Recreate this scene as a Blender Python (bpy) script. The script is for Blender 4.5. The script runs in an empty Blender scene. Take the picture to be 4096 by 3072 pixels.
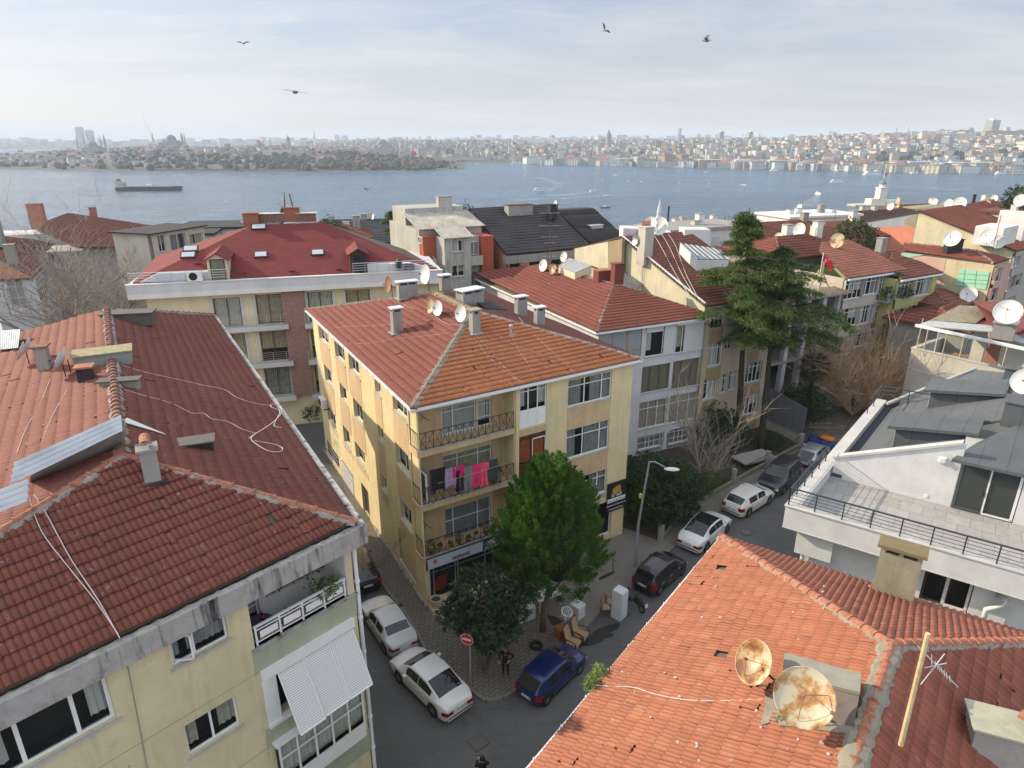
import bpy,math,random
import numpy as np
from mathutils import Vector as V,Matrix
RND=random.Random(11)
C=bpy.context.scene.collection
FPX=2666.5;TH=math.atan(980.5/FPX);CH=24.0
CAM=V((0,0,CH));CT,ST=math.cos(TH),math.sin(TH)
SEA=-46.0
SRC=dict(r1=(0,2000,1500/2212),r2=(0,1150,1400/2212),r3=(1200,1050,1400/2212),r4=(1300,2000,1400/2167),r5=(2000,2000,2096/2212),r6=(2500,800,1596/2206),s1=(0,450,1100/2212),s2=(1000,450,1100/2212),s3=(2000,450,1100/2212),s4=(3000,450,1096/2212),s5=(0,780,1100/2212),s6=(1000,780,1100/2212),s7=(2000,780,1100/2212),s8=(3000,780,1096/2212),a=(1400,2200,700/2212),b=(2050,2250,700/2212),c=(3100,1400,996/1502),d=(2450,1600,900/2133),e=(2900,2350,1196/2212),g=(900,1050,800/2212),o=(0,0,4096/2212))
def px(k,x,y):
 s=SRC[k];return(s[0]+x*s[2],s[1]+y*s[2])
def ray(p):
 u=(p[0]-2048)/FPX;v=(p[1]-1536)/FPX
 return V((u,CT-v*ST,-ST-v*CT))
def P(k,x,y,z=0.0):
 r=ray(px(k,x,y));return CAM+r*((z-CH)/r.z)
def PD(k,x,y,d):return CAM+ray(px(k,x,y))*d
def onplane(k,x,y,p0,n):
 r=ray(px(k,x,y));return CAM+r*((p0-CAM).dot(n)/r.dot(n))
def dirv(deg):return V((math.cos(math.radians(deg)),math.sin(math.radians(deg)),0))
MATS={}
class NT:
 def __init__(s,name):
  m=bpy.data.materials.new(name);m.use_nodes=True;s.m=m;s.t=m.node_tree;s.b=s.t.nodes['Principled BSDF'];s.out=s.t.nodes['Material Output']
 def n(s,ty,**kw):
  o=s.t.nodes.new(ty)
  for k,v in kw.items():
   if k.startswith('_'):setattr(o,k[1:],v)
   else:o.inputs[int(k[1:])if k[0]=='i' and k[1:].isdigit()else k.replace('__',' ')].default_value=v
  return o
 def l(s,a,b):s.t.links.new(a,b)
 def pos(s):return s.n('ShaderNodeNewGeometry').outputs['Position']
 def mp(s,src,sc,rot=(0,0,0)):
  o=s.n('ShaderNodeMapping');o.inputs['Scale'].default_value=sc;o.inputs['Rotation'].default_value=rot;s.l(src,o.inputs['Vector']);return o.outputs[0]
 def noise(s,src,scale,detail=4,rough=.55):
  o=s.n('ShaderNodeTexNoise');o.inputs['Scale'].default_value=scale;o.inputs['Detail'].default_value=detail;o.inputs['Roughness'].default_value=rough
  s.l(src,o.inputs['Vector']);return o.outputs['Fac']
 def ramp(s,src,stops):
  o=s.n('ShaderNodeValToRGB');e=o.color_ramp.elements
  while len(e)<len(stops):e.new(.5)
  for i,(p,c)in enumerate(stops):
   e[i].position=p;e[i].color=(c,c,c,1)if isinstance(c,(int,float))else(*c,1)
  s.l(src,o.inputs['Fac']);return o.outputs['Color']
 def mix(s,fac,a,b,ty='MIX'):
  o=s.n('ShaderNodeMix',_data_type='RGBA',_blend_type=ty)
  for k,v in((0,fac),(6,a),(7,b)):
   if hasattr(v,'is_linked')or hasattr(v,'links'):s.l(v,o.inputs[k])
   elif isinstance(v,(int,float)):o.inputs[k].default_value=v if k==0 else(v,v,v,1)
   else:o.inputs[k].default_value=(*v,1)
  return o.outputs[2]
 def math(s,op,a,b=None):
  o=s.n('ShaderNodeMath',_operation=op)
  for k,v in((0,a),(1,b)):
   if v is None:continue
   if hasattr(v,'links'):s.l(v,o.inputs[k])
   else:o.inputs[k].default_value=v
  return o.outputs[0]
 def bump(s,h,st=.3,dist=.02):
  o=s.n('ShaderNodeBump');o.inputs['Strength'].default_value=st;o.inputs['Distance'].default_value=dist
  s.l(h,o.inputs['Height']);s.l(o.outputs[0],s.b.inputs['Normal'])
 def col(s,v):
  if hasattr(v,'links'):s.l(v,s.b.inputs['Base Color'])
  else:s.b.inputs['Base Color'].default_value=(*v,1)
def simple(name,col,rough=.6,metal=0,var=.0,coat=0,sub=0,scale=3):
 if name in MATS:return MATS[name]
 t=NT(name);t.b.inputs['Roughness'].default_value=rough;t.b.inputs['Metallic'].default_value=metal
 if coat:t.b.inputs['Coat Weight'].default_value=coat;t.b.inputs['Coat Roughness'].default_value=.06
 if var:
  f=t.noise(t.pos(),scale,5,.65);a=tuple(c*(1-var)for c in col);b=tuple(min(1,c*(1+var))for c in col)
  t.col(t.ramp(f,[(.3,a),(.7,b)]))
 else:t.col(col)
 MATS[name]=t.m;return t.m
def plaster(name,col,stain=.25,dark=(.12,.11,.09),streak=.5,scale=.6,bump=.25):
 """painted render: broad patches, rain streaks running down, fine grain"""
 if name in MATS:return MATS[name]
 t=NT(name);p=t.pos();t.b.inputs['Roughness'].default_value=.88
 big=t.noise(p,scale,6,.6);st=t.noise(t.mp(p,(2.2,2.2,.22)),1.6,5,.6);fine=t.noise(p,38,3,.6)
 c=t.mix(t.ramp(big,[(.35,0.0),(.72,1.0)]),tuple(x*.86 for x in col),tuple(min(1,x*1.06)for x in col))
 f=t.math('MULTIPLY',t.ramp(st,[(.52,0.0),(.78,1.0)]),stain*streak*1.6)
 c=t.mix(f,c,dark)
 sp=t.math('MULTIPLY',t.ramp(t.noise(p,2.3,8,.72),[(.58,0.0),(.75,1.0)]),stain)
 c=t.mix(sp,c,tuple(x*.55 for x in col))
 ck=t.noise(p,.8,10,.65);c=t.mix(t.math('MULTIPLY',t.math('LESS_THAN',t.math('ABSOLUTE',t.math('SUBTRACT',ck,.47)),.0016),min(.5,stain)),c,dark)
 c=t.mix(t.math('MULTIPLY',t.ramp(t.noise(t.mp(p,(1,1,.7)),.45,2,.4),[(.60,0.0),(.615,1.0)]),stain*.30),c,tuple(min(1,x*1.18+.02)for x in col))
 t.col(c);t.bump(t.math('ADD',fine,t.math('MULTIPLY',big,.8)),bump,.02);MATS[name]=t.m;return t.m
def tilemat(name,cols,moss=.2,rough=.82,mossc=(.10,.09,.05),ribs=1,groove_dark=.42):
 """fired clay: each tile takes its own tone from its cell in the UV map"""
 if name in MATS:return MATS[name]
 t=NT(name);uv=t.n('ShaderNodeUVMap').outputs[0];p=t.pos();t.b.inputs['Roughness'].default_value=rough
 sep=t.n('ShaderNodeSeparateXYZ');t.l(uv,sep.inputs[0])
 fx=t.math('FLOOR',sep.outputs[0]);fy=t.math('FLOOR',sep.outputs[1])
 cb=t.n('ShaderNodeCombineXYZ');t.l(fx,cb.inputs[0]);t.l(fy,cb.inputs[1])
 w=t.n('ShaderNodeTexWhiteNoise',_noise_dimensions='2D');t.l(cb.outputs[0],w.inputs['Vector'])
 n=len(cols);c=t.ramp(w.outputs['Value'],[(i/(n-1)if n>1 else 0,x)for i,x in enumerate(cols)])
 pat=t.noise(p,.35,5,.6);c=t.mix(t.math('MULTIPLY',t.ramp(pat,[(.4,0.0),(.65,1.0)]),.35),c,t.mix(1.0,c,(.62,.55,.55),'MULTIPLY'))
 gr=t.noise(p,14,6,.7);c=t.mix(t.math('MULTIPLY',t.ramp(gr,[(.35,0.0),(.75,1.0)]),.35),c,tuple(x*.45 for x in cols[0]))
 ms=t.noise(p,1.7,9,.75);c=t.mix(t.math('MULTIPLY',t.ramp(ms,[(.56,0.0),(.68,1.0)]),moss*2),c,mossc)
 lt=t.noise(p,5.1,3,.5);c=t.mix(t.math('MULTIPLY',t.ramp(lt,[(.66,0.0),(.74,1.0)]),.35),c,(.42,.38,.33))
 fry=t.math('FRACT',sep.outputs[1]);c=t.mix(t.math('MULTIPLY',t.ramp(fry,[(.0,1.0),(.12,0.0)]),.4),c,(.05,.035,.03))  # grime and contact shade painted along each tile's lower edge
 rb=t.math('ABSOLUTE',t.math('SUBTRACT',t.math('FRACT',t.math('ADD',t.math('MULTIPLY',sep.outputs[0],float(ribs)),.5 if ribs==1 else 0.0)),.5));c=t.mix(t.math('MULTIPLY',t.math('MULTIPLY',t.ramp(rb,[(.02,1.0),(.2,0.0)]),t.ramp(t.noise(p,.9,4,.6),[(.3,.35),(.65,1.0)])),groove_dark),c,tuple(x*.3 for x in cols[0]))  # colour darkens along the valleys between ribs
 t.col(c);t.bump(gr,.35,.01);MATS[name]=t.m;return t.m
def glass(name,tint=(.5,.55,.55),amt=.5,base=(.02,.025,.03)):
 if name in MATS:return MATS[name]
 t=NT(name);t.b.inputs['Roughness'].default_value=.04;t.col(base);t.b.inputs['Specular IOR Level'].default_value=.9
 tr=t.n('ShaderNodeBsdfTransparent');tr.inputs[0].default_value=(*tint,1);mx=t.n('ShaderNodeMixShader');mx.inputs[0].default_value=1-amt
 t.bumpsrc=t.noise(t.pos(),.9,2);t.bump(t.bumpsrc,.06,.05)
 t.l(tr.outputs[0],mx.inputs[1]);t.l(t.b.outputs[0],mx.inputs[2]);t.l(mx.outputs[0],t.out.inputs['Surface']);MATS[name]=t.m;return t.m
def foliage(name,a,b,c=None,sc=.9,trans=.25):
 if name in MATS:return MATS[name]
 t=NT(name);p=t.pos();f=t.noise(p,sc,4,.6);g=t.noise(p,sc*9,2,.5)
 col=t.ramp(f,[(.3,a),(.68,b)])
 if c:col=t.mix(t.ramp(g,[(.5,0.0),(.75,1.0)]),col,c)
 t.col(col);t.b.inputs['Roughness'].default_value=.6;t.b.inputs['Specular IOR Level'].default_value=.35
 tl=t.n('ShaderNodeBsdfTranslucent');t.l(col,tl.inputs[0]);mx=t.n('ShaderNodeMixShader');mx.inputs[0].default_value=trans
 t.l(t.b.outputs[0],mx.inputs[1]);t.l(tl.outputs[0],mx.inputs[2]);t.l(mx.outputs[0],t.out.inputs['Surface']);MATS[name]=t.m;return t.m
def brickmat(name,c1,c2,mortar,scale=4.5,coord='wall',w=.5,h=.25,rot=0,ms=.02,swap=False):
 if name in MATS:return MATS[name]
 t=NT(name);p=t.pos();t.b.inputs['Roughness'].default_value=.9
 if swap:
  sp=t.n('ShaderNodeSeparateXYZ');t.l(t.mp(p,(1,1,1),(0,0,math.radians(rot))),sp.inputs[0]);cb=t.n('ShaderNodeCombineXYZ')
  t.l(sp.outputs[0],cb.inputs[0]);t.l(sp.outputs[2],cb.inputs[1]);v=cb.outputs[0]
 else:v=t.mp(p,(1,1,1),(0,0,math.radians(rot)))
 b=t.n('ShaderNodeTexBrick');t.l(v,b.inputs['Vector']);b.inputs['Scale'].default_value=scale
 for k,x in(('Color1',c1),('Color2',c2),('Mortar',mortar)):b.inputs[k].default_value=(*x,1)
 b.inputs['Mortar Size'].default_value=ms;b.inputs['Brick Width'].default_value=w;b.inputs['Row Height'].default_value=h;b.inputs['Bias'].default_value=0
 n=t.noise(p,3.0,7,.7);c=t.mix(t.math('MULTIPLY',t.ramp(n,[(.4,0.0),(.7,1.0)]),.5),b.outputs['Color'],tuple(x*.5 for x in c1))
 t.col(c);t.bump(b.outputs['Fac'],-.4,.02);MATS[name]=t.m;return t.m
WL={}
def tag(o,label=None,cat=None,group=None,kind=None):
 if label:o['label']=label
 if cat:o['category']=cat
 if group:o['group']=group
 if kind:o['kind']=kind
 return o
def thing(name,loc,label,cat,group=None,kind=None):
 o=bpy.data.objects.new(name,None);o.empty_display_size=.3;C.objects.link(o);o.location=loc;WL[o]=V(loc)
 return tag(o,label,cat,group,kind)
def link(name,me,parent=None,loc=None):
 o=bpy.data.objects.new(name,me);C.objects.link(o)
 if parent is not None:o.parent=parent;WL[o]=WL[parent].copy()
 else:WL[o]=V(loc)if loc is not None else V((0,0,0));o.location=WL[o]
 return o
class MB:
 def __init__(s):s.v=[];s.f=[];s.mi=[];s.M=None;s.k=0;s.sm=[];s.smooth=False
 def add(s,pts,faces):
  b=len(s.v)
  s.v+=[tuple(s.M@V(p))for p in pts]if s.M is not None else[tuple(p)for p in pts]
  for f in faces:s.f.append(tuple(b+i for i in f));s.mi.append(s.k);s.sm.append(s.smooth)
 def box(s,c,sz,rot=0):
  hx,hy,hz=sz[0]/2,sz[1]/2,sz[2]/2;R=Matrix.Rotation(math.radians(rot),3,'Z')if isinstance(rot,(int,float))else rot
  pts=[V(c)+R@V((x*hx,y*hy,z*hz))for z in(-1,1)for x,y in((-1,-1),(1,-1),(1,1),(-1,1))]
  s.add(pts,[(3,2,1,0),(4,5,6,7),(0,1,5,4),(1,2,6,5),(2,3,7,6),(3,0,4,7)])
 def wbox(s,w,s0,s1,z0,z1,o0,o1):
  """box in a wall's frame: along, up, outwards"""
  pts=[w.pt(a,z,o)for z in(z0,z1)for a,o in((s0,o1),(s1,o1),(s1,o0),(s0,o0))]
  s.add(pts,[(3,2,1,0),(4,5,6,7),(0,1,5,4),(1,2,6,5),(2,3,7,6),(3,0,4,7)])
 def ext(s,poly,vec):
  n=len(poly);v=V(vec);A=[V(p)for p in poly]
  nn=V((0,0,0))
  for i in range(n):nn+=A[i].cross(A[(i+1)%n])
  if nn.dot(v)>0:A.reverse()
  s.add(A+[p+v for p in A],[tuple(range(n)),tuple(range(2*n-1,n-1,-1))]+[(i,i+n,(i+1)%n+n,(i+1)%n)for i in range(n)])
 def quad(s,*p):s.add(p,[tuple(range(len(p)))])
 def cyl(s,p,q,r,r2=None,n=10,cap=True):
  p,q=V(p),V(q);r2=r if r2 is None else r2;d=(q-p)
  if d.length<1e-6:return
  d.normalize();u=d.orthogonal().normalized();w=d.cross(u);pts=[]
  for c,rr in((p,r),(q,r2)):
   pts+=[c+(u*math.cos(2*math.pi*i/n)+w*math.sin(2*math.pi*i/n))*rr for i in range(n)]
  fs=[(i,(i+1)%n,(i+1)%n+n,i+n)for i in range(n)]
  if cap:fs+=[tuple(range(n-1,-1,-1)),tuple(range(n,2*n))]
  s.add(pts,fs)
 def tube(s,pts,r,n=5):
  pts=[V(p)for p in pts];ring=[];u=None;rr=r if isinstance(r,(list,tuple))else[r]*len(pts)
  for i,p in enumerate(pts):
   d=(pts[min(i+1,len(pts)-1)]-pts[max(i-1,0)]).normalized()
   u=d.orthogonal().normalized()if u is None else(u-d*u.dot(d)).normalized()
   w=d.cross(u);ring+=[p+(u*math.cos(2*math.pi*k/n)+w*math.sin(2*math.pi*k/n))*rr[i]for k in range(n)]
  fs=[(i*n+k,i*n+(k+1)%n,(i+1)*n+(k+1)%n,(i+1)*n+k)for i in range(len(pts)-1)for k in range(n)]
  fs+=[tuple(range(n-1,-1,-1)),tuple(range((len(pts)-1)*n,len(pts)*n))]
  s.add(ring,fs)
 def lathe(s,prof,c=(0,0,0),n=16,M=None,closed=False):
  M=M or Matrix.Identity(3);c=V(c);pts=[]
  for r,z in prof:pts+=[c+M@V((r*math.cos(2*math.pi*i/n),r*math.sin(2*math.pi*i/n),z))for i in range(n)]
  m=len(prof);fs=[(j*n+i,j*n+(i+1)%n,(j+1)%m*n+(i+1)%n,(j+1)%m*n+i)for j in range(m if closed else m-1)for i in range(n)]
  s.add(pts,fs)
 def ball(s,c,r,n=10,m=6,sx=1,sy=1,sz=1,jit=0,rot=0):
  R=Matrix.Rotation(rot,3,'Z');pts=[V(c)+V((0,0,-r*sz))]
  for j in range(1,m):
   a=math.pi*j/m-math.pi/2
   for i in range(n):
    k=1+(RND.uniform(-jit,jit)if jit else 0);b=2*math.pi*i/n
    pts.append(V(c)+R@V((r*sx*math.cos(a)*math.cos(b)*k,r*sy*math.cos(a)*math.sin(b)*k,r*sz*math.sin(a)*k)))
  pts.append(V(c)+V((0,0,r*sz)));L=len(pts)-1
  fs=[(0,1+(i+1)%n,1+i)for i in range(n)]+[(L,L-n+i,L-n+(i+1)%n)for i in range(n)]
  fs+=[(1+j*n+i,1+j*n+(i+1)%n,1+(j+1)*n+(i+1)%n,1+(j+1)*n+i)for j in range(m-2)for i in range(n)]
  s.add(pts,fs)
 def build(s,name,mats,parent=None,loc=None,bevel=0,smooth=False,solid=0):
  if not isinstance(mats,(list,tuple)):mats=[mats]
  base=WL[parent]if parent is not None else(V(loc)if loc is not None else V((0,0,0)))
  me=bpy.data.meshes.new(name);me.from_pydata([(x-base.x,y-base.y,z-base.z)for x,y,z in s.v],[],s.f)
  for m in mats:me.materials.append(m)
  if len(mats)>1:me.polygons.foreach_set('material_index',s.mi)
  if smooth:me.polygons.foreach_set('use_smooth',[True]*len(s.f))
  elif any(s.sm):me.polygons.foreach_set('use_smooth',s.sm)
  me.update();o=link(name,me,parent,loc)
  if bevel:b=o.modifiers.new('b','BEVEL');b.width=bevel;b.segments=2;b.limit_method='ANGLE'
  return o
def copy_tree(o,parent=None):
 c=o.copy();C.objects.link(c);WL[c]=WL[o].copy()
 if parent is not None:c.parent=parent
 for ch in o.children:copy_tree(ch,c)
 return c
def place(o,loc,rz=0,sc=None,label=None,rot=None,tilt=None):
 o.location=loc;WL[o]=V(loc);o.rotation_euler=(0,0,math.radians(rz))if tilt is None else(math.radians(tilt[0]),math.radians(tilt[1]),math.radians(rz))
 if sc:o.scale=(sc,sc,sc)if isinstance(sc,(int,float))else sc
 if label:o['label']=label
 return o
class Wall:
 """vertical plane: o its left foot seen from outside, ang its heading"""
 def __init__(s,o,ang):s.o=V((o[0],o[1],0));s.d=dirv(ang);s.n=V((s.d.y,-s.d.x,0));s.ang=ang
 def hit(s,k,x,y):
  r=ray(px(k,x,y));p=CAM+r*((s.o-CAM).dot(s.n)/r.dot(s.n));return((p-s.o).dot(s.d),p.z)
 def pt(s,a,z,o=0):q=s.o+s.d*a+s.n*o;return V((q.x,q.y,z))
 def rect(s,k,x0,y0,x1,y1):
  a=s.hit(k,x0,y0);b=s.hit(k,x1,y1);return(a[0],b[1],b[0],a[1])
def facade(mb,w,s0,s1,z0,z1,holes,depth=.22):
 """wall sheet with real openings and their reveals"""
 H=[(max(s0+.02,h[0]),max(z0+.01,h[1]),min(s1-.02,h[2]),min(z1-.01,h[3]))for h in holes]
 H=[h for h in H if h[2]-h[0]>.05 and h[3]-h[1]>.05]
 S=sorted(set([s0,s1]+[h[0]for h in H]+[h[2]for h in H]));Zs=sorted(set([z0,z1]+[h[1]for h in H]+[h[3]for h in H]))
 for i in range(len(S)-1):
  for j in range(len(Zs)-1):
   a,b=(S[i]+S[i+1])/2,(Zs[j]+Zs[j+1])/2
   if any(h[0]<a<h[2]and h[1]<b<h[3]for h in H):continue
   mb.quad(w.pt(S[i],Zs[j]),w.pt(S[i+1],Zs[j]),w.pt(S[i+1],Zs[j+1]),w.pt(S[i],Zs[j+1]))
 for a,b,c,d in H:
  q=lambda x,z,o:w.pt(x,z,o)
  mb.quad(q(a,b,0),q(a,b,-depth),q(c,b,-depth),q(c,b,0));mb.quad(q(a,d,-depth),q(a,d,0),q(c,d,0),q(c,d,-depth))
  mb.quad(q(a,b,-depth),q(a,b,0),q(a,d,0),q(a,d,-depth));mb.quad(q(c,b,0),q(c,b,-depth),q(c,d,-depth),q(c,d,0))
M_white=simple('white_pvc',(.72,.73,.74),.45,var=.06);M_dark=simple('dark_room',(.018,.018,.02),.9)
M_curt=simple('net_curtain',(.58,.59,.57),.9,var=.15,scale=2);M_curtd=simple('shade_curtain',(.30,.31,.31),.9,var=.2)
M_glass=glass('window_glass',(.9,.93,.93),.80);M_sill=plaster('sill_stone',(.45,.44,.42),.4)
M_brown=simple('brown_frame',(.06,.028,.02),.5);M_black=simple('black_iron',(.02,.02,.022),.5);M_steel=simple('steel',(.5,.52,.54),.3,.8)
M_alu=simple('aluminium',(.55,.57,.6),.4,.5)
M_curts=[M_curt,M_curt,simple('cream_curtain',(.50,.45,.34),.9,var=.2),simple('grey_curtain',(.33,.35,.37),.9,var=.2),simple('white_blind',(.66,.67,.66),.8,var=.06)]
def window(parent,w,r,cols=(.5,),rows=(),frame=M_white,curtain=M_curt,ci=.8,sill=True,depth=.14,name='window',fw=.06,cw=.9,gl=None,lod=0):
 if curtain is M_curt:curtain=RND.choice(M_curts);ci=RND.choice([ci,ci,1,.6])if lod else ci
 s0,z0,s1,z1=r;mb=MB();o0,o1=-depth-.05,-depth
 W,Hh=s1-s0,z1-z0
 mb.wbox(w,s0+.004,s1-.004,z0+.004,z0+fw,o0,o1);mb.wbox(w,s0+.004,s1-.004,z1-fw,z1-.004,o0,o1)
 mb.wbox(w,s0+.004,s0+fw,z0+fw,z1-fw,o0,o1);mb.wbox(w,s1-fw,s1-.004,z0+fw,z1-fw,o0,o1)
 for c in cols:mb.wbox(w,s0+W*c-fw*.5,s0+W*c+fw*.5,z0+fw,z1-fw,o0,o1-.003)
 for i,q in enumerate(rows):mb.wbox(w,s0+fw,s1-fw,z0+Hh*q-fw*.4,z0+Hh*q+fw*.4,o0,o1-.006)
 f=mb.build(name,frame,parent)
 g=MB();g.quad(*[w.pt(a_,b_,o0+.03)for a_,b_ in((s0+fw*.6,z0+fw*.6),(s1-fw*.6,z0+fw*.6),(s1-fw*.6,z1-fw*.6),(s0+fw*.6,z1-fw*.6))]);g.build('pane',gl or M_glass,f)
 c=MB();c.k=1
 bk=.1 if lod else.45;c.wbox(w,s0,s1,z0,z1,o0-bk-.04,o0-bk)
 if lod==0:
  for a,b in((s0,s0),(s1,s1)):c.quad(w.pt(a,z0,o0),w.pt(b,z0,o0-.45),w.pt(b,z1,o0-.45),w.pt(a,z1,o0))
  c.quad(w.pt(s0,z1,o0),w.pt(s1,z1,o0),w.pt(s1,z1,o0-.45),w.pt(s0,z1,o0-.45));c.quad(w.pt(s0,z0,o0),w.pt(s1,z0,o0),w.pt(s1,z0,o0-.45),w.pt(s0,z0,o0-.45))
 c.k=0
 if curtain is not None:
  n=max(6,int(W*cw/.055));zb=z0+Hh*(1-ci);rr=RND.random()
  def cur(a,b):
   m=max(4,int((b-a)/.05));P_=[(a+(b-a)*i/m,o0-.06+.03*math.sin(i*1.9+rr*6))for i in range(m+1)]
   for(xa,oa),(xb,ob)in zip(P_,P_[1:]):c.quad(w.pt(xa,zb,oa),w.pt(xb,zb,ob),w.pt(xb,z1,ob),w.pt(xa,z1,oa))
  if cw>=.95:cur(s0,s1)
  else:cur(s0,s0+W*cw*rr*.9+.1);cur(min(s1-.1,s1-W*cw*(1-rr)*.9),s1)
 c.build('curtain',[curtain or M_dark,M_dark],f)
 if sill:
  m2=MB();m2.wbox(w,s0-.06,s1+.06,z0-.07,z0-.004,-depth,.07);m2.build('sill',M_sill,f)
 return f
def tiles(parent,poly,mats,eave=None,tw=.24,tl=.36,n=6,amp=.034,step=.03,thick=.16,name='roof',jit=.25,prof=1):
 """rows of separate clay tiles laid over the plane polygon; mats = [tile, under]"""
 A=[V(p)for p in poly];u=(V(eave)if eave is not None else A[1]-A[0]);u.z=0;u.normalize()
 N=(A[1]-A[0]).cross(A[2]-A[0]).normalized()
 if N.z<0:N=-N
 u=(u-N*u.dot(N)).normalized();v=N.cross(u).normalized()
 if v.z<0:v=-v;u=-u
 o=A[0];Q=np.array([((p-o).dot(u),(p-o).dot(v))for p in A]);mn,mx=Q.min(0),Q.max(0)
 ar=sum(Q[i][0]*Q[(i+1)%len(Q)][1]-Q[(i+1)%len(Q)][0]*Q[i][1]for i in range(len(Q)))
 if ar<0:Q=Q[::-1]
 nx=int(math.ceil((mx[0]-mn[0])/tw))+1;ny=int(math.ceil((mx[1]-mn[1])/tl))+1
 I,J=np.meshgrid(np.arange(nx),np.arange(ny));I=I.ravel();J=J.ravel();cx=mn[0]+(I+.5)*tw;cy=mn[1]+(J+.5)*tl
 E=[];keep=np.ones(len(I),bool)
 for i in range(len(Q)):
  a,b=Q[i],Q[(i+1)%len(Q)];d=b-a;L=math.hypot(*d)
  if L<1e-6:continue
  nn=np.array((-d[1],d[0]))/L;E.append((a,nn));keep&=((cx-a[0])*nn[0]+(cy-a[1])*nn[1])>-(abs(nn[0])*tw+abs(nn[1])*tl)*.5
 I,J,cx,cy=I[keep],J[keep],cx[keep],cy[keep];K=len(I)
 if K==0:return None
 rs=np.random.RandomState(abs(int(mn[0]*31+mx[1]*17+o.x*7))%9999);m=n+1
 if prof==1:tt=np.array([0,.14,.3,.5,.7,.86,1.0])[:m]if n==6 else np.linspace(0,1,m)
 else:tt=np.linspace(0,1,m)
 if prof==1:hh=np.sin(np.pi*tt)**1.0
 elif prof==2:hh=np.array([.9,1,.25,.15,.25,1.0,.9])[:m]if n==6 else np.abs(np.cos(np.pi*tt))
 else:hh=np.abs(np.cos(np.pi*2*tt))
 if n>=6 and K>500:gone=rs.rand(K)<.0035;I,J,cx,cy=I[~gone],J[~gone],cx[~gone],cy[~gone];K=len(I)
 dz=rs.uniform(-1,1,K)*.004*jit*4;tilt=rs.uniform(-1,1,K)*.004*jit*4;sh=rs.uniform(-1,1,K)*.012*jit*2;slip=rs.rand(K)<.014;sh=sh-slip*rs.uniform(.03,.1,K);dz=dz+slip*.02+.022*np.sin(cx*.85+1)*np.sin(cy*1.25+cx*.2)
 X=(cx-tw/2)[:,None,None]+tw*tt[None,None,:]*.995+0*np.zeros((1,3,1));X=np.broadcast_to(X,(K,3,m)).copy()
 Yb=(cy-tl/2+sh);Y=np.stack([Yb-.0,Yb-.001,Yb+tl*1.02],1)[:,:,None]+np.zeros((K,3,m))
 Hh=np.stack([np.zeros((K,m))-.02,amp*hh[None,:]+step+dz[:,None],amp*hh[None,:]*.85+dz[:,None]*0.3+tilt[:,None]],1)
 for a,nn in E:
  dd=(X-a[0])*nn[0]+(Y-a[1])*nn[1];bad=dd<0;X-=np.where(bad,dd,0)*nn[0];Y-=np.where(bad,dd,0)*nn[1]
 uN,vN,NN,oo=(np.array(q)for q in(u,v,N,o))
 W=oo+X[...,None]*uN+Y[...,None]*vN+(Hh[...,None]+.02)*NN;base=np.array(WL[parent])if parent is not None else 0
 verts=(W-base).reshape(-1,3)
 idx=np.arange(K*3*m).reshape(K,3,m);f=np.stack([idx[:,:-1,:-1],idx[:,:-1,1:],idx[:,1:,1:],idx[:,1:,:-1]],-1).reshape(-1,4)
 U=(I[:,None,None]+.04+.92*tt[None,None,:])+np.zeros((K,3,m));Vv=J[:,None,None]+np.array([.02,.03,.97])[None,:,None]+np.zeros((K,3,m))
 lo=[p-N*.02 for p in A];hi=[p-N*thick for p in A];nb=len(verts);L=len(A)
 ev=np.array([tuple(p-V(base)if parent is not None else p)for p in lo+hi]);verts=np.vstack([verts,ev])
 ext=[tuple(nb+i for i in range(L)),tuple(nb+L+i for i in range(L-1,-1,-1))]+[(nb+i,nb+L+i,nb+L+(i+1)%L,nb+(i+1)%L)for i in range(L)]
 me=bpy.data.meshes.new(name);nf=len(f);tot=nf*4+sum(len(e)for e in ext)
 me.vertices.add(len(verts));me.vertices.foreach_set('co',verts.ravel().astype(np.float32));me.loops.add(tot);me.polygons.add(nf+len(ext))
 li=np.concatenate([f.ravel()]+[np.array(e)for e in ext]);ls=np.concatenate([np.arange(nf)*4,nf*4+np.cumsum([0]+[len(e)for e in ext])[:-1]])
 me.loops.foreach_set('vertex_index',li.astype(np.int32));me.polygons.foreach_set('loop_start',ls.astype(np.int32))
 try:me.polygons.foreach_set('loop_total',np.array([4]*nf+[len(e)for e in ext],dtype=np.int32))
 except Exception:pass
 sm=np.zeros(nf+len(ext),bool);smf=np.tile(np.repeat([False,True],m-1),K);sm[:nf]=smf;me.polygons.foreach_set('use_smooth',sm)
 for q in mats:me.materials.append(q)
 mi=np.zeros(nf+len(ext),np.int32);mi[nf:]=len(mats)-1;me.polygons.foreach_set('material_index',mi);me.update(calc_edges=True)
 uvl=me.uv_layers.new(name='UVMap');uu=np.stack([U.ravel(),Vv.ravel()],1);uu=np.vstack([uu,np.zeros((2*L,2))]);uvl.data.foreach_set('uv',uu[li].ravel().astype(np.float32))
 me.validate();return link(name,me,parent)
M_mort=plaster('mortar',(.30,.285,.26),.6,scale=3)
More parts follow.
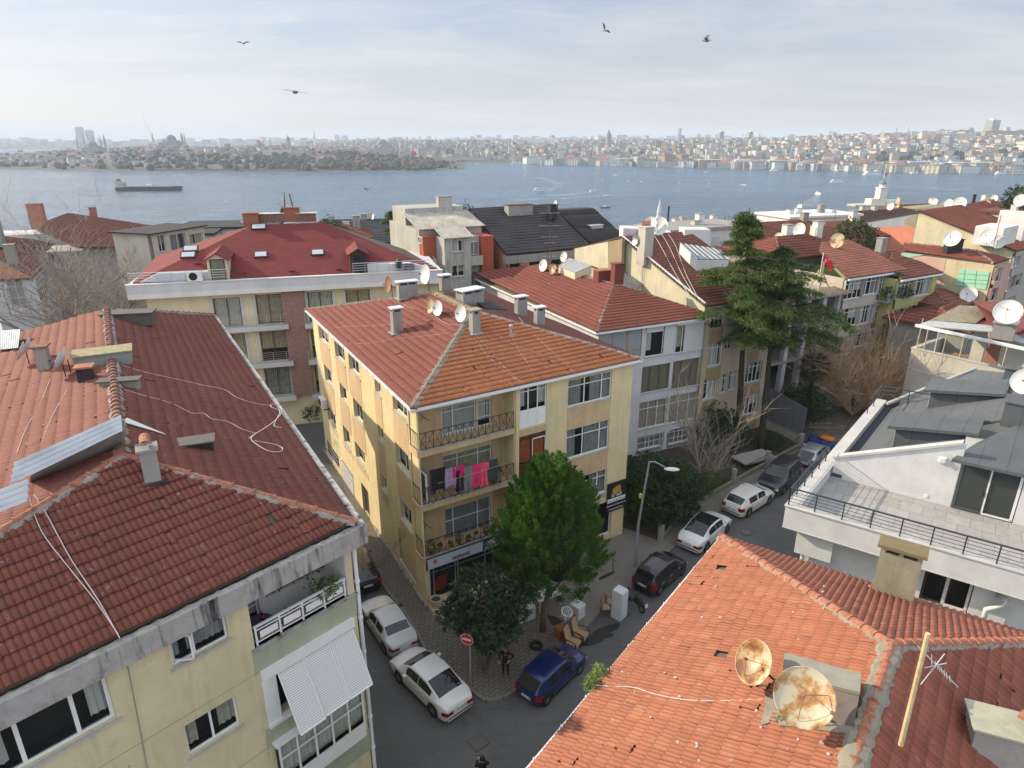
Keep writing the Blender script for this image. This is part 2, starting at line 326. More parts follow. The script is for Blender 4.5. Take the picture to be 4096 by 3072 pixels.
def ridge(parent,p,q,mat,r=.12,ln=.38,mortar=M_mort,mw=.17,name='ridge_cap',lump=1.0,sag=0):
 p,q=V(p),V(q);d=q-p;L=d.length;d.normalize();side=d.cross(V((0,0,1))).normalized();up=side.cross(d).normalized();mb=MB();n=max(1,int(L/ln));ln=L/n
 for i in range(n):
  a=p+d*(i*ln-.03);b=p+d*(i*ln+ln);j=V((RND.uniform(-.01,.01),RND.uniform(-.01,.01),RND.uniform(-.008,.012)))
  pts=[];fs=[]
  for c,rr,lift in((a,r*1.12,.02),(a+d*.05,r*1.12,.02),(a+d*.055,r*1.0,.0),(b,r*.92,-.0)):
   pts+=[c+j+side*math.cos(t)*rr+up*(math.sin(t)*rr*.9+lift)for t in[math.pi*k/7 for k in range(8)]]
  fs=[(z*8+k,z*8+k+1,z*8+9+k,z*8+8+k)for z in range(3)for k in range(7)]+[tuple(range(8))]
  mb.smooth=False;mb.add(pts,[tuple(reversed(f))for f in fs])
 if mortar is not None:
  mb.k=1;m=max(2,int(L/.12));rows=[]
  for i in range(m+1):
   c=p+d*(L*i/m);w1=mw*(1+lump*RND.uniform(-.35,.45));w2=mw*(1+lump*RND.uniform(-.35,.45));h=.06+RND.uniform(-.02,.035)*lump
   rows.append([c-side*w1-up*.07,c-side*w1*.75+up*h*.6,c+up*.1,c+side*w2*.75+up*h*.6,c+side*w2-up*.07])
  pts=[x for r_ in rows for x in r_];mb.add(pts,[(i*5+k,i*5+k+1,i*5+6+k,i*5+5+k)for i in range(m)for k in range(4)])
 return mb.build(name,[mat,mortar or mat],parent)
sc=bpy.context.scene
cam=bpy.data.cameras.new('camera');co=bpy.data.objects.new('camera',cam);C.objects.link(co);co.location=CAM
co.rotation_euler=(math.pi/2-TH,0,0);cam.sensor_width=36;cam.lens=36*FPX/4096;cam.clip_start=.1;cam.clip_end=60000;sc.camera=co
sc.view_settings.view_transform='Standard';sc.view_settings.look='None';sc.view_settings.exposure=.36;sc.view_settings.gamma=1
sc.cycles.max_bounces=6;sc.cycles.diffuse_bounces=3;sc.cycles.glossy_bounces=2;sc.cycles.transparent_max_bounces=10;sc.cycles.volume_bounces=1;sc.cycles.transmission_bounces=2
sc.cycles.use_denoising=True;sc.cycles.sample_clamp_indirect=4;sc.cycles.caustics_reflective=False;sc.cycles.caustics_refractive=False
SAZ,SEL=math.radians(161.0),math.radians(25.5)
SD=V((math.cos(SAZ)*math.cos(SEL),math.sin(SAZ)*math.cos(SEL),math.sin(SEL)))
sl=bpy.data.lights.new('sun','SUN');sl.energy=4.7;sl.angle=math.radians(.6);sl.color=(1,.84,.62);so=bpy.data.objects.new('sun',sl);C.objects.link(so)
so.rotation_euler=(-SD).to_track_quat('-Z','Y').to_euler()
wd=bpy.data.worlds.new('World');sc.world=wd;wd.use_nodes=True;nt=wd.node_tree;bg=nt.nodes['Background'];bg.inputs[1].default_value=.13
sky=nt.nodes.new('ShaderNodeTexSky');sky.sky_type='NISHITA';sky.sun_disc=False;sky.sun_elevation=SEL;sky.sun_rotation=math.atan2(SD.x,SD.y)
sky.altitude=50;sky.air_density=1.0;sky.dust_density=1.6;sky.ozone_density=1.6
def W_(ty,**k):
 o=nt.nodes.new(ty)
 for a,b in k.items():setattr(o,a,b)
 return o
tc=W_('ShaderNodeTexCoord');sep=W_('ShaderNodeSeparateXYZ');nt.links.new(tc.outputs['Generated'],sep.inputs[0])
def wm(op,a,b):
 o=W_('ShaderNodeMath',operation=op)
 for i,x in enumerate((a,b)):
  if hasattr(x,'links'):nt.links.new(x,o.inputs[i])
  else:o.inputs[i].default_value=x
 return o.outputs[0]
zz=wm('MAXIMUM',wm('ADD',sep.outputs[2],.10),.02);cb=W_('ShaderNodeCombineXYZ');nt.links.new(wm('DIVIDE',sep.outputs[0],zz),cb.inputs[0]);nt.links.new(wm('DIVIDE',sep.outputs[1],zz),cb.inputs[1])
def cloud(scale,lo,hi,seed,st=(1,1,1),rot=0):
 mp=W_('ShaderNodeMapping');nt.links.new(cb.outputs[0],mp.inputs[0]);mp.inputs['Scale'].default_value=st;mp.inputs['Location'].default_value=(seed,seed*.7,0);mp.inputs['Rotation'].default_value=(0,0,rot)
 n=W_('ShaderNodeTexNoise');n.inputs['Scale'].default_value=scale;n.inputs['Detail'].default_value=9;n.inputs['Roughness'].default_value=.62;n.inputs['Distortion'].default_value=.4
 nt.links.new(mp.outputs[0],n.inputs['Vector']);r=W_('ShaderNodeMapRange');r.inputs[1].default_value=lo;r.inputs[2].default_value=hi;nt.links.new(n.outputs['Fac'],r.inputs[0]);return r.outputs[0]
c1=cloud(.5,.40,.70,3.1,(1,1.6,1),.3);c2=cloud(1.7,.54,.80,8.3,(1,2.2,1),.2)
left=W_('ShaderNodeMapRange');left.inputs[1].default_value=.55;left.inputs[2].default_value=-.75;nt.links.new(sep.outputs[0],left.inputs[0])
cf=wm('ADD',wm('MULTIPLY',c1,.75),wm('MULTIPLY',c2,wm('ADD',wm('MULTIPLY',left.outputs[0],.8),.12)))
mx=W_('ShaderNodeMix',data_type='RGBA');gr=W_('ShaderNodeValToRGB');el=gr.color_ramp.elements;nt.links.new(sep.outputs[2],gr.inputs[0])
el[0].position=0;el[0].color=(4.5,4.35,4.1,1);el[1].position=.22;el[1].color=(2.3,2.95,4.0,1);e=el.new(.05);e.color=(3.8,4.0,4.3,1)
m0=W_('ShaderNodeMix',data_type='RGBA');m0.inputs[0].default_value=.82;nt.links.new(sky.outputs[0],m0.inputs[6]);nt.links.new(gr.outputs[0],m0.inputs[7])
nt.links.new(wm('MINIMUM',wm('MULTIPLY',cf,.85),.9),mx.inputs[0]);nt.links.new(m0.outputs[2],mx.inputs[6]);mx.inputs[7].default_value=(4.9,4.95,5.05,1)
def rng(src,a,b,c,d):
 o=W_('ShaderNodeMapRange');o.interpolation_type='SMOOTHSTEP'
 for i,v in enumerate((a,b,c,d)):o.inputs[i+1].default_value=v
 nt.links.new(src,o.inputs[0]);return o.outputs[0]
k=wm('MULTIPLY',rng(sep.outputs[2],.2,.6,1.0,1.65),rng(sep.outputs[1],.1,-.5,1.0,1.5));sc_=W_('ShaderNodeVectorMath',operation='SCALE');tn=W_('ShaderNodeMix',data_type='RGBA',blend_type='MULTIPLY');nt.links.new(rng(sep.outputs[2],.15,.5,0.0,1.0),tn.inputs[0]);nt.links.new(mx.outputs[2],tn.inputs[6]);tn.inputs[7].default_value=(1.12,1,.86,1);nt.links.new(tn.outputs[2],sc_.inputs[0]);k=wm('MULTIPLY',k,rng(sep.outputs[0],.25,-.7,1.0,1.17));nt.links.new(k,sc_.inputs[3]);nt.links.new(sc_.outputs[0],bg.inputs[0])  # sky overhead and behind the camera brightened as added fill for shaded walls
hm=bpy.data.materials.new('haze');hm.use_nodes=True;ht=hm.node_tree;ht.nodes.remove(ht.nodes['Principled BSDF']);pv=ht.nodes.new('ShaderNodeVolumePrincipled')
pv.inputs['Density'].default_value=1.15e-4;pv.inputs['Color'].default_value=(.72,.84,1,1);pv.inputs['Anisotropy'].default_value=.0;ht.links.new(pv.outputs[0],ht.nodes['Material Output'].inputs['Volume'])
mb=MB();mb.box((0,6500,35),(26000,14000,210));hb=mb.build('haze',hm);tag(hb,'pale blue air over the strait and the far city',kind='stuff')
t=NT('sea_water');p=t.pos();t.col((.035,.085,.135));t.b.inputs['Roughness'].default_value=.22;t.b.inputs['Specular IOR Level'].default_value=.5
h=t.math('ADD',t.noise(t.mp(p,(1,1.7,1)),.035,8,.68),t.math('MULTIPLY',t.noise(t.mp(p,(1,2.4,1),(0,0,.3)),.22,5,.7),.42))
t.bump(h,1.0,8)
cur=t.ramp(t.noise(t.mp(p,(.35,2.2,1),(0,0,.12)),.006,6,.6),[(.42,0.0),(.62,1.0)]);t.col(t.mix(cur,(.022,.085,.17),(.045,.13,.23)))
rip=t.ramp(t.noise(t.mp(p,(.45,2.6,1),(0,0,.06)),.045,7,.72),[(.40,0.0),(.66,1.0)]);t.col(t.mix(t.math('MULTIPLY',rip,.55),t.mix(cur,(.020,.075,.15),(.045,.13,.23)),(.09,.18,.27)));t.l(t.math('ADD',t.math('MULTIPLY',rip,.16),.15),t.b.inputs['Roughness'])
mb=MB();mb.quad((-12500,330,SEA),(12500,330,SEA),(12500,13000,SEA),(-12500,13000,SEA));tag(mb.build('sea',t.m),kind='structure')
t=NT('hill_soil');p=t.pos();t.col(t.ramp(t.noise(p,.25,8,.7),[(.3,(.07,.06,.045)),(.55,(.11,.10,.07)),(.75,(.07,.085,.04))]));t.b.inputs['Roughness'].default_value=.95;t.bump(t.noise(p,4,5),.5,.05)
def hill_z(y):
 k=max(0,min(1,(y-150)/230));return-46.6*(k*k*(3-2*k))-.02
mb=MB();xs=[-420,-120,-60,-30,0,30,60,120,420];ys=[-40,0,50,100]+list(range(150,400,16));b=[]
for y in ys:
 for x in xs:b.append((x,y,hill_z(y)))
mb.add(b,[(j*9+i,j*9+i+1,(j+1)*9+i+1,(j+1)*9+i)for j in range(len(ys)-1)for i in range(8)]);tag(mb.build('ground',t.m),kind='structure')
def u_of(ox):return(ox-1106)/1440.0/1.0
def dist_for(oy):
 r=ray(px('o',1106,oy));return r.y*(SEA-CH)/r.z
def azi(ox,oy=355):r=ray(px('o',ox,oy));return r.x/r.y
def lerp_tab(tab,x):
 if x<=tab[0][0]:return tab[0][1]
 for(a,b),(c,d)in zip(tab,tab[1:]):
  if x<=c:return b+(d-b)*(x-a)/(c-a)
 return tab[-1][1]
def snoise(x,y):return.5*math.sin(x*1.3+1.7*math.sin(y*.9))+.3*math.sin(y*2.1+x*.7+2)+.2*math.sin(x*3.7-y*2.9)
t=NT('far_land');p=t.pos();t.col(t.ramp(t.noise(p,.03,8,.7),[(.32,(.045,.045,.03)),(.5,(.09,.08,.06)),(.62,(.05,.06,.035)),(.75,(.16,.15,.13))]));t.b.inputs['Roughness'].default_value=1
FARLAND=t.m
def land(name,shore,hts,depth,xr,n=90,m=26,wob=4):
 """shore: px column -> waterline row; hts: px column -> crest height above sea"""
 pts=[];cols=[xr[0]+(xr[1]-xr[0])*i/n for i in range(n+1)]
 def hz_(ox,k):
  a=lerp_tab(hts,ox);s=min(1,k*1.0)
  edge=min(1,(ox-xr[0])/30.0 if xr[0]>-200 else 1,(xr[1]-ox)/25.0 if xr[1]<2400 else 1);edge=max(0,edge)
  return SEA-.5+1.8*min(1,k*30)+(a*(s**.75)*(1-.15*max(0,k-.8)*5)+wob*snoise(ox*.02,k*7)*min(1,k*6))*edge**.6
 for i,ox in enumerate(cols):
  D=dist_for(lerp_tab(shore,ox));az=azi(ox)
  for j in range(m+1):
   k=j/m;y=D+depth*k**1.2;z=hz_(ox,k);pts.append((az*y,y,z if j else SEA-.6))
 mb=MB();mb.smooth=True;mb.add(pts,[(i*(m+1)+j,(i+1)*(m+1)+j,(i+1)*(m+1)+j+1,i*(m+1)+j+1)for i in range(n)for j in range(m)])
 tag(mb.build(name,FARLAND),kind='structure')
 def at(ox,k):D=dist_for(lerp_tab(shore,ox));y=D+depth*k**1.2;return V((azi(ox)*y,y,hz_(ox,k)))
 return at
pen=land('peninsula',[(-150,368),(0,366),(330,372),(620,373),(880,371),(1003,366)],[(-150,10),(60,16),(180,30),(330,40),(600,43),(760,40),(860,22),(930,9),(1003,2)],900,(-150,1003))
back=land('old_city_hills',[(640,340),(900,350),(1010,351),(1130,353)],[(640,50),(800,55),(950,60),(1130,58)],2300,(640,1160))
gal=land('far_hillside',[(1125,354),(1200,356),(1300,358),(1500,362),(1800,369),(2020,374),(2350,378)],[(1125,40),(1240,52),(1500,62),(1750,70),(1900,84),(2212,96),(2350,96)],1500,(1125,2350))
far=land('distant_hills',[(-200,323),(60,322),(400,321),(2350,321)],[(-200,40),(300,44),(700,60),(1200,85),(1700,95),(2350,110)],2500,(-201,2401),wob=14)
def winmat(name,wall,win,su=3.2,sv=3.0,var=.12):
 t=NT(name);t.b.inputs['Roughness'].default_value=.85;ge=t.n('ShaderNodeNewGeometry');s1=t.n('ShaderNodeSeparateXYZ');t.l(ge.outputs['Position'],s1.inputs[0]);s2=t.n('ShaderNodeSeparateXYZ');t.l(ge.outputs['Normal'],s2.inputs[0])
 h=t.math('ADD',t.math('MULTIPLY',s1.outputs[0],t.math('ABSOLUTE',s2.outputs[1])),t.math('MULTIPLY',s1.outputs[1],t.math('ABSOLUTE',s2.outputs[0])))
 a=t.math('FRACT',t.math('DIVIDE',h,su));b=t.math('FRACT',t.math('DIVIDE',s1.outputs[2],sv))
 m=t.math('MULTIPLY',t.math('GREATER_THAN',a,.45),t.math('GREATER_THAN',b,.42));m=t.math('MULTIPLY',m,t.math('LESS_THAN',t.math('ABSOLUTE',s2.outputs[2]),.5))
 wn=t.n('ShaderNodeTexWhiteNoise',_noise_dimensions='2D');oi=t.n('ShaderNodeObjectInfo');
 c=t.mix(t.math('MULTIPLY',oi.outputs['Random'],1.0),tuple(x*(1-var)for x in wall),tuple(min(1,x*(1+var))for x in wall))
 t.col(t.mix(t.math('MULTIPLY',m,.85),c,win));MATS[name]=t.m;return t.m
FC=[winmat('far_wall_%s'%n,c,(.05,.055,.07))for n,c in(('cream',(.62,.56,.42)),('white',(.66,.66,.64)),('grey',(.33,.34,.36)),('tan',(.42,.32,.21)),('rose',(.45,.26,.2)),('stone',(.5,.47,.4)))]
FROOF=simple('far_roof_clay',(.24,.13,.10),.9);FGREY=simple('far_roof_grey',(.24,.24,.25),.9);FST=simple('far_stone',(.30,.29,.28),.9);FLEAD=simple('far_lead',(.16,.18,.21),.7);FWH=simple('far_white',(.75,.75,.73),.7)
def house_geo(mb,c,w,d,h,rot,roof,wk,rk):
 mb.k=wk;mb.box((c[0],c[1],c[2]+h/2-4),(w,d,h+8),rot);mb.k=rk
 if roof==0:mb.box((c[0],c[1],c[2]+h+.3),(w+.6,d+.6,.6),rot)
 else:
  R=Matrix.Rotation(math.radians(rot),3,'Z');q=lambda x,y,z:V(c)+R@V((x,y,0))+V((0,0,h+z));rh=min(w,d)*.28
  mb.add([q(-w/2-.4,-d/2-.4,0),q(w/2+.4,-d/2-.4,0),q(w/2+.4,d/2+.4,0),q(-w/2-.4,d/2+.4,0),q(-w*.2,0,rh),q(w*.2,0,rh)],[(0,1,5,4),(1,2,5),(2,3,4,5),(3,0,4)])
rr=random.Random(5);spots=[]
def scatter(at,n,x0,x1,k0,k1,szx,hx,pal,roofp,kb=1.0,tall=.03):
 for _ in range(n):
  ox=rr.uniform(x0,x1);k=k0+(k1-k0)*rr.random()**kb;c=at(ox,k);w=rr.uniform(*szx);d=rr.uniform(*szx);h=rr.uniform(*hx)*(1.8 if rr.random()<tall else 1)
  spots.append((c,w,d,h,rr.choice([8,-12,25,-30,0,40])+rr.uniform(-6,6),1 if rr.random()<roofp else 0,rr.choice(pal)))
scatter(gal,1500,1130,2345,.03,1.0,(11,24),(9,19),[0,0,1,1,1,2,2,3,5,5],.14,.9)
scatter(gal,260,1135,2345,.004,.05,(20,42),(9,15),[1,1,5,5,0,2,3],.15)
scatter(gal,420,1900,2345,.2,1.0,(13,26),(12,24),[0,0,1,1,2,5],.2)
scatter(back,420,650,1140,.02,1.0,(10,22),(8,15),[0,1,2,3,2,5],.3,.8)
scatter(pen,300,-100,330,.06,.98,(9,18),(6,11),[0,1,2,3,2,5],.35,.8)
scatter(pen,300,330,800,.50,1.0,(9,20),(6,11),[1,2,3,5],.3)
scatter(pen,60,250,800,.08,.6,(8,18),(4,7),[1,3,5,5],.35)
scatter(far,520,-180,2390,.05,1.0,(22,70),(10,34),[1,1,2,5],.0,.8,.08)
def ssz(s):return-(s[1]*s[3])/(s[0].y**2)
spots.sort(key=ssz);big,small=spots[:270],spots[270:]
protos={}
LBL={0:'cream',1:'white',2:'grey',3:'tan',4:'rose red',5:'stone coloured'}
for c,w,d,h,r,rf,wk in big:
 key=(wk,rf)
 if key not in protos:
  mb=MB();mb.k=0;mb.box((0,0,.5),(1,1,1));mb.k=1
  if rf==0:mb.box((0,0,1.02),(1.03,1.03,.04))
  else:mb.add([(-.53,-.53,1),(.53,-.53,1),(.53,.53,1),(-.53,.53,1),(-.22,0,1.3),(.22,0,1.3)],[(0,1,5,4),(1,2,5),(2,3,4,5),(3,0,4)])
  o=mb.build('city_house',[FC[wk],FROOF if rf else FGREY]);protos[key]=o.data
 else:o=link('city_house',protos[key])
 o.location=(c.x,c.y,c.z-5);o.scale=(w,d,h+5);o.rotation_euler=(0,0,math.radians(r));WL[o]=V(o.location)
 side='on the hillside across the strait' if c.x>-40 else 'on the wooded peninsula across the water'
 tag(o,'small %s city building with %s %s'%(LBL[wk],'red tiled roof' if rf else 'flat roof',side),'building','far city buildings: %s %s %s'%(LBL[wk],'tiled' if rf else 'flat','right' if c.x>-40 else 'left'))
mb=MB()
for c,w,d,h,r,rf,wk in small:house_geo(mb,c,w,d,h,r,rf,wk,6 if rf else 7)
tag(mb.build('far_city',FC+[FROOF,FGREY]),'mass of small buildings covering the hills across the water','city',kind='stuff')
FT=[simple('far_tree_dark',(.035,.045,.03),.95),simple('far_tree_brown',(.085,.065,.05),.95),simple('far_tree_green',(.05,.075,.035),.95)]
mb=MB()
def clumps(at,n,x0,x1,k0,k1,r,ks,sz=1.0):
 for _ in range(n):
  c=at(rr.uniform(x0,x1),k0+(k1-k0)*rr.random());R=rr.uniform(*r);mb.k=rr.choice(ks)
  mb.ball((c.x,c.y,c.z+R*.5*sz),R,6,4,1,1,sz*rr.uniform(.7,1.2),.22,rr.random()*3)
clumps(pen,600,240,930,.03,.72,(4,8.5),[0,0,1,1,2]);clumps(pen,220,560,960,.05,.5,(5,10),[1,1,1,0]);clumps(pen,200,-100,300,.03,.9,(4,8),[0,1]);clumps(gal,420,1135,2345,.05,.9,(5,10),[0,0,2])
clumps(gal,170,1900,2300,.1,.5,(6,12),[0,0,2]);clumps(back,90,650,1140,.1,.9,(6,12),[0,1]);clumps(pen,60,830,985,.03,.4,(3,6),[1,2])
tag(mb.build('far_woods',FT),'dark and brown woods on the peninsula and far hillside','trees',kind='stuff')
def strip(at,x0,x1,k,h,w,mat,name,lab,cat,n=14,dz=0):
 mb=MB();pts=[at(x0+(x1-x0)*i/n,k)for i in range(n+1)]
 for a,b in zip(pts,pts[1:]):
  z0=SEA-.3+dz;d=(b-a).normalized();mb.ext([V((a.x,a.y,z0)),V((b.x,b.y,z0)),V((b.x,b.y+w,z0)),V((a.x,a.y+w,z0))],(0,0,h))
 tag(mb.build(name,mat),lab,cat)
strip(gal,1400,2345,.0,2.2,14,FWH,'quay','long pale quay along the far right shore','quay',40)
strip(pen,-140,990,.0,1.6,10,FST,'sea_wall','low grey sea wall round the peninsula shore','wall',50)
strip(pen,330,640,.03,7,3,simple('old_wall',(.22,.18,.14),.95),'city_wall','old brown fortification wall above the peninsula shore','wall',20)
tb=MB();
for ox,w,lab in((1350,60,0),(1440,44,1)):pass
def minaret(mb,x,y,z,h,r=1.6):
 mb.cyl((x,y,z),(x,y,z+h*.72),r,r*.85,8);mb.cyl((x,y,z+h*.55),(x,y,z+h*.58),r*1.6,r*1.6,8);mb.cyl((x,y,z+h*.72),(x,y,z+h),r*.95,.05,8)
def mosque(ox,k,at,s,mins,label,mh=None,name='mosque',colr=FST):
 c=at(ox,k);z=c.z;t=thing(name,(c.x,c.y,z),label,'mosque');mb=MB()
 mb.box((c.x,c.y,z+s*.22),(s*1.5,s*1.3,s*.55+4));mb.box((c.x,c.y,z+s*.55),(s*1.05,s*.95,s*.3));mb.build('hall',colr,t)
 d=MB();d.smooth=True
 d.lathe([(s*.42*math.cos(a),z*0+s*.42*math.sin(a))for a in[i*math.pi/14 for i in range(8)]],(c.x,c.y,z+s*.7),16)
 for dx,dy in((-.4,-.3),(.4,-.3),(0,-.45)):d.lathe([(s*.24*math.cos(a),s*.24*math.sin(a))for a in[i*math.pi/12 for i in range(7)]],(c.x+dx*s,c.y+dy*s,z+s*.52),12)
 d.smooth=False;d.cyl((c.x,c.y,z+s*1.1),(c.x,c.y,z+s*1.3),.25,.1,5);d.build('dome',FLEAD,t)
 for dx,dy in mins:
  m=MB();minaret(m,c.x+dx*s,c.y+dy*s,z-2,mh or s*2.0,max(1.5,s*.055));m.build('minaret',colr,t)
mosque(208,.72,pen,34,[(-1.05,-.5),(-.35,.9),(.05,1.3),(1.0,.4),(-.62,-.2),(1.5,-.6)],'large domed mosque with six minarets at the left of the peninsula',62)
mosque(378,.86,pen,40,[(-1.1,-.7),(.75,.8),(1.2,-.7),(.4,1.2)],'broad grey domed mosque left of the tall crane on the peninsula',56)
mosque(566,.93,pen,22,[(-.5,.3),(.5,.3),(1.6,.3)],'small domed mosque in the middle of the peninsula skyline',34)
mosque(828,.12,back,50,[(-.35,.7),(.85,.2),(.5,.9),(1.4,.6)],'big domed mosque right of the slender tower on the old city hill',70)
mosque(925,.2,back,40,[(-.1,.8),(.75,.3)],'pale domed mosque with two minarets beyond the peninsula tip',62)
mosque(857,.01,back,16,[(.6,.1)],'little shore mosque with one white minaret behind the peninsula tip',36,colr=FWH)
mosque(1432,.02,gal,15,[(.9,-.2)],'small white mosque on the quay of the far hillside',30,colr=FWH)
mosque(1892,.02,gal,13,[(-.9,0)],'small grey domed mosque near the right end of the far quay',26)
mosque(1935,.62,gal,24,[(-.8,0),(.9,0)],'hilltop mosque with twin minarets left of the green high rise',58)
def tower(ox,k,at,w,h,label,kind='slab',mat=None,roof=None,name='high_rise',d=None):
 c=at(ox,k);t=thing(name,(c.x,c.y,c.z),label,'tower');mb=MB()
 if kind=='slab':mb.box((c.x,c.y,c.z+h/2-5),(w,d or w,h+10),12);mb.build('shaft',mat or FC[2],t);m=MB();m.box((c.x,c.y,c.z+h+3.0),(w*.5,w*.5,6),12);m.build('roof_block',roof or FWH,t)
 elif kind=='round':
  mb.cyl((c.x,c.y,c.z-5),(c.x,c.y,c.z+h*.66),w/2,w*.46,16);mb.cyl((c.x,c.y,c.z+h*.66),(c.x,c.y,c.z+h*.74),w*.55,w*.5,16);mb.build('shaft',mat or FST,t)
  m=MB();m.cyl((c.x,c.y,c.z+h*.74),(c.x,c.y,c.z+h),w*.48,.1,16);m.build('roof',roof or FLEAD,t)
 else:minaret(mb,c.x,c.y,c.z-3,h,w/2);mb.build('shaft',mat or FST,t)
GR=winmat('green_glass_tower',(.30,.33,.30),(.05,.09,.08),4,3.4)
tower(2124,.66,gal,30,62,'tall green glass high rise with pale top on the right skyline',mat=GR)
tower(1312,.36,gal,18,74,'round stone tower with conical roof above the far quay','round',name='round_tower',mat=simple('tower_stone',(.34,.29,.24),.9))
tower(1551,.9,gal,19,42,'dark twin peaked high rise left of the middle skyline');tower(1613,.98,gal,17,44,'slim dark glass high rise with square top on the skyline',mat=GR)
tower(1462,.5,far,30,110,'very thin hazy high rise on the distant hills right of centre',mat=FC[2]);tower(187,.4,far,50,150,'taller of the two hazy blue high rises on the left skyline',mat=FC[2]);tower(207,.42,far,55,118,'shorter hazy blue high rise on the left skyline',mat=FC[2],d=40)
tower(684,.97,pen,9,76,'slender pale fire watch tower standing above the peninsula roofs','min',name='watch_tower',mat=FWH)
tower(628,.78,pen,12,44,'square palace tower with pointed roof on the peninsula','round',name='palace_tower')
tower(572,.74,pen,6,14,'short palace chimney tower beside the domed kitchens','round',name='kitchen_tower')
def longb(ox,k,at,w,d,h,rot,mat,label,roof=FGREY,name='long_building',dz=0):
 c=at(ox,k);t=thing(name,(c.x,c.y,c.z),label,'building');mb=MB();mb.box((c.x,c.y,c.z+h/2-3+dz),(w,d,h+6),rot);mb.build('wall',mat,t)
 m=MB();m.box((c.x,c.y,c.z+h+.5+dz),(w+1,d+1,1),rot);m.build('roof',roof,t)
longb(545,.55,pen,150,20,9,2,FC[5],'long pale palace kitchens with many small chimneys on the ridge',FLEAD);longb(605,.5,pen,80,30,16,-4,FC[1],'white palace wing right of the kitchens');longb(650,.46,pen,60,24,12,4,FC[5],'stone palace pavilion at the right end of the ridge')
longb(700,.35,pen,60,30,10,0,FC[1],'pale low hall among the trees above the peninsula tip',FROOF)
longb(2030,.52,gal,150,34,26,-8,FC[0],'long cream hotel block below the green high rise',FWH);longb(2165,.6,gal,150,30,30,-14,FC[3],'long tan block at the right edge of the hilltop')
for i,(ox,w,mt,lb)in enumerate(((1360,70,1,'white quayside block with flat roof'),(1420,110,5,'long stone customs hall on the quay'),(1560,120,3,'brown cruise terminal block on the quay'),(1640,120,1,'white cruise terminal shed on the quay'),(1700,90,2,'grey quay building with dark windows'),(1820,100,0,'cream palace school on the water'),(1870,110,5,'second palace school on the water with red roof'),(1995,70,2,'grey glass office block on the right shore'),(2090,80,3,'brown seaside palace on the right shore'))):
 longb(ox,.03,gal,w,24,14,-6,FC[mt],lb,FROOF if mt in(0,5)else FWH)
c=pen(340,.8);t=thing('tower_crane',c,'very tall thin crane leaning over the peninsula','crane');m=MB();m.cyl(c,c+V((-4,0,40)),1.3,1.2,5);m.build('mast',FWH,t);m=MB();m.cyl(c+V((-4,0,40)),c+V((-22,0,112)),1.1,.5,5);m.build('jib',FWH,t)
RED=simple('flag_red',(.62,.02,.03),.7)
def flag(loc,h,w,label,lean=.0,s=1):
 loc=V(loc);t=thing('flag',loc,label,'flag');m=MB();m.cyl(loc,loc+V((0,0,h)),.012*h*.6+.01,None,6);m.build('pole',FWH,t)
 m=MB();n=8;g=[]
 for i in range(n+1):
  x=w*i/n;g+=[loc+V((x,.08*w*math.sin(i*1.3),h-w*.08-x*lean)),loc+V((x,.08*w*math.sin(i*1.3+.5),h-w*.72-x*lean*1.2))]
 m.add(g,[(2*i,2*i+1,2*i+3,2*i+2)for i in range(n)]);o=m.build('cloth',RED,t);sm_=o.modifiers.new('s','SOLIDIFY');sm_.thickness=max(.006,w*.006)
 m=MB();cx=loc+V((w*.36,.02,h-w*.38-w*.36*lean));
 for off in(-1,1):
  for k in range(7):
   a,b=math.radians(50+k*260/7),math.radians(50+(k+1)*260/7);R1,R2,e=w*.15,w*.115,w*.035;f=lambda R,a,e:cx+V((R*math.cos(a)+e,off*w*.1,R*math.sin(a)))
   m.quad(f(R1,a,0),f(R1,b,0),f(R2,b,e),f(R2,a,e))
  for k in range(5):
   a=math.radians(90+72*k);q=cx+V((w*.19,off*w*.1,0));m.quad(q,q+V((math.cos(a-.6)*w*.025,0,math.sin(a-.6)*w*.025)),q+V((math.cos(a)*w*.06,0,math.sin(a)*w*.06)),q+V((math.cos(a+.6)*w*.025,0,math.sin(a+.6)*w*.025)))
 m.build('emblem',FWH,t);return t
flag(pen(888,.12)+V((0,0,0)),40,13,'big red crescent flag at the tip of the peninsula');flag(back(1190,.9)+V((0,0,-10)),104,20,'huge red flag flying above the middle of the skyline',.5);flag(pen(560,.9),30,11,'small red flag over the palace on the peninsula')
def bridge(x0,x1,oy,z,h,label,piers=9,name='bridge',mat=FST,cables=False):
 D=dist_for(oy);a=V((azi(x0)*D,D,SEA+z));b=V((azi(x1)*D,D+10,SEA+z));t=thing(name,a,label,'bridge');m=MB();m.ext([a,b,b+V((0,16,0)),a+V((0,16,0))],(0,0,h));m.build('deck',mat,t)
 for i in range(piers):q=a+(b-a)*((i+.5)/piers);m=MB();m.box((q.x,q.y+8,SEA+z/2),(5,12,z+1));m.build('pier',mat,t)
 if cables:
  for f in(.42,.62):q=a+(b-a)*f;m=MB();m.cyl((q.x,q.y,SEA),(q.x,q.y,SEA+66),2.2,.6,6);m.build('pylon',FWH,t)
bridge(985,1135,350.5,4,5,'low dark road bridge across the inlet',9);bridge(1015,1150,345.8,14,3.5,'pale metro bridge with pylons behind the road bridge',6,cables=True)
T_RED=tilemat('clay_red_dark',[(.18,.055,.038),(.215,.066,.043),(.23,.072,.047),(.20,.058,.043)],.16)
T_CRED=tilemat('clay_red',[(.21,.060,.045),(.24,.068,.05),(.22,.062,.045),(.26,.078,.055)],.16)
T_LFT=tilemat('clay_red_left',[(.22,.07,.05),(.245,.08,.055),(.21,.062,.045)],.2)
T_ORG=tilemat('clay_orange',[(.46,.17,.075),(.52,.20,.085),(.43,.145,.065),(.48,.18,.08)],.12)
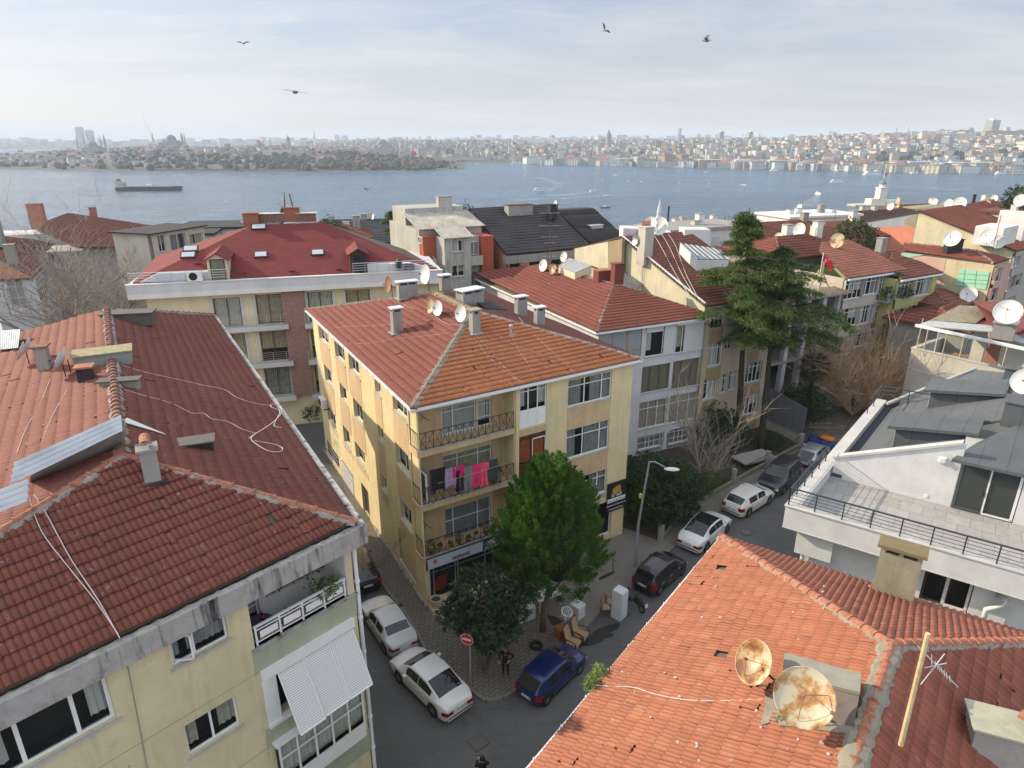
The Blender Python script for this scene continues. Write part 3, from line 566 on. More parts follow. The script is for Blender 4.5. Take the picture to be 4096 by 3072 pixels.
T_B2=tilemat('clay_salmon',[(.33,.118,.065),(.35,.128,.07),(.31,.108,.06),(.38,.15,.085),(.29,.10,.056)],.14,ribs=2,groove_dark=.6,mossc=(.22,.14,.08))
T_FAR=tilemat('clay_brown',[(.22,.085,.055),(.27,.10,.065),(.24,.09,.06),(.18,.07,.05)],.2)
T_CAP=simple('ridge_clay',(.33,.135,.085),.85,var=.4,scale=7);T_CAPD=simple('ridge_clay_dark',(.20,.095,.07),.85,var=.45,scale=7);M_sooty=plaster('sooty_slab',(.12,.11,.10),.7,scale=4)
M_under=simple('roof_underside',(.12,.10,.08),.9)
M_conc=plaster('stained_concrete',(.35,.345,.34),1.0,(.02,.02,.025),1.0,3.2);M_conc2=plaster('grey_concrete',(.30,.295,.28),.5,scale=1.5)
M_yel=plaster('pale_yellow_wall',(.62,.56,.37),.55,(.30,.24,.14));M_cyel=plaster('warm_yellow_wall',(.66,.56,.34),.5,(.3,.24,.14));M_tan=plaster('tan_panel',(.55,.40,.24),.55,(.25,.18,.1))
M_green=plaster('green_spandrel',(.36,.40,.30),.35);M_wht=plaster('white_wall',(.68,.68,.67),.12);M_cream=plaster('cream_wall',(.66,.60,.44),.15)
M_zinc=simple('zinc_sheet',(.62,.63,.64),.5,.15,var=.15,scale=2);M_gut=simple('white_gutter',(.70,.72,.76),.4)
M_blk=simple('bitumen',(.03,.03,.035),.9,var=.4);M_cable=simple('white_cable',(.62,.56,.52),.7);M_cableb=simple('black_cable',(.02,.02,.02),.6)
def corrugated(name,parent,a,b,c,d,amp=.02,pitch=.09,mat=None,thick=.0):
 """ribbed sheet a-b along the ribs' crossing direction, a-d along the ribs"""
 a,b,c,d=V(a),V(b),V(c),V(d);n=max(4,int((b-a).length/pitch*4));N=(b-a).cross(d-a).normalized();N=-N if N.z<0 else N;mb=MB();lo=[]
 for i in range(n+1):
  f=i/n;h=amp*math.sin(i*math.pi/2);lo+=[a.lerp(b,f)+N*h,d.lerp(c,f)+N*h]
 mb.add(lo,[(2*i,2*i+2,2*i+3,2*i+1)for i in range(n)]);o=mb.build(name,mat or M_zinc,parent);s=o.modifiers.new('s','SOLIDIFY');s.thickness=.008;return o
def gutter(parent,p,q,mat=M_gut,r=.07,name='gutter'):
 p,q=V(p),V(q);d=(q-p).normalized();s=d.cross(V((0,0,1))).normalized();mb=MB();mb.ext([p+s*-.06,p+s*.09,p+s*.09+V((0,0,.13)),p+s*-.06+V((0,0,.13))],q-p)
 for i in range(1,int((q-p).length/1.2)):c=p+d*(i*1.2)+s*.1+V((0,0,.06));mb.box(c,(.03,.03,.16),math.degrees(math.atan2(d.y,d.x)))
 return mb.build(name,mat,parent)
F1=P('o',785,1130,13);RB=P('o',465,680,13);AP=P('o',262,984,15.5);RK=P('o',232,668,15.5);FL0=P('o',260,1385,13)
fd=(FL0-F1).normalized();nrm=(AP-F1).cross(fd).normalized();Q=onplane('o',0,1150,F1,nrm);hd=(Q-AP);FL=AP+hd*((13-15.5)/hd.z);rb=(RK-AP).normalized();LB=FL+(RB-F1)
B1=thing('apartment_house',(-9,18,0),'nearest pale yellow house at lower left with dark red tile roof and stained concrete eaves','house')
bb=(RB-F1).normalized();ww=Wall((0,0),0)
a_in=V((bb.y,-bb.x,0))
cornF=F1-fd*-.0+bb*.32-a_in*.35;cornF.z=0
walldir=math.degrees(math.atan2(-fd.y,-fd.x));fwd=-fd
nF=V((fwd.y,-fwd.x,0))
Wb=Wall((FL.x-nF.x*.3,FL.y-nF.y*.3),walldir);LENF=(F1-FL).length-.35
wb_end=LENF
def wr(k,*a):return Wb.rect(k,*a)
wA=wr('r1',985,815,1352,812);wB=wr('r1',-150,1430,690,1285);wC=wr('r1',1080,1340,1420,1320)
lg=[wr('r1',1465,640,2045,600)[0],Wb.hit('r1',1495,880)[1],LENF-.22,12.35]
g1=[lg[0],9.95-1.0,lg[2],9.45+.6]
mb=MB();holes=[wA,wB,(wC[0],wC[1],wC[2],wC[3]),tuple(lg)]
zl=lg[1];sh0,sh1=zl-.85-2.0,zl-.85
e0,e1=sh0-1.0-1.9,sh0-.95
facade(mb,Wb,0,LENF,0,12.4,holes+[(lg[0]+.05,sh0+.1,lg[2],sh1-.1),(wA[0],wC[1]-2.9,wA[2],wC[3]-2.9),(wB[0],wB[1]-2.85,wB[2],wB[3]-2.85)],.3)
p0=Wb.pt(0,0);p1=Wb.pt(LENF,0);pr=p1+bb*26;pl=p0+bb*26
for q0,q1 in((p1,pr),(pr,pl),(pl,p0)):
 mb.quad(q0,q1,V((q1.x,q1.y,12.4)),V((q0.x,q0.y,12.4)))
mb.quad(*[V((q.x,q.y,12.4))for q in(p0,p1,pr,pl)]);mb.build('wall',M_yel,B1)
mb=MB()
for z in(9.65,6.85):mb.wbox(Wb,0,lg[0]-.05,z,z+.02,.0,.006)
mb.build('floor_joint',simple('joint',(.36,.31,.2),.9),B1)
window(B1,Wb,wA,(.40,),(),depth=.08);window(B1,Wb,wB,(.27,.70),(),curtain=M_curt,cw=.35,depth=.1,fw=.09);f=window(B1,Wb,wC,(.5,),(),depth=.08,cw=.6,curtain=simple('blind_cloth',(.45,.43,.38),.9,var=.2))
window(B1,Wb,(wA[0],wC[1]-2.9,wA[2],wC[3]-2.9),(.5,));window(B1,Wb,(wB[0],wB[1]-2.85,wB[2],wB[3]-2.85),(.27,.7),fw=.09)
s0,z0,s1,z1=wA;mb=MB();w2=Wall((Wb.pt(s0+.08,0,-.16).x,Wb.pt(s0+.08,0,-.16).y),walldir-38);L=(s1-s0)*.36
for a in((0,.05,0,z1-z0-.14),(L-.05,L,0,z1-z0-.14),(0,L,0,.05),(0,L,z1-z0-.19,z1-z0-.14)):mb.wbox(w2,a[0],a[1],z0+.07+a[2],z0+.07+a[3],0,.05)
mb.build('casement',M_white,B1)
mb=MB();mb.ext([F1+V((0,0,-.72))+a_in*.1,F1+V((0,0,-.08))+a_in*.1,F1+V((0,0,-.08))+nF*-.16+a_in*.1,F1+V((0,0,-.72))+nF*-.16+a_in*.1],fd*(F1-FL).length)
mb.build('eaves_band',M_conc,B1)
mb=MB();mb.ext([F1+nF*-.16+V((0,0,-.62)),F1+nF*-.9+V((0,0,-.62)),F1+nF*-.9+V((0,0,-.52)),F1+nF*-.16+V((0,0,-.52))],fd*(F1-FL).length)
mb.ext([F1+nF*-.19+V((0,0,-.20)),F1+nF*-.50+V((0,0,-.20)),F1+nF*-.5+V((0,0,-.14)),F1+nF*-.19+V((0,0,-.14))],fd*(F1-FL).length);mb.build('eaves_slab',M_blk,B1)
mb=MB();n=90;LL=(F1-FL).length
g_=[]
for i in range(n*2+1):c=F1+fd*(LL*i/(n*2))+V((0,0,-.08));a,b=RND.uniform(.06,.13),RND.uniform(-.01,.045);g_+=[c+nF*(-.12+a),c+nF*-.12+V((0,0,b)),c+nF*(-.12-a)]
mb.add(g_,[(3*i+k,3*i+k+1,3*i+k+4,3*i+k+3)for i in range(n*2)for k in(0,1)])
mb.build('gutter_lip',simple('peeling_lip',(.30,.28,.24),.9,var=.4),B1)
mb=MB();mb.ext([F1+a_in*-.15+V((0,0,-.4)),F1+a_in*.05+V((0,0,-.4)),F1+a_in*.05+V((0,0,-.02)),F1+a_in*-.15+V((0,0,-.02))],(RB-F1));mb.build('eaves_band',M_conc,B1)
up=V((0,0,.03));F1i=F1-a_in*.30-nF*.30+V((0,0,.0))
Fr=F1-a_in*.18-nF*.22;FLr=FL-nF*.22
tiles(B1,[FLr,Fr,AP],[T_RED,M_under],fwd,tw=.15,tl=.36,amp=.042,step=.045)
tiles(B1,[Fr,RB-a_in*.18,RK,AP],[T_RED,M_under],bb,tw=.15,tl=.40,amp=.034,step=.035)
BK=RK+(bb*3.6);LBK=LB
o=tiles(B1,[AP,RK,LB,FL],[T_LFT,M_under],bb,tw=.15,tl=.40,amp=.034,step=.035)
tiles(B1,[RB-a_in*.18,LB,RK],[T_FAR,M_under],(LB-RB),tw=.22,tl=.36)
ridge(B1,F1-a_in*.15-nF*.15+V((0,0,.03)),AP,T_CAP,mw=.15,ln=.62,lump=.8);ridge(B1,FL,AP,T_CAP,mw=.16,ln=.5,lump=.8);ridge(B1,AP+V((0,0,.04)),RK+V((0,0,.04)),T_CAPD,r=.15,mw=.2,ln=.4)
ridge(B1,RB-a_in*.1,RK,T_CAPD,ln=.5)
s0,z0,s1,z1=lg;mb=MB();D=1.5
mb.wbox(Wb,s0,s1,z0-.75,z0-.6,-D,-.0);mb.wbox(Wb,s0,s1,12.3,12.4,-D,-.3)
back=Wall(Wb.pt(0,0,-D).to_2d().to_3d(),walldir);bz=z0-.6
hd_=(s0+.1,bz,s0+.95,bz+2.1);hw_=(s0+1.25,bz+.95,s1-.5,bz+2.15)
facade(mb,back,s0,s1,bz,12.3,[hd_,hw_],.12);mb.wbox(Wb,s1-.02,s1+.1,bz,12.3,-D,-.02);mb.wbox(Wb,s0-.1,s0+.02,bz,12.3,-D,-.3);mb.build('loggia_wall',M_wht,B1)
window(B1,back,hw_,(.5,),(),sill=True,cw=1,depth=.08);window(B1,back,hd_,(),(.35,),sill=False,name='door',depth=.08)
mb=MB();mb.wbox(Wb,lg[0]-.1,LENF+.02,z0-.85,z0-.03,-.1,.02);mb.build('spandrel',M_green,B1)
mb=MB();mb.wbox(Wb,lg[0]-.1,LENF+.06,z0-.06,z0-.0,-.22,.1);mb.build('coping',M_conc,B1)
mb=MB();n=4;zt=z0+.62
for i in range(n+1):a=s0+.1+(s1-s0-.2)*i/n;mb.wbox(Wb,a-.025,a+.025,z0,zt,-.06,-.02)
mb.wbox(Wb,s0+.06,s1-.05,zt,zt+.04,-.08,0);mb.wbox(Wb,s0+.1,s1-.1,z0+.10,z0+.13,-.05,-.02);mb.wbox(Wb,s0+.1,s1-.1,z0+.5,z0+.53,-.05,-.02)
for i in range(4):
 a=s0+.1+(s1-s0-.2)*i/n;mb.wbox(Wb,a+.12,a+(s1-s0)/n-.12,z0+.2,z0+.42,-.045,-.03)
mb.build('railing',M_white,B1)
zt,zb=sh1,sh0;mb=MB();mb.wbox(Wb,lg[0]+.02,lg[2]+.02,zt-.28,zt+.02,-.05,.16);mb.wbox(Wb,lg[0]+.02,lg[0]+.45,zb,zt-.28,-.05,.05);mb.wbox(Wb,lg[0]+.02,lg[2]+.02,zb-.12,zb+.02,-.05,.1)
mb.build('roller_box',M_white,B1)
slatm=NT('roller_slats');pz=slatm.pos();wv=slatm.n('ShaderNodeTexWave',_bands_direction='Z');wv.inputs['Scale'].default_value=5.2;slatm.l(pz,wv.inputs['Vector']);slatm.col(slatm.mix(slatm.ramp(wv.outputs['Fac'],[(.05,0.0),(.3,1.0)]),(.35,.36,.38),(.70,.71,.72)));slatm.bump(wv.outputs['Fac'],.6,.02);slatm.b.inputs['Roughness'].default_value=.5
ln=(lg[2]-lg[0]-.5)/3
for i in range(3):
 a=lg[0]+.5+ln*i;b=a+ln-.06;mb=MB();tz=zt-.3;bo=.95 if i else 1.0
 q=[Wb.pt(a,tz,.08),Wb.pt(b,tz,.08),Wb.pt(b,tz-1.75,bo),Wb.pt(a,tz-1.75,bo)];mb.ext(q,Wb.n*-.03);o=mb.build('shutter',slatm.m,B1)
 f=MB()
 for u,v_ in((0,3),(1,2),(2,3)):f.tube([q[u]+Wb.n*.01,q[v_]+Wb.n*.01],.025,4)
 f.build('rim',M_white,o)
mb=MB();mb.wbox(Wb,lg[0]+.1,lg[2],zb,zt-.28,-.5,-.45);mb.build('shaded_room',M_dark,B1)
e1=sh0-.75;e0=e1-2.1;mb=MB();mb.wbox(Wb,lg[0]-.1,LENF+.02,sh0-.75,sh0-.12,-.05,.04);mb.build('spandrel',M_green,B1)
bay=Wall(Wb.pt(0,0,.25).to_2d().to_3d(),walldir);window(B1,bay,(lg[0]+.1,e0+.6,lg[2],e1),(.2,.4,.6,.8),(.62,),sill=False,name='bay_window',depth=.0,cw=1);mb=MB();mb.wbox(Wb,lg[0]+.05,lg[2]+.03,e0,e0+.6,0,.2);mb.build('bay_panel',M_white,B1);mb=MB();mb.wbox(Wb,lg[0]+.02,lg[2]+.05,e1,e1+.08,0,.3);mb.build('bay_head',M_white,B1)
mb=MB();mb.wbox(Wb,lg[0]-.1,LENF+.02,e0-.9,e0,-.05,.04);mb.build('spandrel',M_green,B1)
mb=MB();pp=Wb.pt(LENF+.14,0,-.02);mb.tube([V((pp.x,pp.y,0)),V((pp.x,pp.y,12.2))],.065,8)
for z in np.arange(1,12,1.4):mb.cyl((pp.x,pp.y,z),(pp.x,pp.y,z+.1),.085,None,8)
mb.build('drain_pipe',M_gut,B1)
def pot(loc,r,h,label,plant=0,mat=None,grp=None):
 t=thing('flower_pot',loc,label,'plant pot',grp);m=MB();x,y,z=loc;m.lathe([(r*.7,0),(r,h),(r*1.08,h),(r*1.08,h*.92),(r*.9,h*.9),(0,h*.86)],loc,12);m.build('pot',mat or simple('terracotta',(.36,.16,.09),.8,var=.2),t)
 if plant:leafblob(t,[(x,y,z+h+plant*.4,plant*.6,plant*.6,plant*.6)],int(60+plant*200),.08+plant*.08,foliage('pot_leaf',(.04,.09,.02),(.09,.16,.04)),name='plant')
 return t
def leafblob(parent,blobs,n,size,mat,name='foliage',seed=3,flat=.3,asp=.4,shell=.55,loc=None,droop=0):
 """many leaf-sized faces spread through the volume of the given ellipsoids"""
 rs=np.random.RandomState(seed);vol=np.array([b[3]*b[4]*b[5]for b in blobs])**.72;pick=rs.choice(len(blobs),n,p=vol/vol.sum());B=np.array(blobs)[pick]
 d=rs.normal(size=(n,3));d/=np.linalg.norm(d,axis=1)[:,None];r=(shell+(1-shell)*rs.rand(n)**.6)[:,None];r*=(1+.14*np.sin(d[:,:1]*5+B[:,:1])+.12*np.cos(d[:,1:2]*7+d[:,2:]*4))
 c=B[:,:3]+d*r*B[:,3:6];a=rs.normal(size=(n,3))+d*.9;a[:,2]-=droop;a/=np.linalg.norm(a,axis=1)[:,None];b=np.cross(a,rs.normal(size=(n,3)));b/=np.linalg.norm(b,axis=1)[:,None]
 s=size*(.6+.8*rs.rand(n))[:,None];base=np.array(WL[parent])if parent is not None else np.array(loc if loc is not None else(0,0,0));c=c-base
 nrm_=np.cross(a,b);v=np.stack([c-a*s*.1,c+a*s*.45+b*s*asp*.5+nrm_*s*.05,c+a*s,c+a*s*.45-b*s*asp*.5+nrm_*s*.05],1).reshape(-1,3)
 me=bpy.data.meshes.new(name);me.vertices.add(4*n);me.vertices.foreach_set('co',v.ravel().astype(np.float32));me.loops.add(4*n);me.loops.foreach_set('vertex_index',np.arange(4*n,dtype=np.int32));me.polygons.add(n);me.polygons.foreach_set('loop_start',np.arange(0,4*n,4,dtype=np.int32))
 try:me.polygons.foreach_set('loop_total',np.full(n,4,dtype=np.int32))
 except Exception:pass
 me.update(calc_edges=True);me.materials.append(mat);return link(name,me,parent,loc)
fz=bz
pt_=Wb.pt(lg[0]+.55,fz,-.75);t=thing('balcony_table',pt_,'round dark blue mosaic table on the foreground balcony','table');m=MB();m.cyl(pt_+V((0,0,.7)),pt_+V((0,0,.73)),.42,None,24);m.build('tabletop',simple('blue_mosaic',(.05,.05,.14),.5,var=.5,scale=20),t)
for i in range(3):a=i*2.1;m=MB();m.tube([pt_+V((.3*math.cos(a),.3*math.sin(a),0)),pt_+V((.1*math.cos(a),.1*math.sin(a),.4)),pt_+V((.3*math.cos(a),.3*math.sin(a),.7))],.012,5);m.build('leg',M_black,t)
q=pt_+V((.05,.12,.73));t=thing('cola_bottle',q,'plastic bottle of dark cola with red label on the balcony table','bottle');m=MB();m.lathe([(0,0),(.05,0),(.05,.18),(.045,.2),(.018,.29),(.018,.31)],q,10);m.build('bottle_body',simple('cola',(.02,.008,.006),.1),t);m=MB();m.cyl(q+V((0,0,.09)),q+V((0,0,.16)),.0515,None,10);m.cyl(q+V((0,0,.31)),q+V((0,0,.33)),.02,None,8);m.build('bottle_label',RED,t)
for i,(a,o,r,h,pl,lb)in enumerate(((1.5,-1.35,.09,.14,.25,'small pot with leafy plant on the balcony window ledge'),(2.0,-1.38,.07,.1,.12,'tiny pot beside the leafy plant on the balcony ledge'),(2.45,-1.35,.1,.13,.5,'pot with wide yellow flowering plant on the balcony ledge'),(2.9,-1.35,.09,.13,.4,'last flowering pot on the balcony ledge by the white side wall'))):
 if a<lg[2]-lg[0]:q=Wb.pt(lg[0]+a,bz+.97,o);pot((q.x,q.y,q.z),r,h,lb,pl,simple('pot_pale',(.5,.45,.4),.7))
q=Wb.pt(lg[2]-.75,lg[1]+.02,-.16);t=thing('window_box',q,'white trough of green shoots hanging inside the balcony rail','planter');m=MB();m.wbox(Wb,lg[2]-1.2,lg[2]-.2,lg[1]+.3,lg[1]+.48,-.3,-.1);m.build('trough',M_white,t);leafblob(t,[(*(Wb.pt(lg[2]-.7,lg[1]+.6,-.2)),.5,.4,.15)],260,.14,foliage('trough_leaf',(.06,.12,.03),(.14,.2,.05)),name='plant')
q=Wb.pt(lg[0]+1.5,bz,-.5);pot((q.x,q.y,q.z),.16,.24,'terracotta pot with a spiky plant on the balcony floor',.5)
def on_slope(k,x,y,p0,n):return onplane(k,x,y,p0,n)
nR=(RB-F1).cross(AP-F1).normalized();nL=(RK-AP).cross(FL-AP).normalized();nFr=nrm
def chimney(parent,c,w,d,h,rot,mat,cap=None,capo=.08,pots=0,label=None,name='chimney',slot=True,capt=.07,flash=None):
 mb=MB();c=V(c);mb.box(c+V((0,0,h/2-.2)),(w,d,h+.4),rot)
 if slot:
  mb.box(c+V((0,0,h+.12)),(w*.96,d*.96,.02),rot);R=Matrix.Rotation(math.radians(rot),3,'Z')
  for i in(-1,0,1)if w>.9 else(-1,1):
   for j in(-1,1):mb.box(c+R@V((i*(w/2-.07),j*(d/2-.06),0))+V((0,0,h+.09)),(.13,.11,.2),rot)
 o=mb.build(name,mat,parent);m=MB();zc=h+(.19 if slot else 0);m.box(c+V((0,0,zc+capt/2)),(w+capo*2,d+capo*2,capt),rot);m.build('cap',cap or M_conc2,o)
 if slot:m=MB();m.box(c+V((0,0,h+.06)),(w*.7,d*.7,.14),rot);m.build('flue',M_dark,o)
 if pots:
  m=MB()
  for i in range(pots):q=c+Matrix.Rotation(math.radians(rot),3,'Z')@V(((i-(pots-1)/2)*w/pots,0,zc+capt));m.cyl(q,q+V((0,0,.35)),.09,.08,8)
  m.build('chimney_pot',simple('terracotta',(.36,.16,.09),.8),o)
 if flash:m=MB();m.box(c+V((0,0,.02)),(w+.3,d+.3,.05),rot);m.build('flashing',flash,o)
 return o
p=on_slope('r2',965,1200,F1,nFr);ch=chimney(B1,p+V((0,0,-.1)),.42,.42,1.0,30,M_conc2,capo=.07,flash=M_blk,slot=False)
m=MB();c0=p+V((0,0,1.12));
for i in range(9):
 a,b=math.pi*i/9,math.pi*(i+1)/9;f=lambda t,y:c0+Matrix.Rotation(math.radians(30),3,'Z')@V((.13*math.cos(t),y,.13*math.sin(t)));m.quad(f(a,-.3),f(b,-.3),f(b,.3),f(a,.3))
o=m.build('half_round_tile',T_CAP,ch);s=o.modifiers.new('s','SOLIDIFY');s.thickness=.02
p=on_slope('r2',290,520,AP,nL);chimney(B1,p,.45,.45,1.0,20,M_conc2,T_CAPD,slot=False);p=on_slope('r2',550,590,AP,nL);chimney(B1,p,.5,.4,.55,20,M_blk,T_CAP,slot=False)
def rbox(parent,p,w,d,h,rot,mat,top=None,name='roof_hatch',tilt=0):
 m=MB();m.box(V(p)+V((0,0,h/2-.1)),(w,d,h+.2),rot);o=m.build(name,mat,parent)
 if top:m=MB();m.box(V(p)+V((0,0,h+.03)),(w+.16,d+.16,.05),rot);m.build('lid',top,o)
 return o
p=on_slope('r2',660,470,AP,nL);rbox(B1,p+V((0,0,.1)),2.0,1.0,.35,28,M_conc2,simple('mossy_sheet',(.29,.26,.15),.8,var=.3,scale=5),'covered_flue');p=on_slope('r2',820,210,F1,nR);rbox(B1,p,2.4,.9,.45,12,M_sooty,M_sooty,'covered_flue');p=on_slope('r2',760,615,AP,nR);rbox(B1,p,1.3,.35,.18,12,M_conc2,M_sooty,'covered_flue')
p=on_slope('r2',1230,1000,F1,nR);rbox(B1,p,1.1,.55,.16,30-8,M_blk,M_sooty,'roof_hatch')
a,b,c_,d_=[onplane('r2',x,y,AP+V((0,0,h)),nL)for x,y,h in((60,1250,.55),(775,905,.75),(765,800,1.0),(95,1095,.9))]
sh=corrugated('sheet_cover',B1,a,d_,c_,b,.05,.2,simple('bright_sheet',(.48,.50,.53),.45,.3,var=.2,scale=1));m=MB();m.ext([on_slope('r2',190,1235,AP,nL),on_slope('r2',770,1000,AP,nL),b+V((0,0,-.03)),a+(b-a)*.17+V((0,0,-.03))],V((-.1,.35,0)));m.build('sheet_curb',M_conc2,B1)
a,b,c_,d_=[onplane('r2',x,y,AP+V((0,0,h)),nL)for x,y,h in((-60,1440,.5),(175,1350,.5),(182,1210,.8),(-60,1300,.8))];corrugated('sheet_cover',B1,a,d_,c_,b,.05,.2,simple('bright_sheet',(.48,.50,.53),.45))
a,b,c_,d_=[onplane('r2',x,y,AP+V((0,0,h)),nL)for x,y,h in((-30,395,.2),(115,380,.2),(128,262,.6),(-30,275,.6))];corrugated('sheet_cover',B1,a,b,c_,d_,.02,.12)
a,b=on_slope('r2',775,868,F1,nR)+V((0,0,.12)),on_slope('r2',1055,942,F1,nR)+V((0,0,.08));m=MB();m.ext([a,a+V((0,.3,0)),b],(0,0,-.02));m.build('flashing_strip',M_zinc,B1)
def cable(k,pts,plane,r=.009,mat=M_cable,lift=.07,label=None,name='cable',grp='cables trailing over the roofs'):
 p0,n=plane;q=[onplane(k,x,y,p0,n)+V((0,0,lift))for x,y in pts];Q_=[]
 for i in range(len(q)-1):
  a0=q[max(i-1,0)];a1=q[i];a2=q[i+1];a3=q[min(i+2,len(q)-1)]
  for t_ in(0,.25,.5,.75):Q_.append(.5*((2*a1)+(a2-a0)*t_+(2*a0-5*a1+4*a2-a3)*t_*t_+(3*a1-a0-3*a2+a3)*t_**3))
 Q_.append(q[-1]);m=MB();m.tube(Q_,r,4);o=m.build(name,mat);return tag(o,label or 'thin white cable lying loose across the dark red roof tiles','cable',grp)
PR,PL1,PF=(F1,nR),(AP,nL),(F1,nFr)
cable('r2',[(700,628),(900,690),(1080,740),(1210,802),(1290,806),(1340,840),(1440,858),(1530,905),(1622,932)],PR,label='white cable sagging from the mossy ridge across the left roof')
cable('r2',[(740,490),(900,540),(1100,585),(1280,625),(1420,655),(1500,705),(1620,742),(1720,756)],PR,label='upper white cable running across the left roof to its eave')
cable('r2',[(1575,965),(1600,945),(1680,895),(1740,850),(1780,800),(1770,760),(1720,745),(1715,765),(1770,790),(1745,850),(1735,885),(1780,895)],PR,.014,label='coiled white cable lying near the eave of the left roof')
cable('r2',[(1620,932),(1588,965),(1620,1000),(1700,1045),(1770,1048),(1785,1025),(1730,1000),(1610,980)],PR,.014,label='looped end of white cable above the alley eave')
cable('r2',[(320,590),(250,760),(170,900),(110,1060)],PL1,label='thin cable dropping down the sunny left slope of the left roof');cable('r2',[(425,660),(330,830),(260,1010)],PL1,label='second thin cable on the sunny left slope of the left roof')
cable('r1',[(175,0),(250,200),(400,400),(560,600),(700,805)],PF,.012,label='twin white cable down the foreground tile slope, left strand');cable('r1',[(205,-20),(285,110),(420,360),(580,600),(710,830)],PF,.012,label='twin white cable down the foreground tile slope, right strand')
m=MB();m.tube([Wb.pt(*Wb.hit('r1',715,850),.22),Wb.pt(*Wb.hit('r1',745,950),.03),Wb.pt(*Wb.hit('r1',800,1230),.03),Wb.pt(*Wb.hit('r1',870,1600),.03)],.012,4);tag(m.build('cable',simple('grey_cable',(.25,.24,.22),.8)),'grey cable hanging down the pale yellow foreground wall','cable')
M_dish=simple('dish_white',(.66,.67,.66),.5,var=.05);M_rust=simple('dish_rust',(.30,.13,.07),.8,var=.3)
_t=NT('dish_rusted');_n=_t.noise(_t.pos(),1.9,5,.62);_t.col(_t.ramp(_n,[(.44,(.46,.42,.30)),(.52,(.36,.20,.07)),(.62,(.17,.06,.025))]));_t.b.inputs['Roughness'].default_value=.45;M_dishr=_t.m
def dish(loc,r,az,el,label,mat=None,mast=.6,grp=None,arms=1,wall=False):
 """parabolic reflector on a bent arm; az heading it looks to, el tilt"""
 loc=V(loc);t=thing('satellite_dish',loc,label,'satellite dish',grp);m=MB()
 if mast:m.tube([loc+V((0,0,-.15)),loc+V((0,0,mast))],max(.02,r*.045),6);m.build('mast',M_black if mat is None or r<.6 else M_rust,t)
 c=loc+V((0,0,mast));D=V((math.cos(math.radians(az))*math.cos(math.radians(el)),math.sin(math.radians(az))*math.cos(math.radians(el)),math.sin(math.radians(el))));Mx=D.to_track_quat('Z','Y').to_matrix()
 pr=[(r*k/8,r*.28*(k/8)**2)for k in range(9)];m=MB();m.smooth=True;m.lathe(pr,c+D*.1,26,Mx);m.lathe([(x,z-.015)for x,z in pr][::-1],c+D*.1,26,Mx);m.smooth=False;m.lathe([(r*.985,r*.26),(r*1.02,r*.27),(r*1.02,r*.30),(r*.985,r*.295)],c+D*.1,26,Mx,True);m.build('reflector',mat or M_dish,t)
 m=MB();fp=c+D*(r*.95)+Mx@V((0,-r*.0,0));sd=[Mx@V((math.cos(a)*r*.8,math.sin(a)*r*.8,r*.2))for a in((-1.57,)if arms==1 else(-1.57,.5,2.6))]
 for s_ in sd:m.tube([c+D*.1+s_,fp],max(.008,r*.014),4)
 m.cyl(fp-D*.03,fp+D*.10,max(.025,r*.07),None,8);m.build('feed_arm',M_black if arms==1 else M_rust,t);return t
for i,(x,y,r)in enumerate(((178,470,.42),(213,430,.4),(408,550,.42),(438,520,.45))):
 q=on_slope('r2',x+10,y+25,AP,nL);dish((q.x,q.y,q.z),r,205,25,['white dish seen edge on, leftmost on the left roof','edge on white dish beside the leftmost one','edge on white dish left of the sooty flue','edge on white dish touching the sooty flue'][i],grp='edge-on dishes on the left roof')
cF,cR,cL=P('o',890,883,12),P('o',1387,775,12),P('o',660,668,12)
P1=P('r3',870,195,14.35);nCL=(cL-cF).cross(P1-cF).normalized();P2=onplane('r3',1098,305,cF,nCL);cB=cR+(cL-cF)
nCF=(cR-cF).cross(P2-cF).normalized();nCR=(cB-cR).cross(P2-cR).normalized()
Ch=thing('apartment_house',(cF.x,cF.y,0),'central warm yellow corner house with balconies, shop front and orange hip roof','house')
ca=(cR-cF).normalized();cb_=(cL-cF).normalized();angF=math.degrees(math.atan2(ca.y,ca.x));angL=math.degrees(math.atan2(-cb_.y,-cb_.x))
k0=cF+ca*.35+cb_*.35;WF=Wall((k0.x,k0.y),angF);LF=(cR-cF).length-.7;k1=cL-cb_*.35+ca*.35;WL_=Wall((k1.x,k1.y),angL);LL=(cL-cF).length-.7
REC=1.05;WR=Wall((WF.pt(0,0,-REC).x,WF.pt(0,0,-REC).y),angF)
sp=WF.hit('r3',1352,900)[0]
FLZ=[3.35]
Zb=[WF.hit('r3',740,1215)[1],WF.hit('r3',760,1555)[1],WF.hit('r4',585,380)[1]]
hT=[WR.rect('r3',893,915,1115,1045),WR.rect('r3',1121,875,1212,1120)]
h2=[WR.rect('r3',900,1228,1215,1400)];h2=[(h2[0][0],Zb[1]+.75,h2[0][2],h2[0][3])];h3=[WR.rect('r4',735,65,1030,215)]
hT[1]=(hT[1][0],Zb[0]+.12,hT[1][2],hT[1][3])
colA=WF.rect('r3',1390,795,1555,1010);cA2=WF.rect('r3',1385,1105,1550,1330);colB=[WF.rect('r3',1697,745,1965,850),WF.rect('r3',1688,1062,1945,1170),WF.rect('r3',1720,1372,1925,1450)]
for i in(0,1,2):colB[i]=(colB[0][0],colB[i][1],colB[0][2],colB[i][3])
cA3=(colA[0],cA2[1]-2.9,colA[2],cA2[3]-2.9)
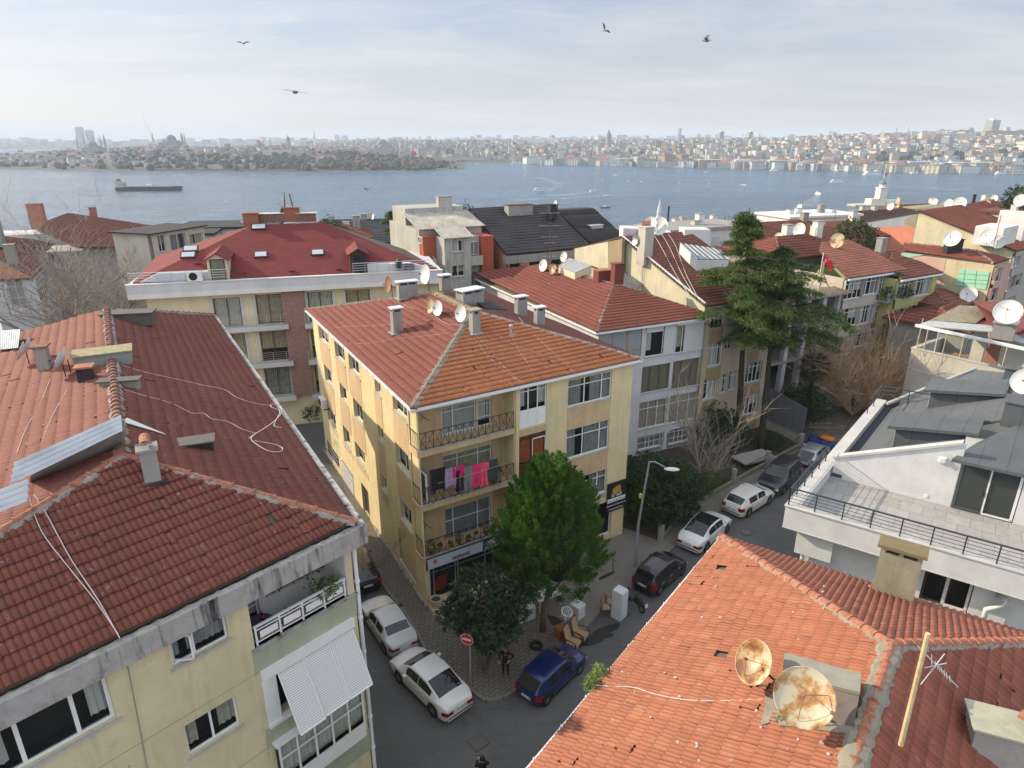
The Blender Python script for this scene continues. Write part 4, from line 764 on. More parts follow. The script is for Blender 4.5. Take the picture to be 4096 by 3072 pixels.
lw=[('r3',113,395,187,545,(.33,.66)),('r3',215,490,287,655,(.5,)),('r3',303,570,381,740,(.33,.66)),('r3',470,735,513,850,()),('r3',583,835,680,1015,(.5,)),('r3',150,640,208,798,(.5,)),('r3',248,755,301,905,(.5,)),('r3',333,850,402,1040,(.33,.66)),('r3',487,1015,531,1150,()),('r3',600,1130,693,1365,(.5,)),('r3',170,900,231,1060,(.33,.66)),('r3',268,1020,323,1190,(.5,)),('r3',345,1125,416,1310,(.5,)),('r3',507,1325,551,1470,()),('r4',462,-20,541,205,(.4,))]
lr=[(WL_.rect(*q[:5]),q[5])for q in lw];door=WL_.rect('r3',385,1385,443,1600);door=(door[0],.1,door[2],door[3]);vit=[WL_.rect('r4',462,320,575,650)];vit=[(vit[0][0],.75,vit[0][2],2.95)]
mb=MB();EZ=12.0
facade(mb,WL_,0,LL,0,EZ,[q[0]for q in lr]+[door]+vit,.25)
facade(mb,WF,sp,LF,0,EZ,[colA,cA2,cA3]+colB+[(sp+.2,.5,sp+2.4,2.9),(LF-3.2,.5,LF-1.0,2.9)],.22);facade(mb,WR,0,sp,3.2,EZ,hT+h2+h3,.16)
mb.quad(WF.pt(sp,3.2,-REC),WF.pt(sp,3.2,0),WF.pt(sp,EZ,0),WF.pt(sp,EZ,-REC))
shop=(.25,.55,sp-.1,2.55);facade(mb,WF,0,sp,0,3.2,[shop],.3);mb.quad(WF.pt(0,3.2,0),WF.pt(sp,3.2,0),WF.pt(sp,3.2,-REC),WF.pt(0,3.2,-REC))
rb1=WF.pt(LF,0);rb2=rb1+cb_*(LL);rb3=WL_.pt(0,0)
for q0,q1 in((rb1,rb2),(rb2,rb3)):mb.quad(q0,q1,V((q1.x,q1.y,EZ)),V((q0.x,q0.y,EZ)))
mb.build('wall',M_cyel,Ch)
pn=0
def panel(w,a,b,z0,z1,mat=M_tan,o=0):m=MB();m.wbox(w,a,b,z0,z1,o,o+.018);return m.build('painted_panel',mat,Ch)
cols_={}
for(r,_)in lr:
 if r[2]-r[0]>.9:cols_.setdefault(round(r[0]/1.3),[]).append(r)
def colpan(w,rs,top=EZ-.1,bot=3.3,o=0):
 rs=sorted(rs,key=lambda r:-r[3]);a=min(r[0]for r in rs);b=max(r[2]for r in rs);z=top
 for r in rs:
  if z-r[3]>.15:panel(w,a,b,r[3]+.02,z,o=o)
  z=r[1]-.08
 if z-bot>.1:panel(w,a,b,bot,z,o=o)
grp_=[]
for(r,_)in lr:
 if r[2]-r[0]<.9:continue
 for g in grp_:
  if abs((g[0][0]+g[0][2])/2-(r[0]+r[2])/2)<1.1:g.append(r);break
 else:grp_.append([r])
for g in grp_:colpan(WL_,g,bot=.9 if g[0][0]>LL*.8 else 3.3)
colpan(WF,colB);colpan(WF,[colA,cA2,cA3]);panel(WR,.05,sp-.05,3.3,min(h3[0][1],4.2)-.1)
for a,b in((.03,hT[0][0]),(hT[1][2],sp-.03)):
 panel(WR,a,b-.03,Zb[0]+.15,EZ-.1);panel(WR,a,b-.03,Zb[1]+.15,Zb[0]-.15);panel(WR,a,b-.03,Zb[2]+.15,Zb[1]-.15)
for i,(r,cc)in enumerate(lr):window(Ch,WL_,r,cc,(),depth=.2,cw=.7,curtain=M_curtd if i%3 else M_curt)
window(Ch,WR,hT[0],(.33,),(.78,),depth=.1,cw=1,ci=1);window(Ch,WR,hT[1],(),(.34,.82),sill=False,name='door',depth=.1);window(Ch,WR,h2[0],(.3,.72),(.72,),depth=.1,cw=1,ci=1);window(Ch,WR,h3[0],(.2,.72),(.68,),depth=.1,cw=1,ci=1)
r=colA;zmid=r[1]+(r[3]-r[1])*.4;window(Ch,WF,(r[0],zmid,r[2],r[3]),(.33,.68),(.8,),depth=.06,sill=False,cw=.5);m=MB();m.wbox(WF,r[0],r[2],r[1],zmid,-.1,-.04)
for f in(.33,.68):a=r[0]+(r[2]-r[0])*f;m.wbox(WF,a-.02,a+.02,r[1]+.04,zmid,-.035,-.02)
m.build('white_panel',M_white,Ch)
M_orc=simple('orange_curtain',(.50,.13,.03),.9,var=.2);r=cA2;zm=r[1]+(r[3]-r[1])*.33;f=window(Ch,WF,(r[0],zm,r[2],r[3]),(.48,),(.86,),frame=M_brown,depth=.08,curtain=M_orc,cw=.95,ci=.95,sill=False);window(Ch,WF,(r[0],r[1],r[2],zm),(.48,),(),frame=M_brown,depth=.08,curtain=simple('rust_panel',(.22,.05,.02),.7),cw=1,ci=1,sill=False)
m=MB();mid=(r[0]+r[2])/2;
for a0,a1,b0,b1 in((0,.04,0,1),(1-.04,1,0,1),(0,1,0,.04),(0,1,.96,1)):m.wbox(WF,mid+(r[2]-mid)*a0,mid+(r[2]-mid)*a1,zm+(r[3]-zm-.3)*b0,zm+(r[3]-zm-.3)*b1,-.07,-.03)
m.build('inner_frame',M_white,f)
window(Ch,WF,cA3,(.5,),(),depth=.1)
for q in colB:window(Ch,WF,q,(.38,.78),(.72,),depth=.08,cw=.85,ci=1,curtain=M_curtd)
for a in(sp+.2,LF-3.2):window(Ch,WF,(a,.5,a+2.2,2.9),(.5,),(),depth=.15,frame=M_white,curtain=None,sill=False,name='shop_window')
for q in vit:window(Ch,WL_,q,(.6,),(),depth=.15,frame=M_brown,curtain=None,sill=True,name='shop_window')
m=MB();m.wbox(WL_,door[0]+.02,door[2]-.02,door[1],door[3]-.02,-.22,-.18);o=m.build('door',simple('dark_door',(.03,.035,.045),.4),Ch);m=MB();m.wbox(WL_,door[2]-.2,door[2]-.16,1.0,1.3,-.18,-.13);m.build('handle',M_steel,o)
g=WL_.rect('r3',170,1120,250,1300);m=MB()
for i in range(9):a=g[0]+(g[2]-g[0])*i/8;m.tube([WL_.pt(a,g[3],.02),WL_.pt(a,(g[1]+g[3])/2,.08),WL_.pt(a,g[1]+.25,.38),WL_.pt(a,g[1],.3),WL_.pt(a,g[1]-.05,.02)],.012,4)
for z in(g[1]+.1,(g[1]+g[3])/2,g[3]-.1):m.tube([WL_.pt(g[0],z,.08),WL_.pt(g[2],z,.08)],.012,4)
m.build('window_grille',M_white,Ch);m=MB();m.wbox(WL_,g[0],g[2],g[1],g[3],.005,.012);m.build('grille_window',M_dark,Ch)
g=WL_.rect('r3',265,1245,352,1540);m=MB();nx_=10;nz_=14
for i in range(nx_):
 for j in range(nz_):
  a=g[0]+(g[2]-g[0])*i/nx_;b=g[0]+(g[2]-g[0])*(i+1)/nx_;z0=g[1]+(g[3]-g[1])*j/nz_;z1=g[1]+(g[3]-g[1])*(j+1)/nz_;t_=.05
  m.wbox(WL_,a,b,z0,z0+t_,0,.05);m.wbox(WL_,a,a+t_,z0+t_,z1,0,.05)
m.build('pierced_screen',M_white,Ch);m=MB();m.wbox(WL_,g[0],g[2],g[1],g[3],.003,.01);m.build('screen_shade',M_dark,Ch)
def xrail(parent,w,s0,s1,z0,o,h=.95,ends=(1,1),depth=1.0,cross=True):
 m=MB();n=int((s1-s0)/.42)
 P_=lambda a,z:w.pt(a,z,o);m.tube([P_(s0,z0+h),P_(s1,z0+h)],.022,4);m.tube([P_(s0,z0+.08),P_(s1,z0+.08)],.014,4)
 for i in range(n+1):
  a=s0+(s1-s0)*i/n;m.tube([P_(a,z0),P_(a,z0+h)],.018,4)
  if i<n and cross:b=s0+(s1-s0)*(i+1)/n;m.tube([P_(a+.02,z0+.1),P_((a+b)/2,z0+h*.55),P_(a+.02,z0+h-.03)],.014,4);m.tube([P_(b-.02,z0+.1),P_((a+b)/2,z0+h*.55),P_(b-.02,z0+h-.03)],.014,4)
 for e,a in zip(ends,(s0,s1)):
  if e:
   m.tube([w.pt(a,z0+h,o),w.pt(a,z0+h,o-depth)],.022,4);m.tube([w.pt(a,z0+.08,o),w.pt(a,z0+.08,o-depth)],.014,4)
   for k in range(5):m.tube([w.pt(a,z0,o-depth*k/5),w.pt(a,z0+h,o-depth*k/5)],.012,4)
 return m.build('railing',M_black,parent)
for i,z in enumerate(Zb):
 m=MB();m.wbox(WF,-.12,sp-.01,z-.16,z+.1,-REC+.01,.12);m.wbox(WF,-.14,sp-.01,z+.1,z+.16,.0,.14);o=m.build('balcony',[M_tan,M_conc][0],Ch);m=MB();m.wbox(WF,-.16,sp-.01,z+.16,z+.185,-.02,.16);m.build('worn_edge',M_conc,o);xrail(o,WF,-.06,sp-.08,z+.16,.08,ends=(1,0))
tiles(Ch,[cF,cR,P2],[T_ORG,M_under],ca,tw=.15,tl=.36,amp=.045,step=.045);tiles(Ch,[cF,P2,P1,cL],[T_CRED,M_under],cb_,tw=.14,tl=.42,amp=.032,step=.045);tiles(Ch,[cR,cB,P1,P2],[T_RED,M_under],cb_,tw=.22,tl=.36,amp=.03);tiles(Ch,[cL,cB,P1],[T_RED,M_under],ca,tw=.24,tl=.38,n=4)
mossy=plaster('mossy_mortar',(.26,.23,.13),.6,(.08,.08,.04),scale=4)
ridge(Ch,cF,P2,T_CAPD,r=.08,mw=.24,ln=.45,mortar=plaster('dark_mortar',(.20,.18,.155),.6,scale=4),lump=1.2);ridge(Ch,cR,P2,T_CAPD,mw=.2,ln=.5,mortar=M_mort,r=.10);ridge(Ch,cL,P1,T_CAPD,mw=.2,ln=.5,mortar=plaster('dark_mortar',(.20,.18,.155),.6),r=.11);ridge(Ch,P2,P1,T_CAPD,mw=.3,ln=.45,mortar=mossy,r=.1);ridge(Ch,cB,P1,T_CAPD,ln=.6)
dz=V((0,0,-.16));gutter(Ch,cF+dz,cR+dz);gutter(Ch,cL+dz,cF+dz);gutter(Ch,cR+dz,cB+dz);m=MB();m.ext([cF+V((0,0,-.22)),cR+V((0,0,-.22)),cB+V((0,0,-.22)),cL+V((0,0,-.22))],(0,0,.05));m.build('soffit',M_cyel,Ch)
m=MB();a=WF.pt(-.02,0,.07);m.tube([V((a.x,a.y,.3)),V((a.x,a.y,11.7))],.05,8);m.build('drain_pipe',M_cyel,Ch);m=MB();a=WF.pt(sp+.1,0,.07);m.tube([V((a.x,a.y,3.3)),V((a.x,a.y,11.7))],.04,8);m.build('drain_pipe',M_cyel,Ch)
def CL(x,y,lift=0):return onplane('r3',x,y,cF,nCL)+V((0,0,lift))
def CF_(x,y,lift=0):return onplane('r3',x,y,cF,nCF)+V((0,0,lift))
def CR_(x,y,lift=0):return onplane('r3',x,y,cR,nCR)+V((0,0,lift))
capw=simple('cap_white',(.62,.64,.68),.6,var=.1);flz=simple('lead_flash',(.4,.41,.43),.5,.3,var=.3)
chimney(Ch,CL(615,445),.62,.45,1.35,angF,M_conc2,capw,flash=flz);chimney(Ch,CL(680,225),1.35,.5,.95,angF-3,M_conc2,capw,flash=flz);chimney(Ch,CF_(1105,445),.5,.45,1.15,angF,M_conc2,M_conc2,flash=flz)
chimney(Ch,CR_(1395,335),.75,.45,1.1,angF,M_conc2,capw);chimney(Ch,CR_(1512,395),.6,.4,.95,angF,M_conc2,capw);chimney(Ch,P1+cb_*2.2+ca*1.5+V((0,0,-1.5)),.7,.5,2.0,angF,M_conc2,capw)
o=chimney(Ch,CR_(1075,260,-.2),1.7,.8,.95,angF+10,M_conc2,capw);m=MB();q=[CR_(1000,210,.55),CR_(1130,250,.5),CR_(1310,310,.12),CR_(1170,300,.12)];m.ext(q,(0,0,-.03));m.build('wire_mesh_cover',M_blk,Ch)
m=MB();q=CF_(1335,455);m.box(q+V((0,0,.03)),(.5,.4,.05),angF);m.cyl(q,q+V((0,0,.45)),.07,None,8);m.ball(q+V((0,0,.5)),.12,8,5);m.build('roof_vent',flz,Ch)
for i,(f,x,y,r,az,el,mt,lab)in enumerate(((CL,583,210,.55,210,8,M_rust,'rust brown dish on the back ridge beside the wide grey chimney'),(CL,845,335,.42,215,15,M_dishr,'white dish with a rust patch, left of a close pair'),(CL,888,345,.46,225,12,None,'clean white dish, right of the close pair on the red slope'),(CL,1035,385,.46,225,15,None,'white dish beside the small chimney at the hip top'))):
 q=f(x,y);dish((q.x,q.y,q.z),r,az,el,lab,mt,mast=.55 if i else.8)
q=P1+cb_*1.5+V((0,0,.0));dish((q.x,q.y,q.z),.65,215,10,'large white dish rising at the back of the central roof ridge',mast=1.0)
PCL,PCF=(cF,nCL),(cF,nCF)
cable('r3',[(610,215),(640,260),(720,300),(830,335),(900,380),(960,400),(1040,395)],PCL,label='white cable from the wide chimney down to the dish pair');cable('r3',[(200,420),(300,410),(450,405),(560,400),(660,395),(830,335)],PCL,label='straight pale cable across the red slope to the left eave');cable('r3',[(310,515),(420,518),(600,490),(800,470),(950,450)],PCL,label='lower pale cable crossing the red slope')
cable('r3',[(1045,400),(1100,480),(1190,600),(1290,690),(1370,755)],PCF,label='white cable sagging from the hip top to the front gutter');cable('r3',[(1090,450),(1200,560),(1310,690),(1410,775)],PCF,label='second white cable running beside it to the front gutter');cable('r3',[(1335,470),(1380,560),(1450,660),(1495,755)],PCF,label='white cable from the roof vent to the front gutter');cable('r3',[(1380,350),(1450,430),(1550,530),(1650,620),(1740,710)],PCF,label='white cable down the right part of the orange slope');cable('r3',[(1200,400),(1300,500),(1500,580),(1680,630),(1690,645)],PCF,label='thin cable lying slantwise over the orange tiles')
m=MB();m.wbox(WF,.1,sp-.35,2.6,3.25,.02,.14);o=tag(m.build('shop_sign',simple('sign_blue_grey',(.50,.56,.66),.4)),'long pale blue shop sign under the first balcony reading taskesti','sign')
m=MB();m.wbox(WF,.05,sp-.3,3.25,3.3,.0,.16);m.wbox(WF,.05,.1,2.6,3.25,0,.16);m.build('sign_frame',simple('navy',(.01,.015,.04),.5),o)
m=MB();bs=sp*.62;m.wbox(WF,bs,sp-.36,2.62,3.24,.14,.147);m.build('blue_panel',simple('teal_blue',(.015,.09,.17),.5),o)
def text(s,w,a,z,size,mat,parent,o=.155,name='lettering',bold=0,depth=.002,align='LEFT'):
 cu=bpy.data.curves.new(name,'FONT');cu.body=s;cu.size=size;cu.extrude=depth;cu.offset=bold;cu.align_x=align;ob=bpy.data.objects.new(name,cu);C.objects.link(ob);cu.materials.append(mat)
 p=w.pt(a,z,o)if isinstance(w,Wall)else w[0];d=w.d if isinstance(w,Wall)else w[1];u=V((0,0,1))if isinstance(w,Wall)else w[2];n_=d.cross(u).normalized();Mx=Matrix((d,u,n_)).transposed().to_4x4();Mx.translation=p
 if parent is not None:ob.parent=parent;Mx.translation=p-WL[parent]
 me=bpy.data.meshes.new_from_object(ob);me.materials.clear();me.materials.append(mat);bpy.data.objects.remove(ob);ob=bpy.data.objects.new(name,me);C.objects.link(ob);ob.parent=parent
 ob.matrix_basis=Mx;WL[ob]=V(p);return ob
M_navy=simple('navy_letters',(.01,.02,.06),.6);M_wl=simple('white_letters',(.75,.77,.8),.6)
text('taşkesti',WF,1.55,2.74,.34,M_navy,o,bold=.006);text('BİRLİK',WF,bs+.25,2.86,.36,M_wl,o,bold=.008);text('0216 341 04 36 • EMLAK',WF,bs+.15,2.67,.15,M_wl,o,bold=.003)
m=MB();m.cyl(WF.pt(.55,2.98,.13),WF.pt(.55,2.98,.15),.13,None,9);m.build('emblem',simple('coral',(.5,.12,.1),.6),o)
m=MB();m.wbox(WF,shop[0],shop[2],shop[1],shop[3],-1.6,-1.5);m.wbox(WF,shop[0],shop[2],.3,.5,-1.6,-.3);
for a in(shop[0],shop[2]):m.wbox(WF,a-.03,a+.03,.5,2.6,-1.5,-.3)
m.build('shop_interior',M_dark,Ch);window(Ch,WF,shop,(.05,.3,.33,.66),(.82,),frame=M_steel,curtain=None,sill=False,depth=.05,name='shop_window')
m=MB();m.ext([WF.pt(.55,.56,-.5),WF.pt(1.3,.56,-.5),WF.pt(1.9,2.3,-.6),WF.pt(1.3,2.3,-.6)],WF.n*-.06);tag(m.build('display_board',simple('display_red',(.38,.03,.025),.6)),'tilted red display board behind the corner shop window','board')
m=MB();m.wbox(WF,.0,sp+.6,.0,.42,.0,.75);m.wbox(WF,.35,sp+.4,.0,.22,.75,1.25);m.build('entrance_steps',plaster('cream_step',(.55,.47,.30),.3),Ch);m=MB();m.wbox(WL_,LL-9,LL+.0,.0,.35,.0,.1);m.build('wall_foot',M_conc,Ch)
q=WF.pt(.35,.42,.45);t=thing('planter_pot',q,'big cream round pot standing on the corner shop step','plant pot');m=MB();m.lathe([(.16,0),(.24,.1),(.26,.3),(.3,.42),(.33,.44),(.33,.5),(.27,.5),(.26,.42),(0,.4)],q,18);m.build('pot',plaster('cream_pot',(.52,.47,.34),.3),t);m=MB();m.cyl(q+V((0,0,.38)),q+V((0,0,.42)),.255,None,14);m.build('soil',simple('soil',(.05,.035,.025),.95),t)
bz=WF.hit('r3',1935,1480);s_a,z_a=WF.hit('r3',1940,1400);s_b,z_b=WF.hit('r3',2045,1540);bw=Wall(WF.pt(0,0,.1).to_2d().to_3d(),angF)
m=MB();m.wbox(WF,s_a,s_b,z_b,z_a,.05,.1);o=tag(m.build('notice_banner',simple('banner_black',(.012,.012,.014),.5)),'black banner with gold building emblem at the right end of the yellow wall','banner')
H_=z_a-z_b;Wd=s_b-s_a;m=MB();m.wbox(WF,s_a+.02,s_b-.02,z_b+H_*.33,z_b+H_*.46,.1,.106);m.build('text_band',M_wl,o)
gold=simple('gold',(.55,.38,.07),.4);m=MB()
for i in range(6):m.wbox(WF,s_a+Wd*(.28+.075*i),s_a+Wd*(.28+.075*i)+Wd*.05,z_b+H_*.64,z_b+H_*(.80+.022*(i if i<4 else 7-i)),.1,.106)
m.wbox(WF,s_a+Wd*.2,s_a+Wd*.8,z_b+H_*.61,z_b+H_*.63,.1,.106);m.build('emblem',gold,o)
text('SS YAPI',WF,s_a+Wd*.5,z_b+H_*.5,H_*.13,M_wl,o,.108,bold=.003,align='CENTER');text('KENTSEL DÖNÜŞÜM PROJE ALANI',WF,s_a+Wd*.5,z_b+H_*.365,H_*.052,simple('black_letters',(.01,.01,.01),.6),o,.108,bold=.002,align='CENTER');text('0 532 623 29 38  0850 928 8 353',WF,s_a+Wd*.5,z_b+H_*.2,H_*.058,M_wl,o,.108,bold=.002,align='CENTER');text('www.ssyapistanbul.com',WF,s_a+Wd*.5,z_b+H_*.07,H_*.06,M_wl,o,.108,bold=.001,align='CENTER')
def ac(w,a,z,o,label,s=1,grp=None):
 q=w.pt(a,z,o);t=thing('air_conditioner',q,label,'air conditioner',grp);m=MB();m.wbox(w,a,a+.85*s,z,z+.6*s,o,o+.32*s);m.build('casing',M_white,t,bevel=.02);m=MB();m.cyl(w.pt(a+.33*s,z+.3*s,o+.32*s),w.pt(a+.33*s,z+.3*s,o+.34*s),.24*s,None,16);m.build('fan',M_dark,t);m=MB();m.wbox(w,a+.05,a+.09,z-.12,z,o-.2,o+.3);m.wbox(w,a+.75*s,a+.75*s+.04,z-.12,z,o-.2,o+.3);m.build('bracket',M_black,t);return t
s_,z_=WL_.hit('r3',158,895);ac(WL_,s_,z_,.05,'white air conditioner hung on the sunlit alley wall',1.25)
zc=Zb[1]+.16+.95;line=[];kinds=[('jumper','black long sleeved top',(.01,.01,.012),838,912,1312,1425,1),('towel','lilac and cream knit',(.35,.26,.42),918,978,1310,1400,1),('jumper','dark purple top',(.06,.02,.09),826,842,1312,1445,1),('shirt','magenta cloth',(.55,.02,.14),972,1030,1295,1340,0),('trousers','black leggings',(.012,.012,.015),988,1032,1320,1420,2),('trousers','black and white spotted leggings',(.2,.2,.21),1036,1086,1300,1425,2),('trousers','bright pink trousers',(.75,.03,.16),1088,1138,1285,1392,2),('trousers','coral pink trousers',(.80,.10,.16),1140,1185,1272,1392,2),('jumper','dark grey hooded top',(.05,.06,.075),1190,1240,1255,1370,1)]
WLn=Wall(WF.pt(0,0,.16).to_2d().to_3d(),angF)
for nm,lab,col,x0,x1,y0,y1,kd in kinds:
 a0,zt=WLn.hit('r3',x0-9,y0);a1,zb2=WLn.hit('r3',x1+9,y1+14);m=MB();n=6;mt=simple('cloth_'+lab.replace(' ','_'),col,.95,var=.25 if 'spotted' not in lab else.95,scale=3 if 'spotted' not in lab else 18)
 def sheet(xa,xb,za,zb_,ph):
  g=[]
  for i in range(n+1):
   a=xa+(xb-xa)*i/n
   for j in range(4):f=j/3;g.append(WLn.pt(a+(.0 if j<2 else.01*math.sin(i)),za+(zb_-za)*f,.02+.03*math.sin(i*1.4+ph)*f))
  m.add(g,[(i*4+j,i*4+j+1,i*4+5+j,i*4+4+j)for i in range(n)for j in range(3)])
 if kd==2:zm=zt-(zt-zb2)*.3;sheet(a0,a1,zt,zm,0);sheet(a0,(a0+a1)/2-.02,zm,zb2,1);sheet((a0+a1)/2+.02,a1,zm,zb2,2)
 else:
  sheet(a0,a1,zt,zb2+(zt-zb2)*.12,.5)
  if kd==1:sheet(a0,a0+(a1-a0)*.2,zb2+(zt-zb2)*.12,zb2,1);sheet(a1-(a1-a0)*.2,a1,zb2+(zt-zb2)*.12,zb2,1)
 o=m.build('laundry_'+nm,mt);s_m=o.modifiers.new('s','SOLIDIFY');s_m.thickness=.006;tag(o,lab+' hanging on the middle balcony line','laundry','washing on the middle balcony')
m=MB();m.tube([WLn.pt(.9,zc+.15,.03),WLn.pt(sp*.55,zc+.11,.03),WLn.pt(sp-.6,zc+.2,.03)],.008,4);tag(m.build('washing_line',M_cable),'thin washing line along the middle balcony','line')
a0,z0=WF.hit('r3',765,1330);a1,z1=WF.hit('r3',790,1480);m=MB();z0,z1=Zb[1]+.2,Zb[1]+1.75;t=thing('folded_screen',WF.pt(.35,z0,-.15),'tall framed screen leaning at the left end of the middle balcony','screen');m.wbox(WF,.3,.36,z0,z1,-.9,-.0);m.build('panel',M_steel,t);m=MB()
for z in(z0,z1):m.wbox(WF,.28,.38,z-.03,z+.03,-.9,0)
for o_ in(-.9,-.03):m.wbox(WF,.28,.38,z0,z1,o_,o_+.04)
m.build('rim',M_white,t)
z=Zb[2]+.16
for i in range(8):
 a=.5+i*.55;q=WF.pt(a,z,-.12-.1*(i%2));pot((q.x,q.y,q.z),RND.uniform(.11,.16),RND.uniform(.18,.26),['terracotta pot with spiky aloe at the left end of the lowest balcony','small clay pot next to the aloe on the lowest balcony','third clay pot from the left on the lowest balcony','fourth clay pot on the lowest balcony','fifth clay pot on the lowest balcony, half hidden by the rail','striped pot near the middle of the lowest balcony','seventh pot on the lowest balcony before the conifer','last pot on the lowest balcony beside the conifer'][i],.55 if i==0 else(.3 if i%3==0 else.12),None if i!=5 else M_dish)
q=WF.pt(sp-1.2,Zb[1]+.16,-.2);pot((q.x,q.y,q.z),.12,.2,'leafy plant at the right end of the middle balcony behind the grey top',.9)
for nm,(kx,x,y),lab in((0,('r3',770,975),'top left balcony wall'),(1,('r3',1315,860),'right side of the top balcony wall'),(2,('r3',1310,1195),'right side of the middle balcony wall'),(3,('r4',620,150),'left side of the lowest balcony wall')):
 s_,z_=WR.hit(kx,x,y);t=thing('line_bracket',WR.pt(s_,z_,0),'rusty folding bracket on the '+lab,'bracket','folding brackets on the balcony walls');m=MB();m.tube([WR.pt(s_-.1,z_+.2,.02),WR.pt(s_-.05,z_+.1,.3),WR.pt(s_+.2,z_-.1,.45)],.015,4);m.tube([WR.pt(s_-.1,z_-.2,.02),WR.pt(s_-.05,z_+.1,.3)],.012,4);m.build('arm',M_black,t)
F2,R2,E2=P('o',1560,1160,10),P('o',1145,1659,10),P('o',2212,1370,10)
d1=(R2-F2).normalized();d2=(E2-F2).normalized();A2=P('o',1925,1395,12.45);n2L=d1.cross(A2-F2).normalized();n2B=d2.cross(A2-F2).normalized()
K2=onplane('o',1938,1650,A2,V((d1.y,-d1.x,0)));rd=d1.copy();rend=A2+rd*9.0;wid=abs((A2-F2).dot(V((-d1.y,d1.x,0))))
perp=V((-d1.y,d1.x,0));perp=perp if perp.dot(A2-F2)>0 else-perp;H2=A2.z-10
hipd=onplane('o',2212,1388,F2,n2B)-A2;E3=A2+hipd*(-H2/hipd.z)
B2=thing('apartment_house',(F2.x+4,F2.y-6,0),'nearest house at lower right with salmon orange tile roof carrying two rusty dishes','house')
R2e=F2+d1*22
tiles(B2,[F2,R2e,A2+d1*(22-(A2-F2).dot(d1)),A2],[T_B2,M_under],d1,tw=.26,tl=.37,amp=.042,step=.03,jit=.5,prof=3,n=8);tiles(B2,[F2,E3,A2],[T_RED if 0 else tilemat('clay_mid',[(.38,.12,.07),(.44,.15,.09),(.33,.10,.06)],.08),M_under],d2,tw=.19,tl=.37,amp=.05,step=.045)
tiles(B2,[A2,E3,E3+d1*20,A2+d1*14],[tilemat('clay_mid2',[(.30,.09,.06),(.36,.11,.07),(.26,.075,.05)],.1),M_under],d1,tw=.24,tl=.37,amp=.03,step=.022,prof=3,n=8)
mt2=plaster('buff_mortar',(.27,.245,.19),.7,scale=5);ridge(B2,F2,A2,T_CAP,r=.15,mw=.22,ln=.45,mortar=mt2,lump=.6);ridge(B2,A2+V((0,0,.02)),E3+V((0,0,.02)),T_CAP,r=.13,mw=.16,ln=.4,mortar=M_mort,lump=.5);ridge(B2,A2+V((0,0,.03)),A2+d1*9+V((0,0,.03)),T_CAP,r=.12,mw=.25,ln=.45,mortar=mt2,lump=.5)
iw=perp*.4-d1*-.35;g=MB();a,b=F2+perp*.5+d1*.4,F2+perp*.5+d1*21;c_=b+perp*(wid*2-1);d_=a+perp*(wid*2-1);g.ext([V((q.x,q.y,0))for q in(a,b,c_,d_)],(0,0,9.95));g.build('wall',M_cream,B2)
gutter(B2,F2+V((0,0,-.14)),R2e+V((0,0,-.14)),M_gut,name='gutter');gutter(B2,E3+V((0,0,-.14)),F2+V((0,0,-.14)),M_gut)
def S2(x,y,l=0,k='e'):return onplane(k,x,y,F2,n2L)+V((0,0,l))
def S3(x,y,l=0,k='e'):return onplane(k,x,y,F2,n2B)+V((0,0,l))
a2=math.degrees(math.atan2(d1.y,d1.x))
q0=S2(700,800,0);m=MB();
cs=[S2(432,640,.0),S2(1010,775,.0),S2(1008,630,.0),S2(440,480,.0)]
n4=V((0,0,1));base=S2(560,1010),S2(940,1095)
fl=V((0,0,.75));topq=[onplane('e',x,y,F2+V((0,0,.62)),n2L)for x,y in((432,640),(1000,775),(1008,635),(440,480))]
bot=[onplane('e',x,y,F2,n2L)for x,y in((470,985),(945,1065),(985,830),(560,760))]
m.add(bot+[topq[0]-V((0,0,.1)),topq[1]-V((0,0,.1)),topq[2]-V((0,0,.1)),topq[3]-V((0,0,.1))],[(0,1,5,4),(1,2,6,5),(2,3,7,6),(3,0,4,7)]);o=m.build('flue_box',plaster('rose_grey',(.14,.115,.105),.7,scale=3),B2);m=MB();m.ext(topq,(0,0,-.09));m.build('slab_cover',plaster('lichen_slab',(.23,.23,.20),.7,(.1,.1,.08),.2,3),o)
m=MB();m.ext([S2(360,930,.05),S2(400,1040,.05),S2(950,1110,.05),S2(955,1060,.05)],(0,0,.05));m.ext([S2(260,1040,.05),S2(400,1000,.05),S2(370,800,.06),S2(300,840,.06)],(0,0,.04));m.build('mortar_apron',mt2,B2)
UPN=lambda x,y,h:onplane('e',x,y,F2+V((0,0,h)),n2L)-V((0,0,h));dq=UPN(262,555,.8);dish((dq.x,dq.y,dq.z),.52,196,32,'rust streaked dish seen from the side, left of the pair on the salmon roof',M_dishr,mast=.75,arms=3);dq=UPN(590,825,.85);D_=dish((dq.x,dq.y,dq.z),.60,235,48,'large round rusty yellow dish facing the viewer on the salmon roof',M_dishr,mast=.85,arms=3)
m=MB();a=UPN(590,825,.85)+V((0,0,.7));b=UPN(262,555,.8)+V((0,0,.65));m.tube([a,b],.03,5);tag(m.build('dish_strut',M_black),'dark iron strut joining the two rusty dishes','strut')
pb=onplane('e',1300,1165,A2,n2L);t=thing('aerial_pole',pb,'pale bamboo pole leaning over the salmon ridge with an old comb aerial','aerial');r_=ray(px('e',1502,340));top=CAM+r_*((pb-CAM).length*.90/r_.length);m=MB();m.tube([pb,pb.lerp(top,.5),top],[.05,.045,.045],8);m.build('pole',simple('bamboo',(.50,.40,.22),.7,var=.2,scale=8),t)
def at_d(k,x,y,D):r=ray(px(k,x,y));return CAM+r*(D/r.length)
Dd=(pb-CAM).length*.93;m=MB();A_=at_d('e',1425,432,Dd);B_=at_d('e',1725,738,Dd*1.02);m.tube([A_,B_],.011,4);ax=(B_-A_).normalized();cr=ax.cross(V((0,.2,1))).normalized()
